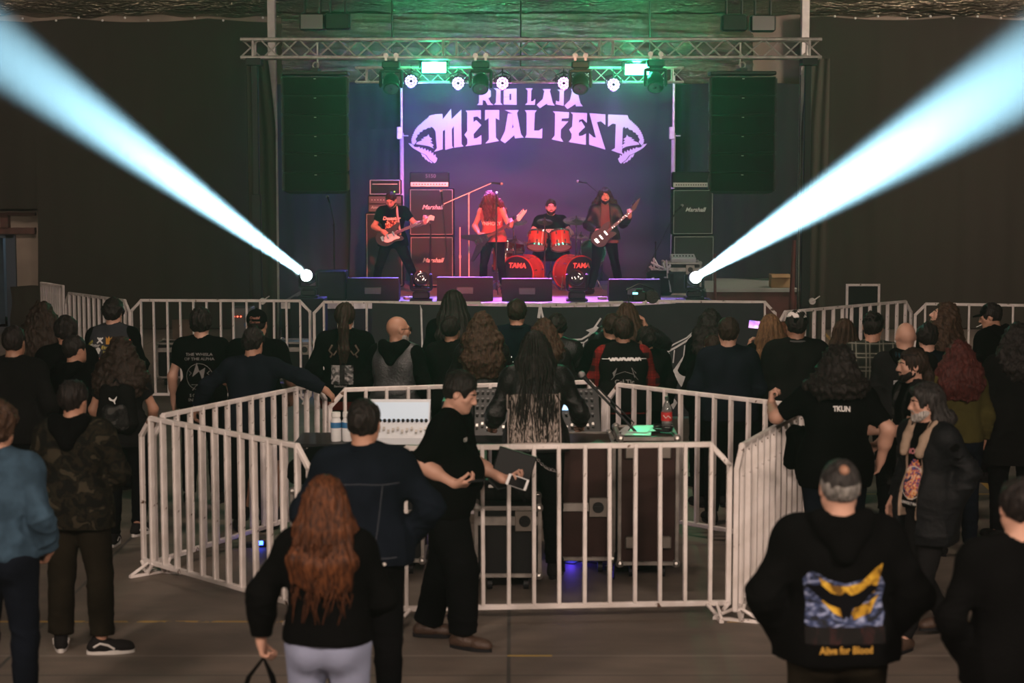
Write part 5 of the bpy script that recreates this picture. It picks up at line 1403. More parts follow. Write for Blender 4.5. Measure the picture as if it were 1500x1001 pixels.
    def grid(s, step=None, lo=None, hi=None, fine=True):
        lo = s.lo if lo is None else lo; hi = s.hi if hi is None else hi
        return Grid([axis_steps(lo[i], hi[i], step or s.res, s.fi[i] if fine else ()) for i in range(3)])
    # ---- primitive groups, e = extra radius
    def torso(s, g, e=0.0, k=.05, hips=True, boxy=0.0, hem=None):
        w = s.w; U = s.U; f = s.fem
        cw = .084 * (w ** .6) * (.86 if f else 1) * (.5 + .5 * s.shw)
        for sd in (-1, 1):
            g.cone(U(V3(sd * .052 * w ** .5, .0, 1.10)), U(V3(sd * cw, -.005, 1.30)), .088 * w + e, (.094 if not f else .084) * w ** .6 + e, k)
            g.cone(U(V3(sd * .02, -.012, 1.415)), U(V3(sd * (.13 if not f else .118) * s.shw, -.008, 1.385)), .052 + e, .054 + e, k)
            g.cone(U(V3(sd * .030, -.022, 1.475)), s.sh[sd] + V3(0, 0, .006), .034 + e * .8, .036 + e * .9, k)
            g.cone(U(V3(sd * cw * .95, -.035, 1.33)), U(V3(sd * cw * .7, -.03, 1.18)), .070 * w ** .5 + e, .066 * w ** .5 + e, k)
        g.cone(U(V3(-.045 * w, .0, 1.05)), U(V3(.045 * w, .0, 1.05)), .086 * w ** 1.1 + e + boxy, .086 * w ** 1.1 + e + boxy, k)
        if f: 
            for sd in (-1, 1): g.ell(U(V3(sd * .07, .085, 1.27)), (.062 + e, .055 + e, .06 + e), k=.04)
        if s.belly: g.ell(U(V3(0, .05 + s.belly * .5, 1.10)), (.13 * w + e, .10 + s.belly + e, .15 + e), k=k)
        if hips:
            g.cone(V3(-.062 * w ** .8, -.005, s.piv[2] - .03), V3(.062 * w ** .8, -.005, s.piv[2] - .03), (.106 if not f else .112) * w ** .8 + e + boxy * .5, (.106 if not f else .112) * w ** .8 + e + boxy * .5, k)
            g.cone(U(V3(0, 0, 1.06)), V3(0, 0, s.piv[2] - .02), .12 * w ** .9 + e, .12 * w ** .9 + e, k)
    def glutes(s, g, e=0.0, k=.04):
        for sd in (-1, 1):
            g.ell(V3(sd * .075 * s.w ** .5, -.048, s.piv[2] - .075), (.088 * s.w ** .6 + e, .092 * s.w ** .5 + e, .10 + e), k=k)
    def arm(s, g, sd, e=0.0, k=.03, up=(0, 1), fore=(0, 1), flat=False, cuff=None):
        w = s.w ** .45 * (.88 if s.fem else 1)
        S, E, W = s.sh[sd], s.elb[sd], s.wri[sd]
        if up:
            a = S + (E - S) * up[0]; b = S + (E - S) * up[1]
            g.cone(a, b, .049 * w + e, (.049 - .011 * up[1]) * w + e, k, flat=flat and not fore)
            if up[0] == 0: g.ell(S + (E - S) * .12, (.053 * w + e,) * 3, k=k)
        if fore:
            a = E + (W - E) * fore[0]; b = E + (W - E) * fore[1]
            r1 = .039 * w + e; r2 = (.039 - .012 * fore[1]) * w + e
            if cuff: r2 = cuff
            g.cone(a, b, r1, r2, k, flat=flat)
            if fore[0] == 0: g.cone(E + (W - E) * .08, E + (W - E) * .45, .039 * w + e, .040 * w + e, k)
    def leg(s, g, sd, e=0.0, k=.035, t0=0.0, t1=1.0, cut=None, flare=0.0):
        w = s.w ** .5 * (1.04 if s.fem else 1); Hp, Kn, An = s.hip[sd], s.knee[sd], s.ank[sd]
        g.cone(Hp, Kn, .092 * w + e, .056 * w ** .6 + e, k)
        if cut == 'knee': return
        b = Kn + (An - Kn) * t1
        g.cone(Kn, b, .054 * w ** .6 + e, .039 + e * .9 + flare, k, flat=True)
        n = (An - Kn); n = n / np.linalg.norm(n); back = np.cross(n, V3(1, 0, 0)); back = back / np.linalg.norm(back)
        if back[1] > 0: back = -back
        g.cone(Kn + (An - Kn) * .18 + back * .016, Kn + (An - Kn) * .45 + back * .012, .048 * w ** .6 + e * .8, .046 + e * .8, k)
    def hand(s, g, sd, fine=True, glove=0.0):
        W, D = s.wri[sd], s.hdir[sd]; cu = s.hcurl[sd]
        fa = W - s.elb[sd]; fa /= np.linalg.norm(fa)
        N = s.palm[sd]
        if N is None:
            N = np.array([-sd, 0.0, 0.0]) if abs(D[0]) < .7 else np.array([0, -1.0, 0.0])
        N = np.asarray(N, float); N = N - D * (N @ D); N /= np.linalg.norm(N)      # palm faces N
        T = np.cross(D, N) * sd                                                  # towards the thumb
        # thumb side: for the right hand (sd=1) hanging down with the palm inward the thumb points forward
        if T @ V3(0, 1, .15) < 0 and s.palm[sd] is None: T = -T
        q = .92 if s.fem else 1.0
        g.cone(W - fa * .02, W + D * .02, .026 * q, .027 * q, .015)
        for j, o in enumerate((.031, .011, -.010, -.029)):
            L0 = (.082, .087, .082, .073)[j] * q; kb = W + D * L0 + T * o * q
            g.cone(W + D * .012 + T * o * .55, kb, .0165 * q, .0125 * q, .014)
            seg = [(.040, .025, .021), (.044, .028, .022), (.041, .026, .021), (.032, .020, .019)][j]
            p = kb; d = D; ang = 0
            r0 = .0098 * q
            for i, L_ in enumerate(seg):
                ang += cu * (.95, 1.15, .8)[i] * (1 + .10 * j)
                d = D * math.cos(ang) + N * math.sin(ang); p2 = p + d * L_ * q
                g.cone(p, p2, r0, r0 * .92, .004); p = p2; r0 *= .93
        b = W + D * .022 + T * .022 * q
        d1 = (D * .72 + T * .62 + N * .30); d1 /= np.linalg.norm(d1); p1 = b + d1 * .042 * q
        d2 = (D * .80 + T * .18 + N * (.25 + cu * .5)); d2 /= np.linalg.norm(d2); p2 = p1 + d2 * .032 * q; d3 = d2 + N * cu * .4; d3 /= np.linalg.norm(d3)
        g.cone(b, p1, .0165 * q, .0125 * q, .012); g.cone(p1, p2, .0115 * q, .0105 * q, .005); g.cone(p2, p2 + d3 * .024 * q, .0102 * q, .009 * q, .004)
    def headg(s, g, detail=True):
        H, R = s.Hd, s.RH; q = .96 if s.fem else 1.0
        g.cone(s.U(V3(0, -.022, 1.44)), H(V3(0, -.022, -.07)), .058 * (.88 if s.fem else s.w ** .4), .054 * (.86 if s.fem else s.w ** .3), .03)
        g.ell(H(V3(0, -.016, .022)), (.076 * q, .094 * q, .092 * q), R, .02)
        g.ell(H(V3(0, .028, -.042)), (.058 * q * s.w ** .3, .064 * q, .074 * q), R, .03)
        g.cone(H(V3(-.045 * q, .005, -.055)), H(V3(-.012, .062, -.088)), .022 * s.w ** .5, .018, .03); g.cone(H(V3(.045 * q, .005, -.055)), H(V3(.012, .062, -.088)), .022 * s.w ** .5, .018, .03)
        for sd in (-1, 1):
            g.ell(H(V3(sd * .078 * q, -.008, -.004)), (.010, .021, .033), R, .008)
            g.ell(H(V3(sd * .084 * q, -.004, .002)), (.007, .010, .018), R, .006, 's')
        if detail:
            g.cone(H(V3(-.036, .076, .026)), H(V3(.036, .076, .026)), .0125, .0125, .018)
            for sd in (-1, 1):
                g.ell(H(V3(sd * .043, .056, -.020)), (.024, .020, .020), R, .02)
                g.ell(H(V3(sd * .031, .096, .008)), (.019, .015, .013), R, .014, 's')
                g.ell(H(V3(sd * .031, .072, .007)), (.0150, .0150, .0125), R, .006)
                g.ell(H(V3(sd * .0125, .096, -.030)), (.0085, .011, .008), R, .006)
                g.cone(H(V3(sd * .030, .090, .0155)), H(V3(sd * .046, .078, .012)), .0035, .003, .004)
            g.cone(H(V3(0, .086, .018)), H(V3(0, .108, -.026)), .0085, .0115, .010)
            g.cone(H(V3(-.020, .084, -.0505)), H(V3(.020, .084, -.0505)), .0062, .0062, .006); g.ell(H(V3(0, .090, -.051)), (.014, .008, .006), R, .005)
            g.cone(H(V3(-.017, .083, -.0625)), H(V3(.017, .083, -.0625)), .0068, .0068, .006)
            g.cone(H(V3(-.024, .092, -.0565)), H(V3(.024, .092, -.0565)), .0022, .0022, .003, 's')
            g.ell(H(V3(0, .076, -.092)), (.019, .014, .014), R, .015)
    # ---- building
    def finish(s, name, g, m, parent=None, disp=None, smooth_it=1, seed=0):
        V, Q = g.mesh()
        if len(V) == 0: return None
        for _ in range(smooth_it):
            acc = np.zeros_like(V); c = np.zeros(len(V))
            for a, b in ((0, 1), (1, 2), (2, 3), (3, 0)):
                np.add.at(acc, Q[:, a], V[Q[:, b]]); np.add.at(acc, Q[:, b], V[Q[:, a]]); np.add.at(c, Q[:, a], 1); np.add.at(c, Q[:, b], 1)
            V = V * .5 + (acc / c[:, None]) * .5
        if disp is not None: V = V + vnormals(V, Q) * disp(V)[:, None]
        o = link_mesh(name, V, Q, m, s.root if parent is None else parent, True)
        return o
    def body(s, legs=True, feet=False):
        g = s.grid()
        s.torso(g); s.glutes(g)
        for sd in (-1, 1):
            s.arm(g, sd); s.leg(g, sd)
            s.hand(g, sd)
            a = s.ank[sd]; fy_ = s.fyaw[sd]; d = V3(-math.sin(fy_), math.cos(fy_), 0) if True else None
            g.cone(a - V3(0, 0, .035), a + d * .13 - V3(0, 0, .055), .034, .026, .02)
        s.headg(g, bool(s.face))
        o = s.finish('body', g, SKIN[s.skin], smooth_it=1 if not s.face else 0)
        if s.face:
            for sd in (-1, 1):
                e = MB().sph((0, 0, 0), .0118, 12, 8).build('eye', M_EYE, s.root, True); e.location = Vector(s.Hd(V3(sd * .031, .0735, .0065)))
                i = MB().sph((0, 0, 0), .0065, 10, 6).build('iris', M_IRIS, e, True); i.location = Vector(s.RH @ V3(0, .0072, 0))
                b = MB(); P = [s.Hd(V3(sd * x, y, z)) for x, y, z in ((.014, .091, .026), (.028, .090, .031), (.042, .082, .030), (.052, .070, .024))]
                b.tube(P, [.003, .0045, .004, .002], 6).build('eyebrow', HAIR['black'], s.root, True)
        return o
    def top(s, kind='tee', m=None, thick=None, hem=None, sleeve=None, name=None, wr=None, sleeves=True, open_front=False, seed=1, collar=False, hood=False, hoodm=None, shm=None):
        P = dict(tee=(.014, .86, .62, .0), long=(.016, .88, 1.9, .0), jacket=(.026, .86, 1.93, .01), coat=(.036, .70, 1.93, .02), vest=(.020, .90, 0, .01), crop=(.014, 1.0, 1.9, 0), tank=(.010, .90, .05, 0))[kind]
        th = P[0] if thick is None else thick; hm = P[1] if hem is None else hem; sl = P[2] if sleeve is None else sleeve; wr = P[3] if wr is None else wr
        g = s.grid(s.res, fine=False)
        s.torso(g, th, .06, boxy=th * .5)
        if hm < .93: 
            s.glutes(g, th * .9, .06)
            for sd in (-1, 1): g.cone(s.hip[sd] + V3(0, 0, .05), s.hip[sd] + (s.knee[sd] - s.hip[sd]) * .35, .098 * s.w ** .7 + th + wr, .095 * s.w ** .6 + th + wr * 1.6, .10)
            if hm < .8: g.cone(V3(0, -.01, s.piv[2]), V3(0, -.02, hm - .05), .15 * s.w + wr, .16 * s.w + wr * 2, .08)
        if sleeves:
            for sd in (-1, 1):
                if sl <= 1: s.arm(g, sd, th + .008, .045, up=(0, sl if sl > .12 else .12), fore=None, flat=True)
                else: s.arm(g, sd, th, .04, fore=(0, sl - 1), flat=True)
        # open the neck
        g.cone(s.U(V3(0, -.02, 1.46)), s.U(V3(0, -.02, 1.62)), .052 * s.w ** .3, .07, .01, 's')
        if kind in ('tank',):
            for sd in (-1, 1): g.ell(s.sh[sd] + V3(sd * .03, 0, .0), (.07, .09, .12), k=.01, op='s')
        lowz = hm - (.98 - s.piv[2])
        g.cut((0, 0, lowz), (0, 0, -1))
        if open_front:
            c0 = s.U(V3(0, .20, 1.44)); c1 = V3(0, .20, lowz - .1)
            X, Y, Z = g.ax[0][:, None, None], g.ax[1][None, :, None], g.ax[2][None, None, :]
            fw = open_front; dd = s.RU.T @ V3(0, 1, 0)
            v = np.maximum(np.abs(X - s.U(V3(0, 0, 1.2))[0]) - (fw * (1.15 - .3 * np.clip((Z - 1.0) / .4, 0, 1))), .02 - Y)
            g.d = np.maximum(g.d, -v.astype(np.float32))
        amp = {'tee': .006, 'long': .006, 'jacket': .008, 'coat': .010, 'vest': .006, 'crop': .005, 'tank': .005}[kind]
        def dsp(V):
            el = np.minimum(*[np.linalg.norm(V - s.elb[sd], axis=1) for sd in (-1, 1)])
            low = np.clip((1.22 - V[:, 2]) / .3, 0, 1); top_ = np.clip((V[:, 2] - 1.30) / .1, 0, 1)
            E_ = np.clip(1 - el / .20, 0, 1)
            return wob(V, amp * .6, 12, seed) + fold(V, amp * 1.5, 24, seed, (1, 1, .55)) * (.35 + .5 * low) * (1 - .5 * top_) + fold(V, amp * 1.5, 42, seed + 1, (.6, 1, 1.6)) * (E_ * 1.3 + .25 * low)
        nm = name or {'tee': 't_shirt', 'long': 'sweater', 'jacket': 'jacket', 'coat': 'coat', 'vest': 'vest', 'crop': 'jacket', 'tank': 'sleeveless_shirt'}[kind]
        o = s.finish(nm, g, m or C_BLACK, disp=dsp)
        s.garments.append(o)
        if collar:
            gc = Grid([axis_steps(s.npv[i] - .2, s.npv[i] + .2, .010) for i in range(3)])
            for k_ in range(14):
                a0 = -2.5 + 5.0 * k_ / 13 - PI / 2; a1 = a0 + 5.0 / 13
                f = lambda a, z: s.U(V3(math.cos(a) * .075 * s.w ** .4, -.015 + math.sin(a) * .075, z))
                gc.cone(f(a0, 1.475 + .012 * math.sin(-a0)), f(a1, 1.475 + .012 * math.sin(-a1)), .014, .014, .01); gc.cone(f(a0, 1.50), f(a1, 1.50), .008, .008, .012)
            s.finish('collar', gc, m or C_BLACK)
        if hood:
            gh = Grid([axis_steps(s.npv[i] - .26, s.npv[i] + .26, .011) for i in range(3)])
            f = lambda x, y, z: s.U(V3(x, y, z))
            pts = [(-.085, .055, 1.40), (-.115, .0, 1.465), (-.095, -.075, 1.495), (-.04, -.115, 1.475), (.04, -.115, 1.475), (.095, -.075, 1.495), (.115, .0, 1.465), (.085, .055, 1.40)]
            for a, b in zip(pts[:-1], pts[1:]): gh.cone(f(*a), f(*b), .036, .036, .03)
            gh.cone(f(-.07, -.115, 1.45), f(0, -.14, 1.36), .045, .035, .05); gh.cone(f(.07, -.115, 1.45), f(0, -.14, 1.36), .045, .035, .05)
            s.finish('hood', gh, hoodm or m or C_BLACK, disp=lambda V: wob(V, .006, 30, seed + 5))
        return o
    def sleeve(s, m, a=0.0, b=1.9, th=.012):
        for sd in (-1, 1):
            g = s.grid(s.res, fine=False); s.arm(g, sd, th, .035, up=(a, 1), fore=(0, b - 1) if b > 1 else None, flat=True)
            s.finish('sleeve', g, m, disp=lambda V: wob(V, .006, 30, sd + 4))
    def pants(s, m=None, e=.016, t1=.97, flare=.01, short=False, seed=3):
        lo = s.lo.copy(); hi = s.hi.copy(); hi[2] = s.piv[2] + .15
        g = s.grid(s.res, lo, hi, fine=False)
        s.torso(g, e * .6, .04); s.glutes(g, e * .6)
        for sd in (-1, 1):
            if short: g.cone(s.hip[sd], s.knee[sd], .094 * s.w ** .5 + e, .085, .035, flat=True)
            else: s.leg(g, sd, e, .03, t1=t1, flare=flare)
        g.cut((0, 0, s.piv[2] + .05), (0, 0, 1))
        def dsp(V):
            kn = np.minimum(*[np.linalg.norm(V - s.knee[sd], axis=1) for sd in (-1, 1)]); an = np.minimum(*[np.linalg.norm(V - s.ank[sd], axis=1) for sd in (-1, 1)])
            return fold(V, .009, 40, seed, (.7, .7, 1.7)) * (.2 + .8 * np.clip(1 - kn / .2, 0, 1) + 1.3 * np.clip(1 - an / .24, 0, 1)) + wob(V, .004, 12, seed + 2)
        return s.finish('shorts' if short else 'trousers', g, m or C_JEANBLK, disp=dsp)
    def shoes(s, m=None, sole=None, boot=False, stripe=False):
        for sd in (-1, 1):
            a = s.ank[sd]; y = s.fyaw[sd]; d = V3(-math.sin(y), math.cos(y), 0)
            up = V3(0, 0, 1); tilt = 0.0
            pitch = 0.0
            sh = a - V3(0, 0, .085)                                   # sole level under the ankle
            c = lambda f, z, l=0: sh + d * f + V3(math.cos(y), math.sin(y), 0) * l + V3(0, 0, z)
            lo = sh - .26; hi = sh + .30
            g = Grid([axis_steps(lo[i], hi[i], .0095) for i in range(3)])
            g.cone(c(-.055, .045), c(.03, .050), .040, .042, .03); g.cone(c(.02, .050), c(.155, .038), .044, .036, .03); g.cone(c(-.03, .06), c(-.015, .12 if boot else .10), .042, .044, .02, flat=True)
            g.cone(c(.12, .034), c(.17, .030), .044, .034, .03)
            g.cut(c(0, .018), (0, 0, -1)); s.finish('boot' if boot else 'shoe', g, m or M_SHOEBLK)
            so = MB(); n = 18; P = []
            for k in range(n):
                t = 2 * PI * k / n; f = .055 + math.cos(t) * .150; l = math.sin(t) * (.048 if f > .05 else .040)
                P.append((f, l))
            vs_ = [tuple(c(f, z, l)) for z in (.0, .026) for f, l in P]
            so.add(vs_, [tuple(range(n)), tuple(range(2 * n - 1, n - 1, -1))] + [(i, n + i, n + (i + 1) % n, (i + 1) % n) for i in range(n)])
            so.build('sole', sole or M_BLACK, s.root)
            if stripe:
                for l in (-.0445, .0445):
                    st = MB().tube([c(-.05, .052, l * .95), c(-.01, .075, l * 1.02), c(.04, .062, l * 1.06), c(.08, .035, l * 1.02)], .0075, 6); st.build('side_stripe', M_SOLE, s.root, True)
    def hair(s, style='short', col='black', length=.35, vol=1.0, seed=1, parent=None, front=False):
        m = HAIR[col]; H, R = s.Hd, s.RH; hc = H(V3(0, 0, 0)); q = .96 if s.fem else 1.0
        ext = .30 + length if style in ('long', 'curly', 'ponytail') else .2
        lo = hc - V3(.26, .26, ext); hi = hc + V3(.26, .26, .2)
        g = Grid([axis_steps(lo[i], hi[i], .0075 if style in ('short', 'thick', 'buzz', 'afro', 'swept') else .0095) for i in range(3)])
        e = {'short': .012, 'thick': .024, 'buzz': .004, 'long': .016, 'curly': .030, 'ponytail': .010, 'afro': .035, 'swept': .018}[style] * vol
        g.ell(H(V3(0, -.020, .028)), (.076 * q + e, .092 * q + e, .092 * q + e), R, 0)
        # clear the face
        if not front:
            fy_ = .078 if style in ('long', 'curly') else .090
            g.ell(H(V3(0, fy_ + .035, -.035)), (.088 if style in ('long', 'curly') else .105, .085, .105 if style in ('long', 'curly') else .119), R, .012, 's')
        if style in ('short', 'thick', 'buzz', 'afro', 'swept'):
            for sd in (-1, 1): g.ell(H(V3(sd * .088, .012, -.022)), (.032, .036, .040), R, .008, 's')
            X, Y, Z = g.ax[0][:, None, None], g.ax[1][None, :, None], g.ax[2][None, None, :]
            n = R @ V3(0, .35, -1); n = n / np.linalg.norm(n); p = H(V3(0, -.06, -.058 if style != 'afro' else -.07))
            g.d = np.maximum(g.d, ((X - p[0]) * n[0] + (Y - p[1]) * n[1] + (Z - p[2]) * n[2]).astype(np.float32))
            if style == 'swept': g.cone(H(V3(-.03, .07, .09)), H(V3(.03, .075, .09)), .022, .022, .03)
        else:
            down = V3(0, 0, -1)
            back = s.RU @ V3(0, -1, 0)
            wsp = {'long': .068, 'curly': .095, 'ponytail': .025}[style] * vol
            n = 17 if style != 'ponytail' else 3
            base = {'long': .025, 'curly': .040, 'ponytail': .030}[style]
            rr = random.Random(seed)
            for i in range(n):
                t = i / (n - 1) * 2 - 1; ang = t * (1.75 if style != 'ponytail' else .3)
                if style == 'ponytail':
                    p0 = H(V3(0, -.105, -.005)); p1 = p0 + back * .03 + V3(t * .012, 0, -.08); p2 = p1 + V3(t * .015, 0, -length * .55); p3 = p2 + V3(0, .01, -length * .4)
                    g.cone(p0, p1, .024, .030, .02); g.cone(p1, p2, .030, .026, .02); g.cone(p2, p3, .026, .010, .02); continue
                p0 = H(V3(math.sin(ang) * .070, -.02 - math.cos(ang) * .068, .02)); 
                sp = 1 + (.55 if style == 'curly' else .2) * vol
                d0 = s.RU @ V3(math.sin(ang) * .088 * sp, -.02 - math.cos(ang) * .085, 0)
                zneck = s.U(V3(0, 0, 1.47))[2]
                p1 = s.npv + d0 + V3(0, 0, .0)
                d1 = s.RU @ V3(math.sin(ang) * (wsp + .045) * 1.25, -.045 - math.cos(ang) * .105 * max(.7, s.w ** .5), 0)
                L_ = length * (1 - .18 * abs(t)) * rr.uniform(.86, 1.08)
                p2 = s.npv + d1 + down * L_ * .55; p3 = s.npv + d1 * 1.0 + down * L_
                if abs(ang) > 1.2 and front is False: p2 = p2 + s.RU @ V3(0, .04, 0); p3 = p3 + s.RU @ V3(0, .05, 0)
                if s.lean > 0:
                    bo = V3(0, -1, 0) * math.tan(s.lean) * L_; p2 = p2 + bo * .55; p3 = p3 + bo
                g.cone(p0, p1, base, base * 1.15, .03); g.cone(p1, p2, base * 1.15, base * 1.0, .035); g.cone(p2, p3, base, base * .45, .045)
            if front:
                for t in (-.6, -.2, .2, .6): 
                    p0 = H(V3(t * .09, .06, .05)); p1 = H(V3(t * .13, .10, -.05)); p2 = p1 + down * length * .75
                    g.cone(p0, p1, .035, .042, .03); g.cone(p1, p2, .042, .016, .03)
        cur = style in ('curly', 'afro')
        def dsp(V):
            c = V - hc
            if cur: return wob(V, .011 * vol, 75, seed, (1, 1, .7)) + fold(V, .012, 150, seed + 1, (1, 1, .6))
            if style in ('long', 'ponytail'):
                th = np.arctan2(c[:, 0], -c[:, 1] + .02)
                return .0045 * np.sin(th * 21 + 3 * np.sin(V[:, 2] * 9 + seed)) + .003 * np.sin(th * 47 + 2 * np.sin(V[:, 2] * 14 + 1.3 * seed) + V[:, 2] * 20) + wob(V, .006, 22, seed, (1, 1, .4))
            if style == 'buzz': return wob(V, .0012, 150, seed)
            return wob(V, .005 if style == 'short' else .008, 55, seed, (1, 1, .7)) + fold(V, {'short': .006, 'swept': .004}.get(style, .009), 130, seed + 3, (1, 1, .55))
        o = s.finish('hair', g, m, disp=dsp, smooth_it=1)
        return o
    def locks(s, col, n=60, length=.4, spread=.10, r=.0045, seed=1, wave=.012, back=True):
        """Loose strands over the hair mass."""
        rr = random.Random(seed); b = MB(); hc = s.Hd(V3(0, 0, 0))
        for i in range(n):
            a = rr.uniform(-1.9, 1.9); p0 = s.Hd(V3(math.sin(a) * .06, -.02 - math.cos(a) * .05, .105)); p1 = s.Hd(V3(math.sin(a) * .096, -.022 - math.cos(a) * .112, .02))
            d1 = s.RU @ V3(math.sin(a) * (.105 + spread * .2), -.055 - math.cos(a) * .085, 0); L_ = length * rr.uniform(.7, 1.1); ph = rr.uniform(0, 6)
            P = [p0, p1, s.npv + d1 * 1.05]
            for k in range(1, 7):
                t = k / 6; P.append(s.npv + d1 * (1.12 + spread * t * 1.5) + V3(math.sin(ph + t * 9) * wave, math.cos(ph + t * 8) * wave - math.tan(max(s.lean, 0)) * L_ * t, -L_ * t))
            b.tube(P, [r * .6, r, r, r, r, r, r * .9, r * .7, r * .3], 5)
        return b.build('loose_locks', HAIR[col], s.root, True)
    def beard(s, col='black', full=1.0, z=-.030, e=.0030):
        H, R = s.Hd, s.RH; hc = H(V3(0, 0, 0)); g = Grid([axis_steps(hc[i] - .16, hc[i] + .16, .0055) for i in range(3)])
        g.ell(H(V3(0, .028, -.042)), (.058 * s.w ** .3 + e, .064 + e, .074 + e), R, 0)
        g.cone(H(V3(-.045, .005, -.055)), H(V3(-.012, .062, -.088)), .022 * s.w ** .5 + e, .018 + e, .03); g.cone(H(V3(.045, .005, -.055)), H(V3(.012, .062, -.088)), .022 * s.w ** .5 + e, .018 + e, .03)
        if full: g.ell(H(V3(0, .080, -.097)), (.020 * full, .014 * full, .018 * full + .004), R, .02)
        X, Y, Z = g.ax[0][:, None, None], g.ax[1][None, :, None], g.ax[2][None, None, :]
        for n, q in ((V3(0, -1, .10), V3(0, -.006, 0)), (V3(0, .50, 1), V3(0, .0, -.004))):
            n = R @ n; n = n / np.linalg.norm(n); q = H(q); g.d = np.maximum(g.d, ((X - q[0]) * n[0] + (Y - q[1]) * n[1] + (Z - q[2]) * n[2]).astype(np.float32))
        for sd in (-1, 1): g.ell(H(V3(sd * .036, .080, -.040)), (.022, .04, .018), R, .006, 's')
        g.ell(H(V3(0, .10, -.0575)), (.025, .030, .012), R, .003, 's')
        g.cone(H(V3(-.024, .083, -.0465)), H(V3(0, .0960, -.0415)), .0060, .0065, .003); g.cone(H(V3(.024, .083, -.0465)), H(V3(0, .0960, -.0415)), .0060, .0065, .003)
        for sd in (-1, 1): g.cone(H(V3(sd * .022, .082, -.0455)), H(V3(sd * .028, .074, -.066)), .0045, .005, .004)
        return s.finish('beard', g, HAIR[col], disp=lambda V: wob(V, .0012, 150, 3), smooth_it=0)
    def cap(s, m, top=None, backwards=False, text=None):
        H, R = s.Hd, s.RH; hc = H(V3(0, 0, 0)); g = Grid([axis_steps(hc[i] - .24, hc[i] + .24, .0095) for i in range(3)])
        g.ell(H(V3(0, -.016, .040)), (.086, .104, .088), R, 0); n = R @ V3(0, .10, -1); p = H(V3(0, 0, .018)); n = n / np.linalg.norm(n); g.cut(p, n)
        sg = -1 if backwards else 1
        o = s.finish('cap', g, m, smooth_it=1)
        g = Grid([axis_steps(hc[i] - .24, hc[i] + .24, .0085) for i in range(3)])
        g.ell(H(V3(0, sg * .112 - .016 * (sg > 0), .034)), (.072, .070, .012), R, 0); s.finish('cap_brim', g, m, o)
        MB().sph(tuple(H(V3(0, -.016, .128))), .007).build('cap_button', m, o)
        if top is not None:
            g = Grid([axis_steps(hc[i] - .24, hc[i] + .24, .0095) for i in range(3)])
            g.ell(H(V3(0, -.016, .040)), (.0885, .1065, .0905), R, 0); n = R @ V3(0, .0, -1); g.cut(H(V3(0, 0, .068)), n); s.finish('cap_crown', g, top, o)
        return o
    def decal(s, garment, name, V, Fs, m, cx, cz, side='back', off=.003, parent=None):
        """Lay printed shapes (x, z in metres, centred) on a garment by casting along the body's y axis."""
        me = garment.data; co = np.empty(len(me.vertices) * 3, dtype=np.float64); me.vertices.foreach_get('co', co)
        tree = getattr(s, '_t', {}).get(garment.name)
        if tree is None:
            tree = BVHTree.FromPolygons([Vector(c) for c in co.reshape(-1, 3)], [tuple(p.vertices) for p in me.polygons])
            s._t = dict(getattr(s, '_t', {})); s._t[garment.name] = tree
        sg = -1 if side == 'back' else 1; out = []; last = None
        RUx = Vector(s.RU @ V3(1, 0, 0)); RUz = Vector(s.RU @ V3(0, 0, 1)); dirv = Vector(s.RU @ V3(0, -sg, 0)); C = Vector(s.U(V3(0, 0, cz)))
        for v in V:
            x = (cx + v[0]) if side == 'back' else (cx - v[0]); p = C + RUx * x + RUz * v[1] - dirv * .6
            h = tree.ray_cast(p, dirv)
            if h[0] is None: out.append(last if last is not None else (p + dirv * .45)); continue
            last = h[0] - dirv * off; out.append(last)
        return link_mesh(name, [tuple(o) for o in out], Fs, m, parent if parent is not None else garment, False)
    def text(s, garment, txt, size, cx, cz, m=None, side='back', shear=0.0, width=1.0, bold=.0008, name='printed_text'):
        V, Fs = text_mesh(txt, size, shear, width, bold)
        return s.decal(garment, name, [(v[0], v[1]) for v in V], Fs, m or M_GREYPRINT, cx, cz, side)
    def patch(s, garment, W, H_, cx, cz, m, side='back', n=(12, 16), name='back_print', off=.003, shape=None):
        V = []; nx, nz = n
        for k in range(nz + 1):
            for i in range(nx + 1): V.append((-W / 2 + W * i / nx, -H_ / 2 + H_ * k / nz))
        Fs = [(k * (nx + 1) + i, k * (nx + 1) + i + 1, (k + 1) * (nx + 1) + i + 1, (k + 1) * (nx + 1) + i) for k in range(nz) for i in range(nx)]
        if shape: Fs = [f for f in Fs if shape(sum(V[i][0] for i in f) / 4 / (W / 2), sum(V[i][1] for i in f) / 4 / (H_ / 2))]
        return s.decal(garment, name, V, Fs, m, cx, cz, side, off)
    def shape(s, garment, polys, cx, cz, m, side='back', name='printed_shape', off=.0045):
        bm = bmesh.new()
        for P in polys:
            try: bm.faces.new([bm.verts.new((x, 0, z)) for x, z in P])
            except Exception: pass
        bm.normal_update(); bmesh.ops.triangulate(bm, faces=bm.faces[:])
        for _ in range(3):
            bmesh.ops.subdivide_edges(bm, edges=[e for e in bm.edges if e.calc_length() > .03], cuts=1); bmesh.ops.triangulate(bm, faces=bm.faces[:])
        bm.verts.index_update(); V = [(v.co.x, v.co.z) for v in bm.verts]; Fs = [tuple(v.index for v in f.verts) for f in bm.faces]; bm.free()
        return s.decal(garment, name, V, Fs, m, cx, cz, side, off)
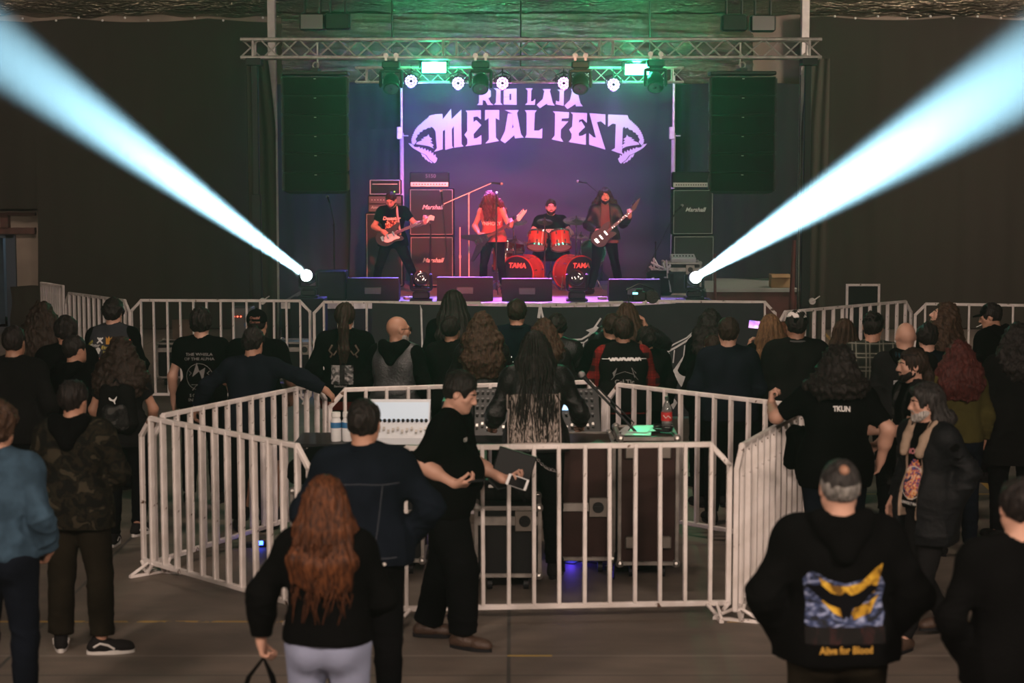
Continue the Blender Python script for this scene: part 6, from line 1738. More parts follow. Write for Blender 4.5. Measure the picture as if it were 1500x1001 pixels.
def print_mat(name, stops, scale=14, dist=1.5, stretch=(1, 1, 1)):
    m = bpy.data.materials.new(name); m.use_nodes = True; nt = m.node_tree; N = nt.nodes; L = nt.links; b = N['Principled BSDF']
    tc = N.new('ShaderNodeTexCoord'); mp = N.new('ShaderNodeMapping'); mp.inputs['Scale'].default_value = stretch; L.new(tc.outputs['Object'], mp.inputs[0])
    n = N.new('ShaderNodeTexNoise'); n.inputs['Scale'].default_value = scale; n.inputs['Detail'].default_value = 5; n.inputs['Distortion'].default_value = dist; L.new(mp.outputs[0], n.inputs['Vector'])
    r = N.new('ShaderNodeValToRGB'); e = r.color_ramp.elements; e[0].position, e[0].color = stops[0][0], (*stops[0][1], 1); e[1].position, e[1].color = stops[-1][0], (*stops[-1][1], 1)
    for p, c in stops[1:-1]: x = e.new(p); x.color = (*c, 1)
    L.new(n.outputs[0], r.inputs[0]); L.new(r.outputs[0], b.inputs['Base Color']); b.inputs['Roughness'].default_value = .85; b.inputs['Specular IOR Level'].default_value = .2
    return m
# ================================================================== the crowd
def gy(u, v): return onz(u, v, 0.0).y
def dress(p, top='tee', tm=None, pants=None, hair='short', hc='black', hl=.3, hv=1.0, shoe=None, hkw=None, tkw=None, pkw=None, skw=None, seed=1, body=True):
    if body: p.body()
    t = p.top(top, tm, seed=seed, **(tkw or {}))
    p.pants(pants, seed=seed + 2, **(pkw or {}))
    p.shoes(shoe, **(skw or {}))
    if hair: p.hair(hair, hc, hl, hv, seed=seed, **(hkw or {}))
    return t
# ---- left edge
p = Person(-4, 594, 1.77, yaw=-.25, head=(.1, 0, 0), arms=('pocket', ((.27, -.06, 1.14), (.22, .10, .96), (-.4, .5, -.7), .6)), label='person in light blue denim jacket cut by the left picture edge', res=.010)
t = dress(p, 'jacket', C_DENIMBLUE, C_DENIM, 'afro', 'brown', .10, .8, seed=3, tkw=dict(hem=.93, collar=True), skw=dict(boot=True))
p = Person(20, 480, 1.78, yaw=-.2, w=1.15, arms=('pocket', 'pocket'), skin='dark', label='broad person in dark jacket with an ear showing at the far left edge')
dress(p, 'jacket', C_BLACK2, C_JEANBLK, 'short', 'black', seed=4, tkw=dict(collar=True))
p = Person(62, 447, 1.76, yaw=.1, w=1.05, arms=('crossed', 'crossed'), label='person with very long frizzy brown hair at the far left')
dress(p, 'long', C_BLACK2, C_JEANBLK, 'curly', 'darkbrown', .34, 1.0, seed=5)
p = Person(96, 466, 1.74, yaw=.2, arms=('pocket', 'front'), label='dark-haired person mostly hidden behind the long frizzy hair at far left')
dress(p, 'jacket', C_BLACK, C_JEANBLK, 'thick', 'black', seed=6)
p = Person(166, 441, 1.77, yaw=-.1, head=(-.15, .1, 0), arms=('front', 'front'), skin='fair', label='person with tousled black hair in a denim vest covered in band patches', res=.0115)
t = dress(p, 'jacket', C_BLACK, C_JEANBLK, 'thick', 'black', seed=7, hkw=None)
vst = p.top('vest', C_DENIMGREY, thick=.034, hem=.95, name='patch_vest', sleeves=False, seed=7)
PC = [(.55, .55, .52), (.45, .22, .03), (.28, .26, .05), (.35, .06, .04), (.12, .11, .10), (.50, .40, .08)]
pm = [mat('patch_thread_%d' % i, c, .9) for i, c in enumerate(PC)]
def ring(cx, cz, r, n=10, ph=0): return [(cx + math.cos(2 * PI * k / n + ph) * r, cz + math.sin(2 * PI * k / n + ph) * r) for k in range(n)]
p.shape(vst, [line_poly([(-.10, .16), (-.05, .11)], .006), line_poly([(-.05, .16), (-.10, .11)], .006), ring(-.075, .145, .015)], 0, 1.24, pm[0], name='skull_patch')
p.shape(vst, [[(-.02, .10), (.03, .10), (.035, .17), (.018, .15), (.005, .175), (-.008, .15), (-.025, .17)]], 0, 1.24, pm[1], name='crown_patch')
p.shape(vst, [ring(.085, .135, .028, 9), line_poly([(.05, .14), (.12, .13)], .008)], 0, 1.24, pm[0], name='round_patch')
p.shape(vst, [[(.13, .10), (.22, .10), (.22, .145), (.13, .15)]], -.01, 1.24, pm[3], name='red_patch')
p.text(vst, 'Eternal', .045, .0, 1.31, pm[5], shear=.2, name='script_patch'); p.text(vst, 'Inquisidor', .034, .02, 1.27, pm[2], name='word_patch')
p.text(vst, 'Motor', .04, -.13, 1.33, pm[0], shear=.3, name='word_patch'); p.shape(vst, [ring(-.09, .05, .022), ring(-.09, .025, .012)], 0, 1.24, pm[0], name='white_skull_patch')
p.text(vst, 'Ruina', .04, -.06, 1.20, pm[3], shear=.3, name='word_patch'); p.text(vst, 'Sombra', .036, .05, 1.19, pm[2], name='word_patch'); p.shape(vst, [[(-.20, .10), (-.15, .14), (-.14, .12), (-.19, .08)]], 0, 1.24, pm[2], name='gold_patch')
p.shape(vst, [[(.16, .055), (.22, .05), (.22, .08), (.16, .085)]], 0, 1.24, pm[4], name='grey_patch')
p = Person(109, 494, Y=14.9, yaw=-.55, head=(-.35, 0, 0), arms=('pocket', 'pocket'), label='man in black jacket turning his face right beside the long curly hair')
dress(p, 'jacket', C_BLACK, C_JEANBLK, 'short', 'black', seed=8, tkw=dict(hood=True))
p = Person(177, 498, Y=gy(165, 800), yaw=-.05, w=1.08, fem=True, skin='tan', arms=(((-.25, .0, 1.13), (-.20, .14, .93), (.1, .5, -.9), .5), ((.26, .03, 1.13), (.19, .20, .96), (-.3, .8, -.4), .5)),
           legs={'L': ((-.10, .02, .49), (-.10, .0, .085), .1), 'R': ((.14, .03, .52), (.17, -.22, .22), -.3)}, label='woman with long dark curly hair wearing a small black backpack', res=.011, fine_hands=(-1,))
t = dress(p, 'tee', C_CHARCOAL, C_JEANBLK, 'curly', 'darkbrown', .24, 1.15, seed=9, tkw=dict(hem=.84), skw=dict(sole=M_SOLE, stripe=True))
# backpack hangs from her shoulders: a thing of its own
def backpack(P, c, W, H_, D_, m1, m2, label):
    r_ = empty('backpack', P.root.location, P.root.rotation_euler.z, label=label, cat='backpack'); r_.scale = P.root.scale
    g = Grid([axis_steps(c[0] - W, c[0] + W, .010), axis_steps(c[1] - D_ - .1, c[1] + D_ + .1, .010), axis_steps(c[2] - H_, c[2] + H_, .010)])
    for sx in (-1, 1):
        g.cone((c[0] + sx * W * .26, c[1], c[2] - H_ * .33), (c[0] + sx * W * .22, c[1] + .01, c[2] + H_ * .28), D_ * .62, D_ * .5, .06)
    V, Q = g.mesh(); V = V + vnormals(V, Q) * fold(V, .006, 40, 2)[:, None]; link_mesh('bag', V, Q, m1, r_, True)
    g = Grid([axis_steps(c[0] - W, c[0] + W, .009), axis_steps(c[1] - D_ - .12, c[1] + D_, .009), axis_steps(c[2] - H_, c[2] + H_, .009)])
    for sx in (-1, 1): g.cone((c[0] + sx * W * .20, c[1] - D_ * .45, c[2] - H_ * .33), (c[0] + sx * W * .18, c[1] - D_ * .45, c[2] - H_ * .08), D_ * .38, D_ * .36, .05)
    V, Q = g.mesh(); V = V + vnormals(V, Q) * fold(V, .005, 50, 4)[:, None]; link_mesh('front_pocket', V, Q, m2, r_, True)
    for sx in (-1, 1):
        pts = [Vector(P.U(V3(sx * .085, y, z))) for y, z in ((-.15, 1.38), (-.10, 1.475), (.02, 1.485), (.11, 1.42), (.14, 1.30), (.12, 1.18), (.0, 1.12), (-.12, 1.10))]
        MB().tube(pts, .014, 6).build('strap', m1, r_, True)
    MB().tube([(c[0] - .03, c[1] - .02, c[2] + H_ * .46), (c[0], c[1] - .02, c[2] + H_ * .56), (c[0] + .03, c[1] - .02, c[2] + H_ * .46)], .008, 6).build('top_loop', m1, r_, True)
    return r_
bp_ = backpack(p, (0.01, -.20, 1.20), .30, .40, .16, C_BLACK2, C_CAMOBLK, 'small black backpack with white cat mark and camouflage pocket on the woman')
cat = [(-.030,.018),(-.022,.020),(-.012,.010),(.004,.004),(.016,.010),(.024,.022),(.030,.030),(.032,.024),(.026,.008),(.020,-.004),(.018,-.018),(.024,-.026),(.016,-.026),(.008,-.012),(-.004,-.006),(-.016,-.004),(-.024,.002)]
o = MB().prism([(x * 1.1 + .005, z * 1.1) for x, z in cat], 0, -.004).build('leaping_cat_mark', M_WHITEPRINT, bp_); o.location = (0.0, -.315, 1.262); o.rotation_euler = (-.12, 0, 0)
p = Person(107, 560, Y=gy(150, 955), yaw=-.12, skin='tan', w=.98, arms=(((-.27, .0, 1.14), (-.16, .17, 1.06), (.6, .6, 0), .5), ((.29, .04, 1.13), (.16, .20, 1.04), (-.6, .6, 0), .5)),
           legs={'L': ((-.11, .03, .50), (-.13, .03, .085), .35), 'R': ((.13, .05, .50), (.16, -.03, .085), -1.25)}, label='man in camouflage jacket with a black hood and dark loose trousers', res=.0095, head=(-.2, 0, 0))
dress(p, 'jacket', C_CAMO, C_BROWNPANT, 'thick', 'black', seed=10, tkw=dict(hem=.80, hood=True, hoodm=C_BLACK, thick=.030), pkw=dict(e=.030, flare=.015, t1=.93), skw=dict(sole=M_SOLE, stripe=True), hv=.7)
# ---- behind the pen, left
p = Person(294, 455, 1.74, yaw=0, skin='fair', arms=('down', 'down'), label='man in black t-shirt with curved white lettering and bushy black hair', res=.0115)
t = dress(p, 'tee', C_BLACK, C_JEANBLK, 'afro', 'black', seed=11, hv=.75)
p.text(t, 'THE WHISLA', .034, 0, 1.345, M_GREYPRINT, width=1.2); p.text(t, 'OF THE ALPHA', .034, 0, 1.305, M_GREYPRINT, width=1.15)
p.shape(t, [line_poly(ring(0, .0, .115, 20)[:18], .0025), line_poly([(-.02, .12), (-.06, .0), (.0, .05), (.03, -.04), (.05, .08)], .003), line_poly([(-.09, .05), (-.07, .03), (-.09, .01)], .003), line_poly([(.09, .05), (.07, .03), (.09, .01)], .003), line_poly([(-.06, -.12), (-.02, -.07), (.02, -.12), (.05, -.08)], .003), line_poly([(-.07, -.07), (.07, -.07)], .002)], 0, 1.15, M_GREYPRINT)
p.text(t, 'S C C V L', .036, -.01, .985, M_GREYPRINT); p.text(t, 'INTRXIN', .036, -.01, .945, M_GREYPRINT, width=1.2)
p = Person(376, 455, 1.80, yaw=-.05, w=1.12, skin='tan', arms=('front', ((.27, .0, 1.15), (.24, .16, 1.0), (0, .8, -.5), .5)), label='big man in black cap with small red lettering at the back', res=.0115)
t = dress(p, 'tee', C_BLACK, C_JEANBLK, 'buzz', 'black', seed=12, pkw=dict(short=True))
cp = p.cap(C_BLACK)
V, Fs = text_mesh('Cranial', .028, .15, 1, .001); V2, Fs2 = text_mesh('Corpse', .028, .15, 1, .001)
p.decal(cp, 'cap_lettering', [(v[0], v[1] + .012) for v in V], Fs, mat('faded_red_print', (.20, .085, .06), .8), 0, 1.66, 'back'); p.decal(cp, 'cap_lettering', [(v[0], v[1] - .022) for v in V2], Fs2, MATS['faded_red_print'], 0, 1.66, 'back')
# man leaning on the pen rail, arms spread
p = Person(372, 484, Y=15.3, yaw=-.10, w=1.15, skin='tan', lean=.10, arms=(((-.40, .04, 1.24), (-.50, .10, 1.06), (-.3, .3, -.8), .5), ((.46, -.04, 1.33), (.68, .0, 1.20), (.6, .2, -.6), .5)), head=(-.25, .1, 0),
           label='man in dark navy sweater resting his right arm along the pen rail', res=.011)
dress(p, 'long', C_NAVY, C_JEANBLK, 'thick', 'black', seed=13, hv=.9, tkw=dict(thick=.024))
p = Person(505, 446, 1.78, yaw=0, arms=('pocket', 'pocket'), label='man with brown ponytail and a grey picture printed on his black sweatshirt', res=.011)
t = dress(p, 'long', C_BLACK, C_JEANBLK, 'ponytail', 'darkbrown', .34, 1.2, seed=14, tkw=dict(hood=False, thick=.022))
p.top('tee', C_RED, hem=.80, thick=.012, name='red_undershirt', sleeves=False, seed=2)
GP = print_mat('grey_photo_print', [(.38, (.012, .012, .012)), (.50, (.10, .10, .10)), (.62, (.34, .33, .32))], 16, 1.2)
p.patch(t, .075, .165, -.075, 1.12, GP); p.patch(t, .075, .165, .045, 1.12, GP); p.patch(t, .045, .165, -.015, 1.12, print_mat('dark_photo_print', [(.45, (.01, .01, .01)), (.7, (.05, .05, .05))], 20, 1))
p.text(t, 'Bewitched', .026, -.03, 1.02, M_GREYPRINT)
for sx in (-1, 1): p.shape(t, [line_poly([(sx * .10, .05), (sx * .13, -.0), (sx * .10, -.03), (sx * .12, -.06)], .008), line_poly([(sx * .06, .0), (sx * .09, -.04)], .006)], 0, 1.33, mat('bronze_print', (.06, .042, .028), .8))
p = Person(583, 464, 1.74, yaw=-.35, head=(-.75, .05, 0), skin='tan', face=.0085, arms=('pocket', 'pocket'), label='bald man with sunglasses and white beard wearing a grey leather vest', res=.011)
t = dress(p, 'jacket', C_BLACK, C_DENIMGREY, None, seed=15, tkw=dict(hood=True))
p.top('vest', C_GREYLEATHER, thick=.036, hem=.86, name='leather_vest', sleeves=False, seed=6); p.beard('white', 1.0)
def glasses(P, z=.010, up=0.0, m=M_BLACK, lens=None):
    f = MB(); H_ = P.Hd
    for sd in (-1, 1):
        f.tube([H_(V3(sd * .031 + math.cos(a) * .024, .101 + up * -.02, z + math.sin(a) * .018)) for a in [k * PI / 5 for k in range(11)]], .0028, 5)
        f.tube([H_(V3(sd * .055, .098, z + .005)), H_(V3(sd * .080, .06, z + .006)), H_(V3(sd * .084, -.01, z))], .0028, 5)
    f.tube([H_(V3(-.008, .106, z + .004)), H_(V3(.008, .106, z + .004))], .003, 5); o = f.build('glasses_frame', m, P.root, True)
    l = MB()
    for sd in (-1, 1): l.sph(H_(V3(sd * .031, .099, z)), (.023, .003, .017), 12, 6, Matrix(P.RH.tolist()))
    l.build('sunglass_lens', lens or M_LENS, o, True)
glasses(p)
# ---- centre group
p = Person(664, 428, 1.82, yaw=.05, arms=('front', 'pocket'), label='tall person with long straight black hair standing highest in the centre crowd')
dress(p, 'long', C_BLACK, C_JEANBLK, 'long', 'black', .34, 1.1, seed=16)
p = Person(661, 466, Y=16.7, yaw=-.3, head=(-.3, 0, 0), arms=('front', 'pocket'), label='person with tied-back dark hair in a black jacket before the tallest one', res=.0115)
dress(p, 'jacket', C_BLACK2, C_JEANBLK, 'short', 'black', seed=17, hv=1.3)
p = Person(706, 461, Y=16.05, yaw=.05, fem=True, w=1.0, arms=('crossed', 'crossed'), label='woman with long frizzy brown hair in a black leather jacket with studs', res=.011)
dress(p, 'jacket', C_LEATHER, C_JEANBLK, 'curly', 'brown', .32, .85, seed=18, tkw=dict(hem=.94))
o = MB()
for k in range(5): q = p.sh[1] + (p.elb[1] - p.sh[1]) * (.15 + .17 * k) + V3(.066, -.03, .02); o.sph(q, .008, 8, 6)
o.build('metal_studs', M_CHROME, p.root, True)
p = Person(757, 441, 1.77, yaw=-.02, skin='tan', arms=('front', 'front'), label='man with neat short hair in a dark blazer, a pale collar edge at the neck', res=.0115)
dress(p, 'jacket', C_DENIM, C_JEANBLK, 'short', 'darkbrown', seed=19, hv=1.3, tkw=dict(collar=True))
MB().tube([p.U(V3(math.cos(a) * .070, -.02 + math.sin(a) * .07, 1.497)) for a in [PI + .3 + k * (PI - .6) / 8 for k in range(9)]], .007, 6).build('shirt_collar', mat('pale_shirt', (.40, .38, .36), .8), p.root, True)
p = Person(815, 463, Y=17.0, yaw=.0, arms=('pocket', 'pocket'), label='person in dark knit hat and black leather jacket behind the brown-haired one', res=.012)
dress(p, 'jacket', C_LEATHER, C_JEANBLK, 'thick', 'black', seed=20)
p = Person(797, 470, Y=16.3, yaw=-.15, fem=True, arms=('front', 'crossed'), label='brown-haired woman in black leather jacket with a metal ring on the shoulder', res=.011)
dress(p, 'jacket', C_LEATHER, C_DENIM, 'curly', 'brown', .18, .75, seed=21, tkw=dict(hem=.94))
q = p.sh[1] + V3(.0, -.075, .0); MB().tube([q + V3(math.cos(a) * .022, 0, math.sin(a) * .022) for a in [k * PI / 6 for k in range(13)]], .004, 6).build('metal_ring', M_CHROME, p.root, True)
# sound engineer inside the pen
p = Person(783, 492, Y=13.72, yaw=.04, lean=.28, head=(0, .25, 0), arms=(((-.30, .12, 1.10), (-.30, .36, 1.03), (-.2, .8, -.4), .5), ((.33, .12, 1.12), (.34, .36, 1.03), (.2, .8, -.4), .5)),
           label='sound engineer with very long black hair leaning over the mixing console', res=.0095, fine_hands=True)
t = dress(p, 'jacket', C_LEATHER, C_JEANBLK, 'long', 'black', .56, .95, seed=22, tkw=dict(hem=.90), skw=dict(boot=True))
BP = print_mat('engraved_forest_print', [(.40, (.012, .011, .010)), (.50, (.16, .13, .11)), (.60, (.42, .36, .32))], 9, 4.0, (3.5, 1, .8))
BP2 = mat('print_border', (.34, .29, .26), .85)
p.patch(t, .34, .34, -.02, 1.10, BP, n=(22, 22)); W_, H_ = .36, .36
p.shape(t, [line_poly([(-W_/2, -H_/2), (W_/2, -H_/2)], .008), line_poly([(-W_/2, -H_/2), (-W_/2, H_/2)], .005), line_poly([(W_/2, -H_/2), (W_/2, H_/2)], .005)], -.02, 1.10, BP2, off=.006)
p.locks('black', 70, .55, .06, .005, seed=3)
# photographer and companions
p = Person(919, 446, Y=17.6, yaw=0, fem=False, arms=(((-.26, .16, 1.36), (-.075, .22, 1.57), (.2, .1, .9), .7), ((.30, .10, 1.36), (.10, .24, 1.56), (-.2, .1, .9), .7)), label='photographer with long brown hair raising a camera with both hands', res=.011, fine_hands=(-1,))
dress(p, 'jacket', C_LEATHER, C_JEANBLK, 'long', 'brown', .22, .9, seed=23)
cpx = at(936, 434, p.root.location.y + .22); r_ = empty('camera_rig', cpx, 0, label='black video camera with round fill lens held above the photographer', cat='camera')
MB().box((0, 0, .0), (.13, .10, .09), bev=.01).box((0, 0, .055), (.06, .06, .03), bev=.008).build('camera_body', M_BLACK, r_); MB().cyl((0, .04, 0), (0, .17, 0), .04, .045, 18).build('lens_barrel', M_BLACKMETAL, r_, True)
MB().cyl((.13, -.02, -.01), (.13, .10, -.01), .062, .066, 20).build('fluffy_microphone', mat('fur_black', (.02, .02, .02), .95, bump=1, bscale=90), r_, True); MB().box((-.04, -.055, .03), (.05, .01, .02)).build('lit_screen', mat('small_screen', (.2, .6, .8), .3, emit=(.3, .8, 1), estr=2), r_)
MB().tube([(-.10, 0, -.05), (-.12, 0, .06), (0, 0, .12), (.14, 0, .07), (.15, 0, -.03)], .008, 6).build('cage_handle', M_BLACKMETAL, r_, True)
p = Person(896, 462, Y=16.7, yaw=.25, w=1.1, arms=('crossed', 'pocket'), label='person in black jacket left of the patched vest man, arm bent outward')
dress(p, 'jacket', C_BLACK, C_JEANBLK, 'short', 'darkbrown', seed=24, hv=1.4)
p = Person(945, 483, Y=16.9, yaw=.3, head=(.5, -.2, -.35), skin='tan', arms=('front', 'down'), label='person tilting the head left, cheek visible, right of the patched vest man')
dress(p, 'jacket', C_BLACK2, C_JEANBLK, 'thick', 'black', seed=25, hv=.8)
p = Person(913, 467, Y=16.15, yaw=.05, w=1.12, arms=('crossed', 'crossed'), label='man in black vest with band logos over a red plaid shirt', res=.0105)
t = dress(p, 'long', C_REDPLAID, C_JEANBLK, 'thick', 'darkbrown', seed=26, hv=.85, tkw=dict(thick=.022))
vst = p.top('vest', C_BLACK2, thick=.036, hem=.90, name='patched_vest', sleeves=False, seed=8, collar=True)
for k, dx in enumerate((-.12, -.085, -.05, -.015, .02, .055, .09, .125)):
    p.shape(vst, [line_poly([(dx - .022, .012 * (-1) ** k), (dx, -.012 * (-1) ** k), (dx + .022, .012 * (-1) ** k)], .0065), line_poly([(dx - .01, -.014), (dx + .012, .014)], .005)], 0, 1.375, M_WHITEPRINT, name='logo_lettering')
p.shape(vst, [line_poly([(-.20, .0), (-.13, .004)], .003), line_poly([(.13, .004), (.20, .0)], .003)], 0, 1.375, M_WHITEPRINT, name='logo_lettering')
p.text(vst, 'CeLTic', .060, .0, 1.17, M_GREYPRINT, shear=-.1, bold=.0015); p.shape(vst, [line_poly([(-.10, .0), (-.07, .09), (-.11, .04)], .003), line_poly([(.09, .0), (.06, .09), (.10, .04)], .003), line_poly([(-.12, -.02), (-.08, .03), (.0, .055), (.08, .03), (.12, -.02)], .002)], 0, 1.21, M_GREYPRINT, name='logo_lettering')
# ---- centre right
p = Person(1040, 456, Y=17.3, yaw=.1, fem=True, arms=('front', 'front'), label='person with shaggy black hair in front of the banner drawing at centre right')
dress(p, 'long', C_BLACK, C_JEANBLK, 'curly', 'black', .28, .8, seed=27)
p = Person(1044, 492, Y=16.3, yaw=.1, arms=('pocket', 'pocket'), label='short dark-haired person mostly hidden behind the navy sweater man')
dress(p, 'long', C_BLACK, C_JEANBLK, 'short', 'darkbrown', seed=28)
p = Person(1067, 468, 1.74, yaw=-.03, w=1.2, skin='fair', arms=('front', 'front'), label='broad man in navy sweater with short dark hair, both ears visible', res=.011)
dress(p, 'long', C_NAVY, C_JEANBLK, 'short', 'darkbrown', seed=29, hv=1.5, tkw=dict(thick=.024))
p = Person(1147, 474, Y=17.0, yaw=.1, fem=True, arms=('front', 'front'), label='person with orange-brown hair squeezed between the phone holder and the capped man')
dress(p, 'long', C_BLACK, C_JEANBLK, 'long', 'red', .26, .9, seed=30)
p = Person(1128, 463, 1.70, yaw=.1, fem=True, arms=(((-.24, .14, 1.24), (-.10, .26, 1.45), (.1, .2, .9), .8), 'front'), label='woman with long light brown hair filming with a lit phone')
dress(p, 'long', C_BLACK, C_JEANBLK, 'long', 'blond', .26, 1.0, seed=31)
q = at(1108, 476, p.root.location.y + .30); r_ = empty('phone', q, 0, label='phone with bright pink and blue screen held up beside the light brown hair', cat='phone')
MB().box((0, 0, 0), (.150, .008, .078), bev=.003).build('phone_body', M_BLACK, r_); MB().box((0, -.005, 0), (.138, .002, .068)).build('screen', print_mat('pink_video', [(.35, (.1, .15, .8)), (.5, (.7, .3, .9)), (.65, (.9, .8, 1))], 12, .5), r_)
b_ = MATS.get('pv'); mm = r_.children[1].data.materials[0]; bb = mm.node_tree.nodes['Principled BSDF']; mm.node_tree.links.new(bb.inputs['Base Color'].links[0].from_socket, bb.inputs['Emission Color']); bb.inputs['Emission Strength'].default_value = 1.1
r_.rotation_euler = (0, .12, 0)
p = Person(1167, 457, 1.80, yaw=0, w=1.35, skin='dark', arms=('front', ((.36, .08, 1.15), (.20, .20, 1.0), (-.3, .6, -.6), .5)), label='very broad man in black sweatshirt wearing a black cap with white crown', res=.011)
dress(p, 'long', C_BLACK2, C_JEANBLK, 'short', 'black', seed=32, hv=1.2, tkw=dict(thick=.03), hkw=None)
p.cap(C_BLACK, top=mat('white_felt', (.62, .58, .56), .85))
MB().tube([p.U(V3(math.cos(a) * .082, -.02 + math.sin(a) * .08, 1.492)) for a in [PI + .1 + k * (PI - .2) / 8 for k in range(9)]], .009, 6).build('grey_collar', C_GREY, p.root, True)
p = Person(1236, 469, Y=16.4, yaw=.1, fem=True, arms=('front', 'front'), label='woman with very long straight reddish brown hair left of the plaid shirt')
dress(p, 'long', C_BLACK, C_JEANBLK, 'long', 'brown', .42, .95, seed=33)
p = Person(1279, 459, 1.78, yaw=-.1, w=1.05, skin='tan', arms=('front', 'front'), label='man in green-grey plaid shirt with dark hair and a cap', res=.0115)
dress(p, 'long', C_GREYPLAID, C_JEANBLK, 'short', 'black', seed=34, hv=1.2); p.cap(C_BLACK)
p = Person(1327, 473, 1.76, yaw=.02, w=1.08, skin='fair', arms=('front', 'front'), label='bald man in black vest with a grey landscape printed on the back', res=.0105)
t = dress(p, 'jacket', C_CHARCOAL, C_JEANBLK, None, seed=35, tkw=dict(hood=True, hoodm=C_BLACK))
GP2 = print_mat('grey_landscape_print', [(.40, (.03, .03, .032)), (.5, (.12, .12, .125)), (.6, (.26, .26, .265))], 12, 2.0, (1, 1, 2.5))
p.patch(t, .30, .30, .03, 1.13, GP2, n=(18, 18)); p.text(t, 'BEHERIT', .05, .03, 1.315, M_WHITEPRINT, bold=.0015, width=.9); p.shape(t, [[(.0, -.08), (.012, -.03), (-.01, .01), (.005, .04), (.02, .01), (.05, .02), (.022, -.02), (.03, -.08), (.018, -.04)]], .03, 1.15, M_BLACK, off=.006)
p = Person(1359, 476, Y=15.7, yaw=-.2, skin='fair', arms=('front', 'pocket'), label='man with bushy black hair and bare neck in dark t-shirt behind the sunglasses man')
dress(p, 'tee', C_DENIM, C_JEANBLK, 'thick', 'black', seed=36, hv=.9)
p = Person(1391, 447, 1.80, yaw=.6, head=(.75, -.35, 0), skin='fair', face=.0085, arms=('front', 'pocket'), label='man with long frizzy brown hair, bearded face raised toward the left')
dress(p, 'long', C_BLACK, C_JEANBLK, 'curly', 'brown', .24, .75, seed=37); p.beard('brown')
p = Person(1448, 447, Y=gy(1436, 704), yaw=.7, head=(.6, .25, 0), skin='tan', face=.0085, arms=('front', 'front'), label='man in black cap looking down left, cigarette at his lips, right side', res=.0115)
dress(p, 'jacket', C_BLACK, C_JEANBLK, 'short', 'black', seed=38, tkw=dict(hood=True), hv=1.4); p.cap(C_BLACK)
MB().cyl(p.Hd(V3(.0, .09, -.057)), p.Hd(V3(.01, .15, -.07)), .004, n=6).build('cigarette', M_WHITEPRINT, p.root)
p = Person(1405, 503, 1.66, yaw=.05, fem=True, w=1.1, arms=('down', ((.24, .0, 1.15), (.25, .10, .93), (0, .3, -.9), .5)), skin='tan', label='woman with wine-red wavy hair in an olive green sweater', res=.0105)
dress(p, 'long', C_OLIVE, C_DENIM, 'curly', 'winered', .22, .85, seed=39, tkw=dict(thick=.026, hem=.93))
p = Person(1490, 477, Y=gy(1470, 792), yaw=.15, w=1.1, arms=('front', 'pocket'), label='person with shaggy dark hair in a long dark top at the right edge', res=.0115)
dress(p, 'coat', C_BLACK2, C_JEANBLK, 'curly', 'black', .20, .8, seed=40, tkw=dict(hem=.62))
p = Person(1336, 513, Y=13.3, yaw=PI / 2 + .15, head=(0, .05, 0), skin='fair', face=.0075, arms=(((-.20, .10, 1.16), (-.12, .32, 1.15), (.1, 1, .1), 1.1), ((.24, .02, 1.14), (.18, .22, .98), (-.2, .8, -.3), .6)),
           label='bearded man in profile with sunglasses on his head and frizzy ponytail', res=.0105, fine_hands=(-1, 1))
t = dress(p, 'tee', C_BLACK, C_JEANBLK, 'ponytail', 'darkbrown', .26, 1.5, seed=41, tkw=dict(hem=.84)); p.beard('black')
glasses(p, .085, .0, lens=mat('mirror_lens_blue', (.1, .55, .75), .08, .9))
p.top('vest', C_CAMOBLK, thick=.026, hem=.70, name='open_vest', sleeves=False, seed=4, open_front=.09)
p = Person(1231, 511, 1.78, yaw=-.05, w=1.3, skin='fair', head=(-.75, .1, 0), arms=(((-.40, .06, 1.25), (-.40, .27, 1.30), (-.05, .35, .9), .9), ((.36, -.10, 1.17), (.30, .02, .95), (-.2, .4, -.8), .5)),
           legs={'L': ((-.12, .02, .49), (-.12, .0, .085), .2), 'R': ((.12, .02, .49), (.13, .0, .085), -.2)}, label='big man in black t-shirt lettered TKUN resting his elbow on the barrier', res=.0095, fine_hands=(-1,))
t = dress(p, 'tee', C_BLACK, C_DENIM, 'curly', 'black', .07, .95, seed=42, tkw=dict(sleeve=.85, hem=.80))
p.text(t, 'TKUN', .048, .02, 1.335, M_WHITEPRINT, bold=.002, width=.85)
# jacket hanging over the pen rail next to him
c = at(1168, 640, 13.1); g = Grid([axis_steps(-.2, .2, .010), axis_steps(-.22, .22, .010), axis_steps(-.62, .12, .010)])
g.cone((0, -.03, .02), (.02, .03, .03), .05, .05, .03); g.cone((-.02, -.05, .02), (.0, -.07, -.22), .055, .075, .04); g.cone((.0, -.07, -.22), (.05, -.08, -.40), .075, .05, .04); g.cone((.05, -.08, -.38), (.07, -.08, -.50), .035, .03, .03); g.cone((.03, .05, .02), (.04, .07, -.2), .05, .06, .04)
V, Q = g.mesh(); V = V + vnormals(V, Q) * fold(V, .010, 38, 5)[:, None]
r_ = empty('hung_jacket', (c.x, c.y, c.z), .9, label='black jacket with a grey patterned lining hung over the right pen barrier', cat='jacket')
link_mesh('jacket_cloth', V, Q, C_BLACK, r_, True); MB().tube([(.03, -.15, -.02), (.07, -.165, -.12), (.09, -.16, -.22)], [.012, .018, .008], 6).build('patterned_lining', C_CAMOBLK, r_, True)
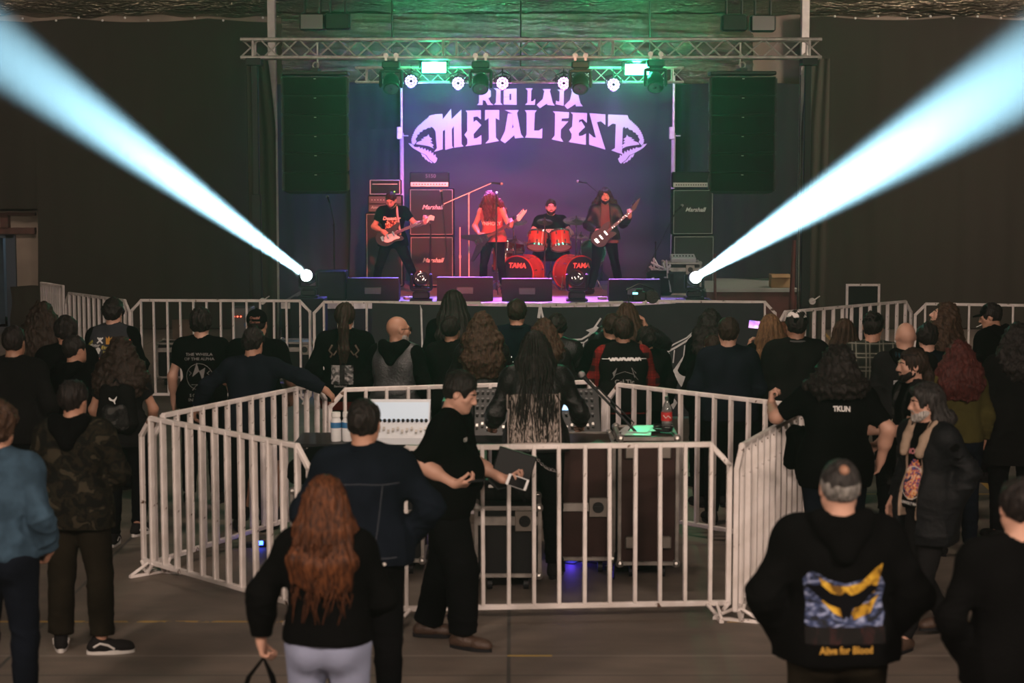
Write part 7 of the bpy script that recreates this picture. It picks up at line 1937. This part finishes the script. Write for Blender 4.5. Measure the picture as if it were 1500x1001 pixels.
# ---- walking man with the phone
p = Person(683, 551, Y=gy(672, 944), yaw=-PI / 2 - .22, w=1.30, belly=.045, skin='fair', lean=.10, head=(-.05, .28, 0), face=True, fine_hands=True,
           arms=(((-.22, .10, 1.15), (-.16, .33, 1.03), (.05, 1, -.1), .6, (.3, 0, .9)), ((.25, -.16, 1.12), (.20, .09, 1.06), (-.15, 1, .0), .65, (-.5, .1, .8))),
           legs={'L': ((-.10, -.04, .50), (-.11, -.16, .09), .15), 'R': ((.12, .13, .50), (.11, .13, .085), -.25)}, label='heavy man in black t-shirt walking right while looking at a dark phone', res=.0095)
t = dress(p, 'tee', C_BLACK, C_JEANBLK, 'short', 'black', seed=43, tkw=dict(sleeve=.95, hem=.83), pkw=dict(e=.042, flare=.02), shoe=M_BOOT, skw=dict(boot=True), hv=1.9)
p.text(t, 'CREW', .032, .09, 1.33, M_WHITEPRINT, side='front'); 
w1 = p.wri[1] + p.hdir[1] * .10
o = MB().box((0, 0, 0), (.072, .15, .009), bev=.003); o.box((0, 0, .0055), (.066, .14, .001)); 
r_ = empty('phone', (0, 0, 0), 0, label='dark phone in the right hand of the walking man', cat='phone'); pw = p.root.matrix_world
bpy.context.view_layer.update(); r_.location = p.root.matrix_world @ Vector(w1 + V3(-.005, .045, .022)); r_.rotation_euler = (.1, 0, p.root.rotation_euler.z + .1); o.build('phone_body', M_BLACK, r_)
qL = p.root.matrix_world @ Vector(p.wri[-1] + p.hdir[-1] * .10)
r_ = empty('phone', qL + Vector((0, -.035, .0)), .1, label='white-framed phone in the walking man\'s far hand', cat='phone'); r_.rotation_euler = (0, .35, .15)
MB().box((0, 0, 0), (.14, .009, .074), bev=.003).build('phone_body', M_WHITEPL, r_); MB().box((0, -.005, 0), (.105, .002, .066)).build('screen', mat('black_glass', (.01, .01, .012), .08), r_)
qq = at(752, 686, qL.y + .06); r_ = empty('flat_case', qq, 0, label='black flat folder carried under the walking man\'s far arm', cat='folder'); r_.rotation_euler = (-.15, .30, 0)
MB().box((0, 0, 0), (.25, .02, .22), bev=.006).build('cover', M_BLACK, r_); MB().box((0, .0, .111), (.25, .012, .003)).build('painted_green_light', mat('painted_green_light', (.03, .12, .06), .5), r_)  # thin strip paints green stage light along the folder's top edge
# ---- man in the dark denim jacket
p = Person(533, 588, 1.80, yaw=-.04, w=1.12, skin='tan', arms=(((-.31, -.02, 1.16), (-.20, .12, 1.0), (.5, .5, -.5), .5), ((.35, -.03, 1.18), (.22, .10, 1.0), (-.5, .4, -.6), .5)), head=(-.05, .05, 0),
           label='man in dark denim jacket seen from behind, cropped black hair', res=.0095)
t = dress(p, 'jacket', C_DENIM, C_JEANBLK, 'short', 'black', seed=44, tkw=dict(collar=True, hem=.91, thick=.028), hv=.9)
SEAM = mat('denim_seam', (.017, .021, .029), .9)
for pts in ([(-.19, 1.33), (-.1, 1.325), (0, 1.325), (.1, 1.325), (.19, 1.33)], [(-.11, 1.32), (-.09, 1.15), (-.07, .98)], [(.11, 1.32), (.09, 1.15), (.07, .98)], [(-.18, .96), (0, .955), (.18, .96)]):
    p.shape(t, [line_poly([(a, b - 1.2) for a, b in pts], .0028)], 0, 1.2, SEAM, name='jacket_seam', off=.002)
p.shape(t, [ring(.12, .0, .009, 8)], .0, .93, M_ALU, name='waist_button')
# ---- woman with red hair in front
p = Person(479, 702, 1.64, yaw=-.12, fem=True, w=1.02, skin='fair', head=(-.2, .05, 0), arms=(((-.33, -.02, 1.15), (-.33, .03, .93), (.1, .1, -.9), .9), ((.27, .04, 1.14), (.12, .22, 1.06), (-.6, .6, 0), .5)),
           label='woman with long auburn hair, black jacket and pale blue trousers', res=.0095)
t = dress(p, 'crop', C_BLACK, C_PALEJEAN, 'long', 'red', .30, 1.15, seed=45, tkw=dict(hem=.955, thick=.032), pkw=dict(e=.014, flare=0))
p.locks('red', 90, .40, .06, .0035, seed=9, wave=.014)
bpy.context.view_layer.update()
h = p.root.matrix_world @ Vector(p.wri[-1] + p.hdir[-1] * .08)
r_ = empty('tote_bag', h + Vector((-.02, 0, -.20)), -.1, label='black tote bag hanging from the red-haired woman\'s hand', cat='bag')
V, Fs = wavy(12, 12, lambda a, b: (-.17 + .34 * a * (1 - .06 * b) + .01 * b, .03 * math.sin(a * PI) * (1.2 - b * .8), -.38 + .38 * b))
Vb = [(x, -y - .005, z) for x, y, z in V]; n_ = len(V)
rim = []
for k in range(12): rim += [(k * 13, (k + 1) * 13, n_ + (k + 1) * 13, n_ + k * 13), ((k + 1) * 13 + 12, k * 13 + 12, n_ + k * 13 + 12, n_ + (k + 1) * 13 + 12), (k, n_ + k, n_ + k + 1, k + 1)]
link_mesh('bag_body', V + Vb, Fs + [tuple(i + n_ for i in f[::-1]) for f in Fs] + rim, C_BLACK, r_, True)
for yy in (-.015, .015): MB().tube([(-.09, yy, -.02), (-.05, yy, .10), (.02, 0, .19), (.06, yy, .10), (.09, yy, -.02)], .010, 6).build('handle', C_BLACK, r_, True)
# ---- man in the hoodie with the bat picture
p = Person(1231, 676, 1.78, yaw=.03, w=1.18, skin='fair', head=(0, -.02, 0), arms=('pocket', 'pocket'), label='balding grey-haired man in black hoodie with yellow and blue bat picture', res=.0095, shw=1.08)
t = dress(p, 'jacket', C_BLACK, C_BROWNPANT, 'buzz', 'salt', seed=46, tkw=dict(hood=True, thick=.030, hem=.90), hv=1.4)
g = Grid([axis_steps(c - .16, c + .16, .008) for c in p.Hd(V3(0, 0, 0))]); R_ = p.RH
g.ell(p.Hd(V3(0, -.020, .018)), (.084, .100, .085), R_, 0); g.ell(p.Hd(V3(0, -.035, .070)), (.072, .088, .085), R_, .012, 's'); g.ell(p.Hd(V3(0, .1, -.02)), (.12, .12, .14), R_, .01, 's')
for sd in (-1, 1): g.ell(p.Hd(V3(sd * .088, .012, -.022)), (.030, .036, .040), R_, .008, 's')
g.cut(p.Hd(V3(0, 0, -.065)), (0, 0, -1)); p.finish('grey_hair_band', g, HAIR['grey'], disp=lambda V: wob(V, .002, 120, 3))
g = Grid([axis_steps(c - .16, c + .16, .006) for c in p.Hd(V3(0, 0, 0))]); g.ell(p.Hd(V3(0, -.085, .088)), (.022, .030, .023), R_, 0); p.finish('bald_spot', g, SKIN['dark'])
M_BY = print_mat('yellow_cloud_print', [(.36, (.10, .05, .006)), (.5, (.34, .19, .014)), (.64, (.52, .33, .04))], 14, 1.5); M_BB = print_mat('blue_cloud_print', [(.40, (.008, .009, .012)), (.52, (.03, .045, .11)), (.70, (.28, .32, .46))], 9, 2.5, (1, 1, 2.2)); M_BR = print_mat('dark_red_print', [(.50, (.0035, .003, .003)), (.62, (.016, .006, .006)), (.76, (.045, .013, .011))], 22, 1.0, (1, 1, .4))
p.shape(t, [[(-.17, .09), (-.145, .125), (-.12, .12), (-.07, .09), (0, .07), (.07, .09), (.12, .12), (.15, .10), (.17, .06), (.155, .0), (.168, -.06), (.15, -.11), (.09, -.13), (.03, -.12), (-.05, -.135), (-.12, -.12), (-.165, -.09), (-.155, -.02)]], 0, 1.17, M_BB, off=.003, name='bat_picture_sky')
p.shape(t, [[(-.11, .095), (-.05, .06), (0, .055), (.06, .07), (.12, .13), (.155, .15), (.14, .08), (.12, .03), (.05, .01), (.0, .03), (-.05, .01), (-.09, .045)], [(-.10, -.0), (-.05, -.05), (-.005, -.07), (-.02, -.02), (-.07, .0)], [(.04, -.02), (.09, -.01), (.14, .02), (.10, -.05), (.03, -.075), (.02, -.05)]], 0, 1.175, M_BY, off=.005, name='bat_picture_glow')
p.shape(t, [[(-.16, .06), (-.10, .065), (-.06, .03), (-.02, .02), (0, .035), (.02, .02), (.06, .035), (.10, .065), (.14, .055), (.10, .02), (.06, -.02), (.025, -.03), (.012, -.075), (0, -.06), (-.014, -.08), (-.025, -.03), (-.07, -.015), (-.11, .015)]], 0, 1.175, mat('print_black', (.003, .003, .004), .9, spec=.03), off=.0075, name='bat_shape')
p.patch(t, .33, .07, 0, 1.035, M_BR, n=(16, 5), name='bat_picture_ground', off=.005)
p.text(t, 'Alive for Blood', .042, 0, .975, mat('amber_print', (.35, .19, .02), .8), bold=.0012, width=.85)
# ---- right edge, black sweater
p = Person(1496, 703, 1.75, yaw=.08, w=1.12, skin='fair', arms=(((-.30, -.04, 1.15), (-.20, .10, .98), (.4, .5, -.6), .5), 'pocket'), label='man in plain black sweater cut by the lower right picture corner', res=.0095)
dress(p, 'long', C_BLACK, C_JEANBLK, 'short', 'black', seed=47, hv=.9)
# ---- walking man in the shearling-hooded coat
p = Person(1357, 566, Y=gy(1368, 944), yaw=PI / 2 + .50, w=1.0, skin='fair', lean=.04, head=(-.42, .02, 0), face=True, fine_hands=True,
           arms=(((-.26, -.14, 1.16), (-.20, -.03, .95), (.0, .4, -.9), 1.0), ((.26, -.05, 1.15), (.27, .06, .93), (0, .3, -.9), .6)),
           legs={'L': ((-.10, .10, .50), (-.09, .26, .085), .2), 'R': ((.10, .02, .50), (.12, -.28, .13), -.15)}, label='grey-bearded man walking left in a black coat with cream fleece hood', res=.0095)
t = dress(p, 'tee', C_BLACK, C_CHARCOAL, 'swept', 'salt', seed=48, tkw=dict(hem=.92, thick=.014), pkw=dict(e=.012), shoe=M_BOOT, skw=dict(boot=True), hv=1.3); p.beard('white', 1.0)
p.hair('long', 'salt', -.02, .35, seed=5)
ct = p.top('coat', C_COAT, hem=.70, thick=.030, open_front=.085, seed=9)
p.top('coat', C_SHEAR, hem=.86, thick=.024, open_front=.070, seed=9, sleeves=False, name='fleece_lining')
g = Grid([axis_steps(p.npv[i] - .26, p.npv[i] + .26, .010) for i in range(3)]); f = lambda x, y, z: p.U(V3(x, y, z))
pts = [(-.075, .135, 1.30), (-.085, .095, 1.40), (-.11, .02, 1.475), (-.085, -.07, 1.505), (0, -.115, 1.50), (.085, -.07, 1.505), (.11, .02, 1.475), (.085, .095, 1.40), (.075, .135, 1.30)]
for a, b in zip(pts[:-1], pts[1:]): g.cone(f(*a), f(*b), .030, .030, .02)
g.cone(f(0, -.13, 1.47), f(0, -.16, 1.38), .06, .04, .05); p.finish('fleece_hood', g, C_SHEAR, disp=lambda V: wob(V, .004, 90, 2))
AP = print_mat('album_art_print', [(.36, (.02, .02, .03)), (.44, (.05, .10, .30)), (.50, (.55, .06, .05)), (.56, (.75, .40, .10)), (.64, (.65, .50, .45))], 20, 2.0)
p.patch(t, .17, .26, .0, 1.12, AP, 'front', n=(12, 16), shape=lambda a, b: a * a + b * b < 1.0); p.shape(t, [line_poly(ring(0, 0, .105, 24) + [ring(0, 0, .105, 24)[0]], .003)], .0, 1.10, M_WHITEPRINT, side='front')
p.text(t, 'MORTAL', .050, 0, 1.30, mat('pink_print', (.55, .20, .22), .8), 'front', shear=.1, bold=.002, width=.8); p.text(t, 'UNHOLY MASS', .026, 0, .965, M_WHITEPRINT, 'front', bold=.001)
# ================================================================== the band
S0 = STZ
p = Person(571, 284, Y=29.6, z0=S0, yaw=PI + .05, w=1.02, skin='fair', head=(-.35, .55, 0), lean=.06, drop=.10, face=.0085, fine_hands=True,
           arms=(((-.34, .05, 1.12), (-.46, .20, 1.12), (-.3, .3, .75), .9, (.6, -.3, 0)), ((.28, .0, 1.10), (.16, .19, 1.00), (-.7, .1, -.5), .6, (0, -1, 0))),
           legs={'L': ((-.26, .06, .44), (-.42, .0, .085), .7), 'R': ((.22, .04, .44), (.30, -.02, .085), -.6)}, label='bassist in black t-shirt with legs apart looking down at his bass')
t = dress(p, 'tee', C_BLACK, C_JEANBLK, 'short', 'darkbrown', seed=50, pkw=dict(e=.008)); p.beard('darkbrown', 1.2)
p.text(t, 'Desaster', .075, .02, 1.30, mat('bright_print', (.75, .60, .52), .8), 'front', shear=.2, bold=.003); p.patch(t, .26, .17, .01, 1.18, print_mat('red_skull_print', [(.42, (.05, .01, .01)), (.5, (.5, .12, .07)), (.6, (.8, .6, .4))], 24, 1.5), 'front', shape=lambda a, b: abs(a) < .9 - .3 * abs(b))
MB().tube([p.U(V3(.06, -.12, 1.40)), p.U(V3(-.02, -.03, 1.475)), p.U(V3(-.065, .02, 1.475)), p.U(V3(-.075, .13, 1.36)), p.U(V3(-.10, .16, 1.18)), p.U(V3(-.12, .17, 1.05))], .018, 8).build('guitar_strap', mat('tan_strap', (.40, .26, .18), .7), p.root, True)
def world(P, q): 
    bpy.context.view_layer.update(); return P.root.matrix_world @ Vector(tuple(q))
def string_instrument(P, body_c, neck_dir, normal, kind, body_m, label, L=.62, head_m=None, guard=None):
    """Body at body_c, neck along neck_dir, front facing normal (world space)."""
    x = Vector(neck_dir).normalized(); n = Vector(normal); n = (n - x * n.dot(x)).normalized(); y = n.cross(x)
    Mx = Matrix((x, y, n)).transposed().to_4x4(); Mx.translation = Vector(body_c)
    r_ = bpy.data.objects.new('bass_guitar' if kind == 'rick' else 'electric_guitar', None); COL.objects.link(r_); r_.matrix_world = Mx; tag(r_, label, 'bass guitar' if kind == 'rick' else 'guitar')
    OUT = {'rick': [(-.20, -.10), (-.25, .0), (-.20, .11), (-.08, .14), (.06, .11), (.18, .15), (.24, .13), (.17, .07), (.13, .03), (.13, -.03), (.16, -.06), (.20, -.13), (.14, -.15), (.05, -.11), (-.08, -.15)],
           'vee': [(.14, .035), (-.02, .09), (-.34, .24), (-.37, .21), (-.12, .0), (-.37, -.21), (-.34, -.24), (-.02, -.09), (.14, -.035)],
           'strat': [(-.18, -.10), (-.21, .02), (-.17, .12), (-.06, .15), (.04, .11), (.14, .14), (.24, .10), (.20, .065), (.13, .035), (.13, -.035), (.16, -.06), (.20, -.12), (.10, -.12), (.03, -.10), (-.08, -.15)]}[kind]
    # round the outline
    pts = OUT
    if kind != 'vee':
        for _ in range(2):
            q = []
            for i in range(len(pts)):
                a, b = pts[i], pts[(i + 1) % len(pts)]; q += [(a[0] * .75 + b[0] * .25, a[1] * .75 + b[1] * .25), (a[0] * .25 + b[0] * .75, a[1] * .25 + b[1] * .75)]
            pts = q
    MB().prism(pts, -.02, .02, axis='z').build('body', body_m, r_)
    if guard: MB().prism([(a * .62 + .02, b * .45 - .035) for a, b in pts], .0205, .0235, axis='z').build('pickguard', guard, r_)
    MB().box((.13 + L / 2, 0, .018), (L + .1, .046, .022), bev=.004).build('neck', mat('rosewood', (.10, .045, .03), .5), r_)
    f = MB(); [f.box((.16 + L * (1 - .94 ** k) * 1.35, 0, .030), (.003, .044, .003)) for k in range(1, 20)]; f.build('frets', M_CHROME, r_)
    hx = .13 + L + .05
    H_ = {'rick': [(0, -.028), (.05, -.05), (.10, -.02), (.16, -.055), (.20, .0), (.15, .05), (.08, .03), (.03, .045), (0, .028)]}.get(kind, [(0, -.025), (.03, -.03), (.20, .045), (.22, .075), (.02, .045), (0, .025)])
    MB().prism([(hx + a, b) for a, b in H_], -.004, .014, axis='z').build('headstock', head_m or body_m, r_)
    t_ = MB()
    for k in range(4 if kind == 'rick' else 6): s_ = 1 if (kind != 'rick' or k % 2) else -1; t_.cyl((hx + .03 + .027 * k, s_ * .03 + (.008 * k if kind != 'rick' else 0), .005), (hx + .03 + .027 * k, s_ * .07 + (.008 * k if kind != 'rick' else 0), .005), .008, n=8)
    t_.build('tuning_pegs', M_CHROME, r_)
    p_ = MB(); p_.box((.06, 0, .028), (.03, .085, .014), bev=.003).box((-.04, 0, .028), (.03, .085, .014), bev=.003).box((-.13, 0, .028), (.05, .08, .018), bev=.004); p_.build('pickups_and_bridge', M_CHROME, r_)
    s2 = MB(); [s2.cyl((-.14, -.024 + .0096 * k, .040), (hx + .02, -.018 + .0072 * k, .034), .0009, n=4) for k in range(6)]; s2.build('strings', M_CHROME, r_)
    k_ = MB(); [k_.cyl((-.08 + .05 * k, -.10 - .005 * k, .021), (-.08 + .05 * k, -.10 - .005 * k, .036), .011, n=10) for k in range(3)]; k_.build('control_knobs', M_BLACK, r_)
    return r_
yb = world(p, (0, .2, 1)).y
A = world(p, (.06, .20, .93)); B = world(p, (-.94, .30, 1.36))
string_instrument(p, A + Vector((.02, 0, 0)), B - A, (0, -1, .12), 'rick', mat('black_gloss', (.010, .010, .011), .35, spec=.25), 'black bass guitar with white pickguard held low by the bassist', .40, mat('pale_headstock', (.45, .55, .50), .4), mat('white_pickguard', (.72, .68, .64), .4))
# red-haired singer
p = Person(716, 286, Y=29.4, z0=S0, yaw=PI - .25, skin='tan', lean=.22, head=(0, .55, 0), drop=.06, fine_hands=True,
           arms=(((-.30, .14, 1.10), (-.36, .30, 1.10), (-.2, .3, .8), .9, (.6, -.3, 0)), ((.30, .06, 1.06), (.16, .24, .97), (-.7, .2, -.4), .6, (0, -1, 0))),
           legs={'L': ((-.16, .10, .46), (-.19, .04, .085), .3), 'R': ((.14, .06, .46), (.20, -.10, .085), -.4)}, label='guitarist in salmon sleeveless shirt, red curly hair falling over the face')
t = p.top('tank', C_SALMON, seed=51); p.body(); p.pants(C_JEANBLK, e=.008); p.shoes(sole=M_SOLE); p.hair('curly', 'redbrown', .26, 1.0, seed=52, front=True)
p.text(t, 'VNHOLY', .08, 0, 1.22, mat('cream_print', (.75, .55, .45), .8), 'front', bold=.003)
yb = world(p, (0, .22, 1)).y
A = world(p, (.08, .26, .90)); B = world(p, (-.92, .34, 1.44))
string_instrument(p, A, B - A, (0, -1, .15), 'vee', mat('dark_teal_gloss', (.015, .03, .04), .15), 'dark V-shaped electric guitar played by the red-haired guitarist', .46, mat('pale_headstock', (.45, .55, .50), .4))
# drummer
p = Person(807, 293, Y=31.6, z0=S0, yaw=PI, w=1.1, skin='fair', drop=.36, face=.0085, fine_hands=False, head=(.05, .05, 0),
           arms=(((-.30, .10, .86), (-.20, .30, .78), (.3, .9, -.2), 1.2), ((.30, .12, .86), (.13, .33, .82), (-.2, .9, .1), 1.2)),
           legs={'L': ((-.22, .42, .52), (-.24, .46, .10), .2), 'R': ((.22, .42, .52), (.24, .46, .10), -.2)}, label='drummer in black t-shirt with short hair seated behind the red drum kit')
t = dress(p, 'tee', C_BLACK, C_JEANBLK, 'short', 'darkbrown', seed=53, tkw=dict(hem=.90)); p.beard('darkbrown')
p.text(t, 'POSSESSED', .07, 0, 1.24, mat('bright_print', (.75, .60, .52), .8), 'front', bold=.002)
for sd, nm in ((-1, 'left'), (1, 'right')):
    a = world(p, p.wri[sd] + p.hdir[sd] * .08); b = a + Vector((.10 * (1 if sd < 0 else -.3), -.25, .22 if sd < 0 else .10)); o = MB().cyl(a - (b - a) * .3, b, .009, .006, 8).sph(b, .009, 8, 6).build('drumstick', mat('pale_wood', (.60, .42, .28), .5), None, True)
    tag(o, 'wooden drumstick in the drummer\'s %s hand' % nm, 'drumstick')
# right guitarist
p = Person(886, 278, Y=29.8, z0=S0, yaw=PI + .10, w=1.06, skin='fair', head=(0, .02, 0), face=.0085, fine_hands=True, drop=.03,
           arms=(((-.30, .08, 1.15), (-.35, .24, 1.24), (-.1, .3, .8), .9, (.6, -.3, 0)), ((.30, .0, 1.12), (.14, .20, 1.03), (-.7, .1, -.3), .6, (0, -1, 0))),
           legs={'L': ((-.17, .05, .48), (-.26, .0, .085), .5), 'R': ((.15, .05, .48), (.22, .0, .085), -.5)}, label='guitarist with big black curls and leather jacket at the right of the stage')
t = p.top('tee', mat('brown_tee', (.10, .045, .035), .9), seed=54); p.body(); p.pants(C_JEANBLK, e=.014); p.shoes(boot=True); p.hair('curly', 'darkbrown', .30, 1.15, seed=55); p.beard('black')
p.top('jacket', C_LEATHER, hem=.92, thick=.028, open_front=.075, seed=55)
MB().tube([p.U(V3(math.cos(a) * .062, -.01 + math.sin(a) * .065, 1.455 - .02 * math.sin(a))) for a in [k * PI / 8 for k in range(17)]], .005, 6).build('choker', M_BLACK, p.root, True)
yb = world(p, (0, .2, 1)).y
A = world(p, (.06, .23, .96)); B = world(p, (-.76, .30, 1.68))
string_instrument(p, A, B - A, (0, -1, .1), 'strat', mat('black_gloss', (.010, .010, .011), .35, spec=.25), 'black electric guitar raised by the curly-haired guitarist at right', .44)
# rucksack on the black case, jacket heap in the pen corner
def soft_heap(name, c, prims, m, label, cat, seed=1, res=.011, amp=.010):
    lo = np.min([np.minimum(a, b) - max(r0, r1) for a, b, r0, r1 in prims], axis=0) - .04; hi = np.max([np.maximum(a, b) + max(r0, r1) for a, b, r0, r1 in prims], axis=0) + .04
    g = Grid([axis_steps(lo[i], hi[i], res) for i in range(3)])
    for a, b, r0, r1 in prims: g.cone(a, b, r0, r1, .06)
    g.cut((0, 0, 0), (0, 0, -1)); V, Q = g.mesh(); V = V + vnormals(V, Q) * (fold(V, amp, 36, seed) * np.clip(V[:, 2] / .03, 0, 1))[:, None]
    r_ = empty(name, c, 0, label=label, cat=cat); link_mesh('cloth', V, Q, m, r_, True); return r_
A_ = np.array
r_ = soft_heap('rucksack', (cC.x - .02, 13.2, .625), [(A_((-.14, 0, .10)), A_((.10, 0, .10)), .11, .10), (A_((-.10, 0, .18)), A_((.04, 0, .17)), .08, .07), (A_((.1, -.05, .08)), A_((.17, -.1, .06)), .07, .05)], C_CHARCOAL, 'dark rucksack lying on the small black flight case', 'bag', 3)
MB().tube([(-.12, -.10, .16), (-.05, -.14, .10), (.05, -.14, .12), (.12, -.10, .05), (.14, -.16, .02)], .012, 6).build('strap', M_BLACK, r_, True); MB().box((-.1, -.115, .12), (.04, .01, .02)).build('buckle', M_ALU, r_)
r_ = soft_heap('jacket_heap', (cE.x - .02, 13.35, .725), [(A_((-.16, 0, .08)), A_((.14, 0, .08)), .12, .11), (A_((-.08, 0, .16)), A_((.02, 0, .17)), .10, .10), (A_((.14, 0, .06)), A_((.20, -.05, .03)), .07, .05)], C_BLACK, 'heap of black jackets on the case in the left corner of the pen', 'jackets', 5)
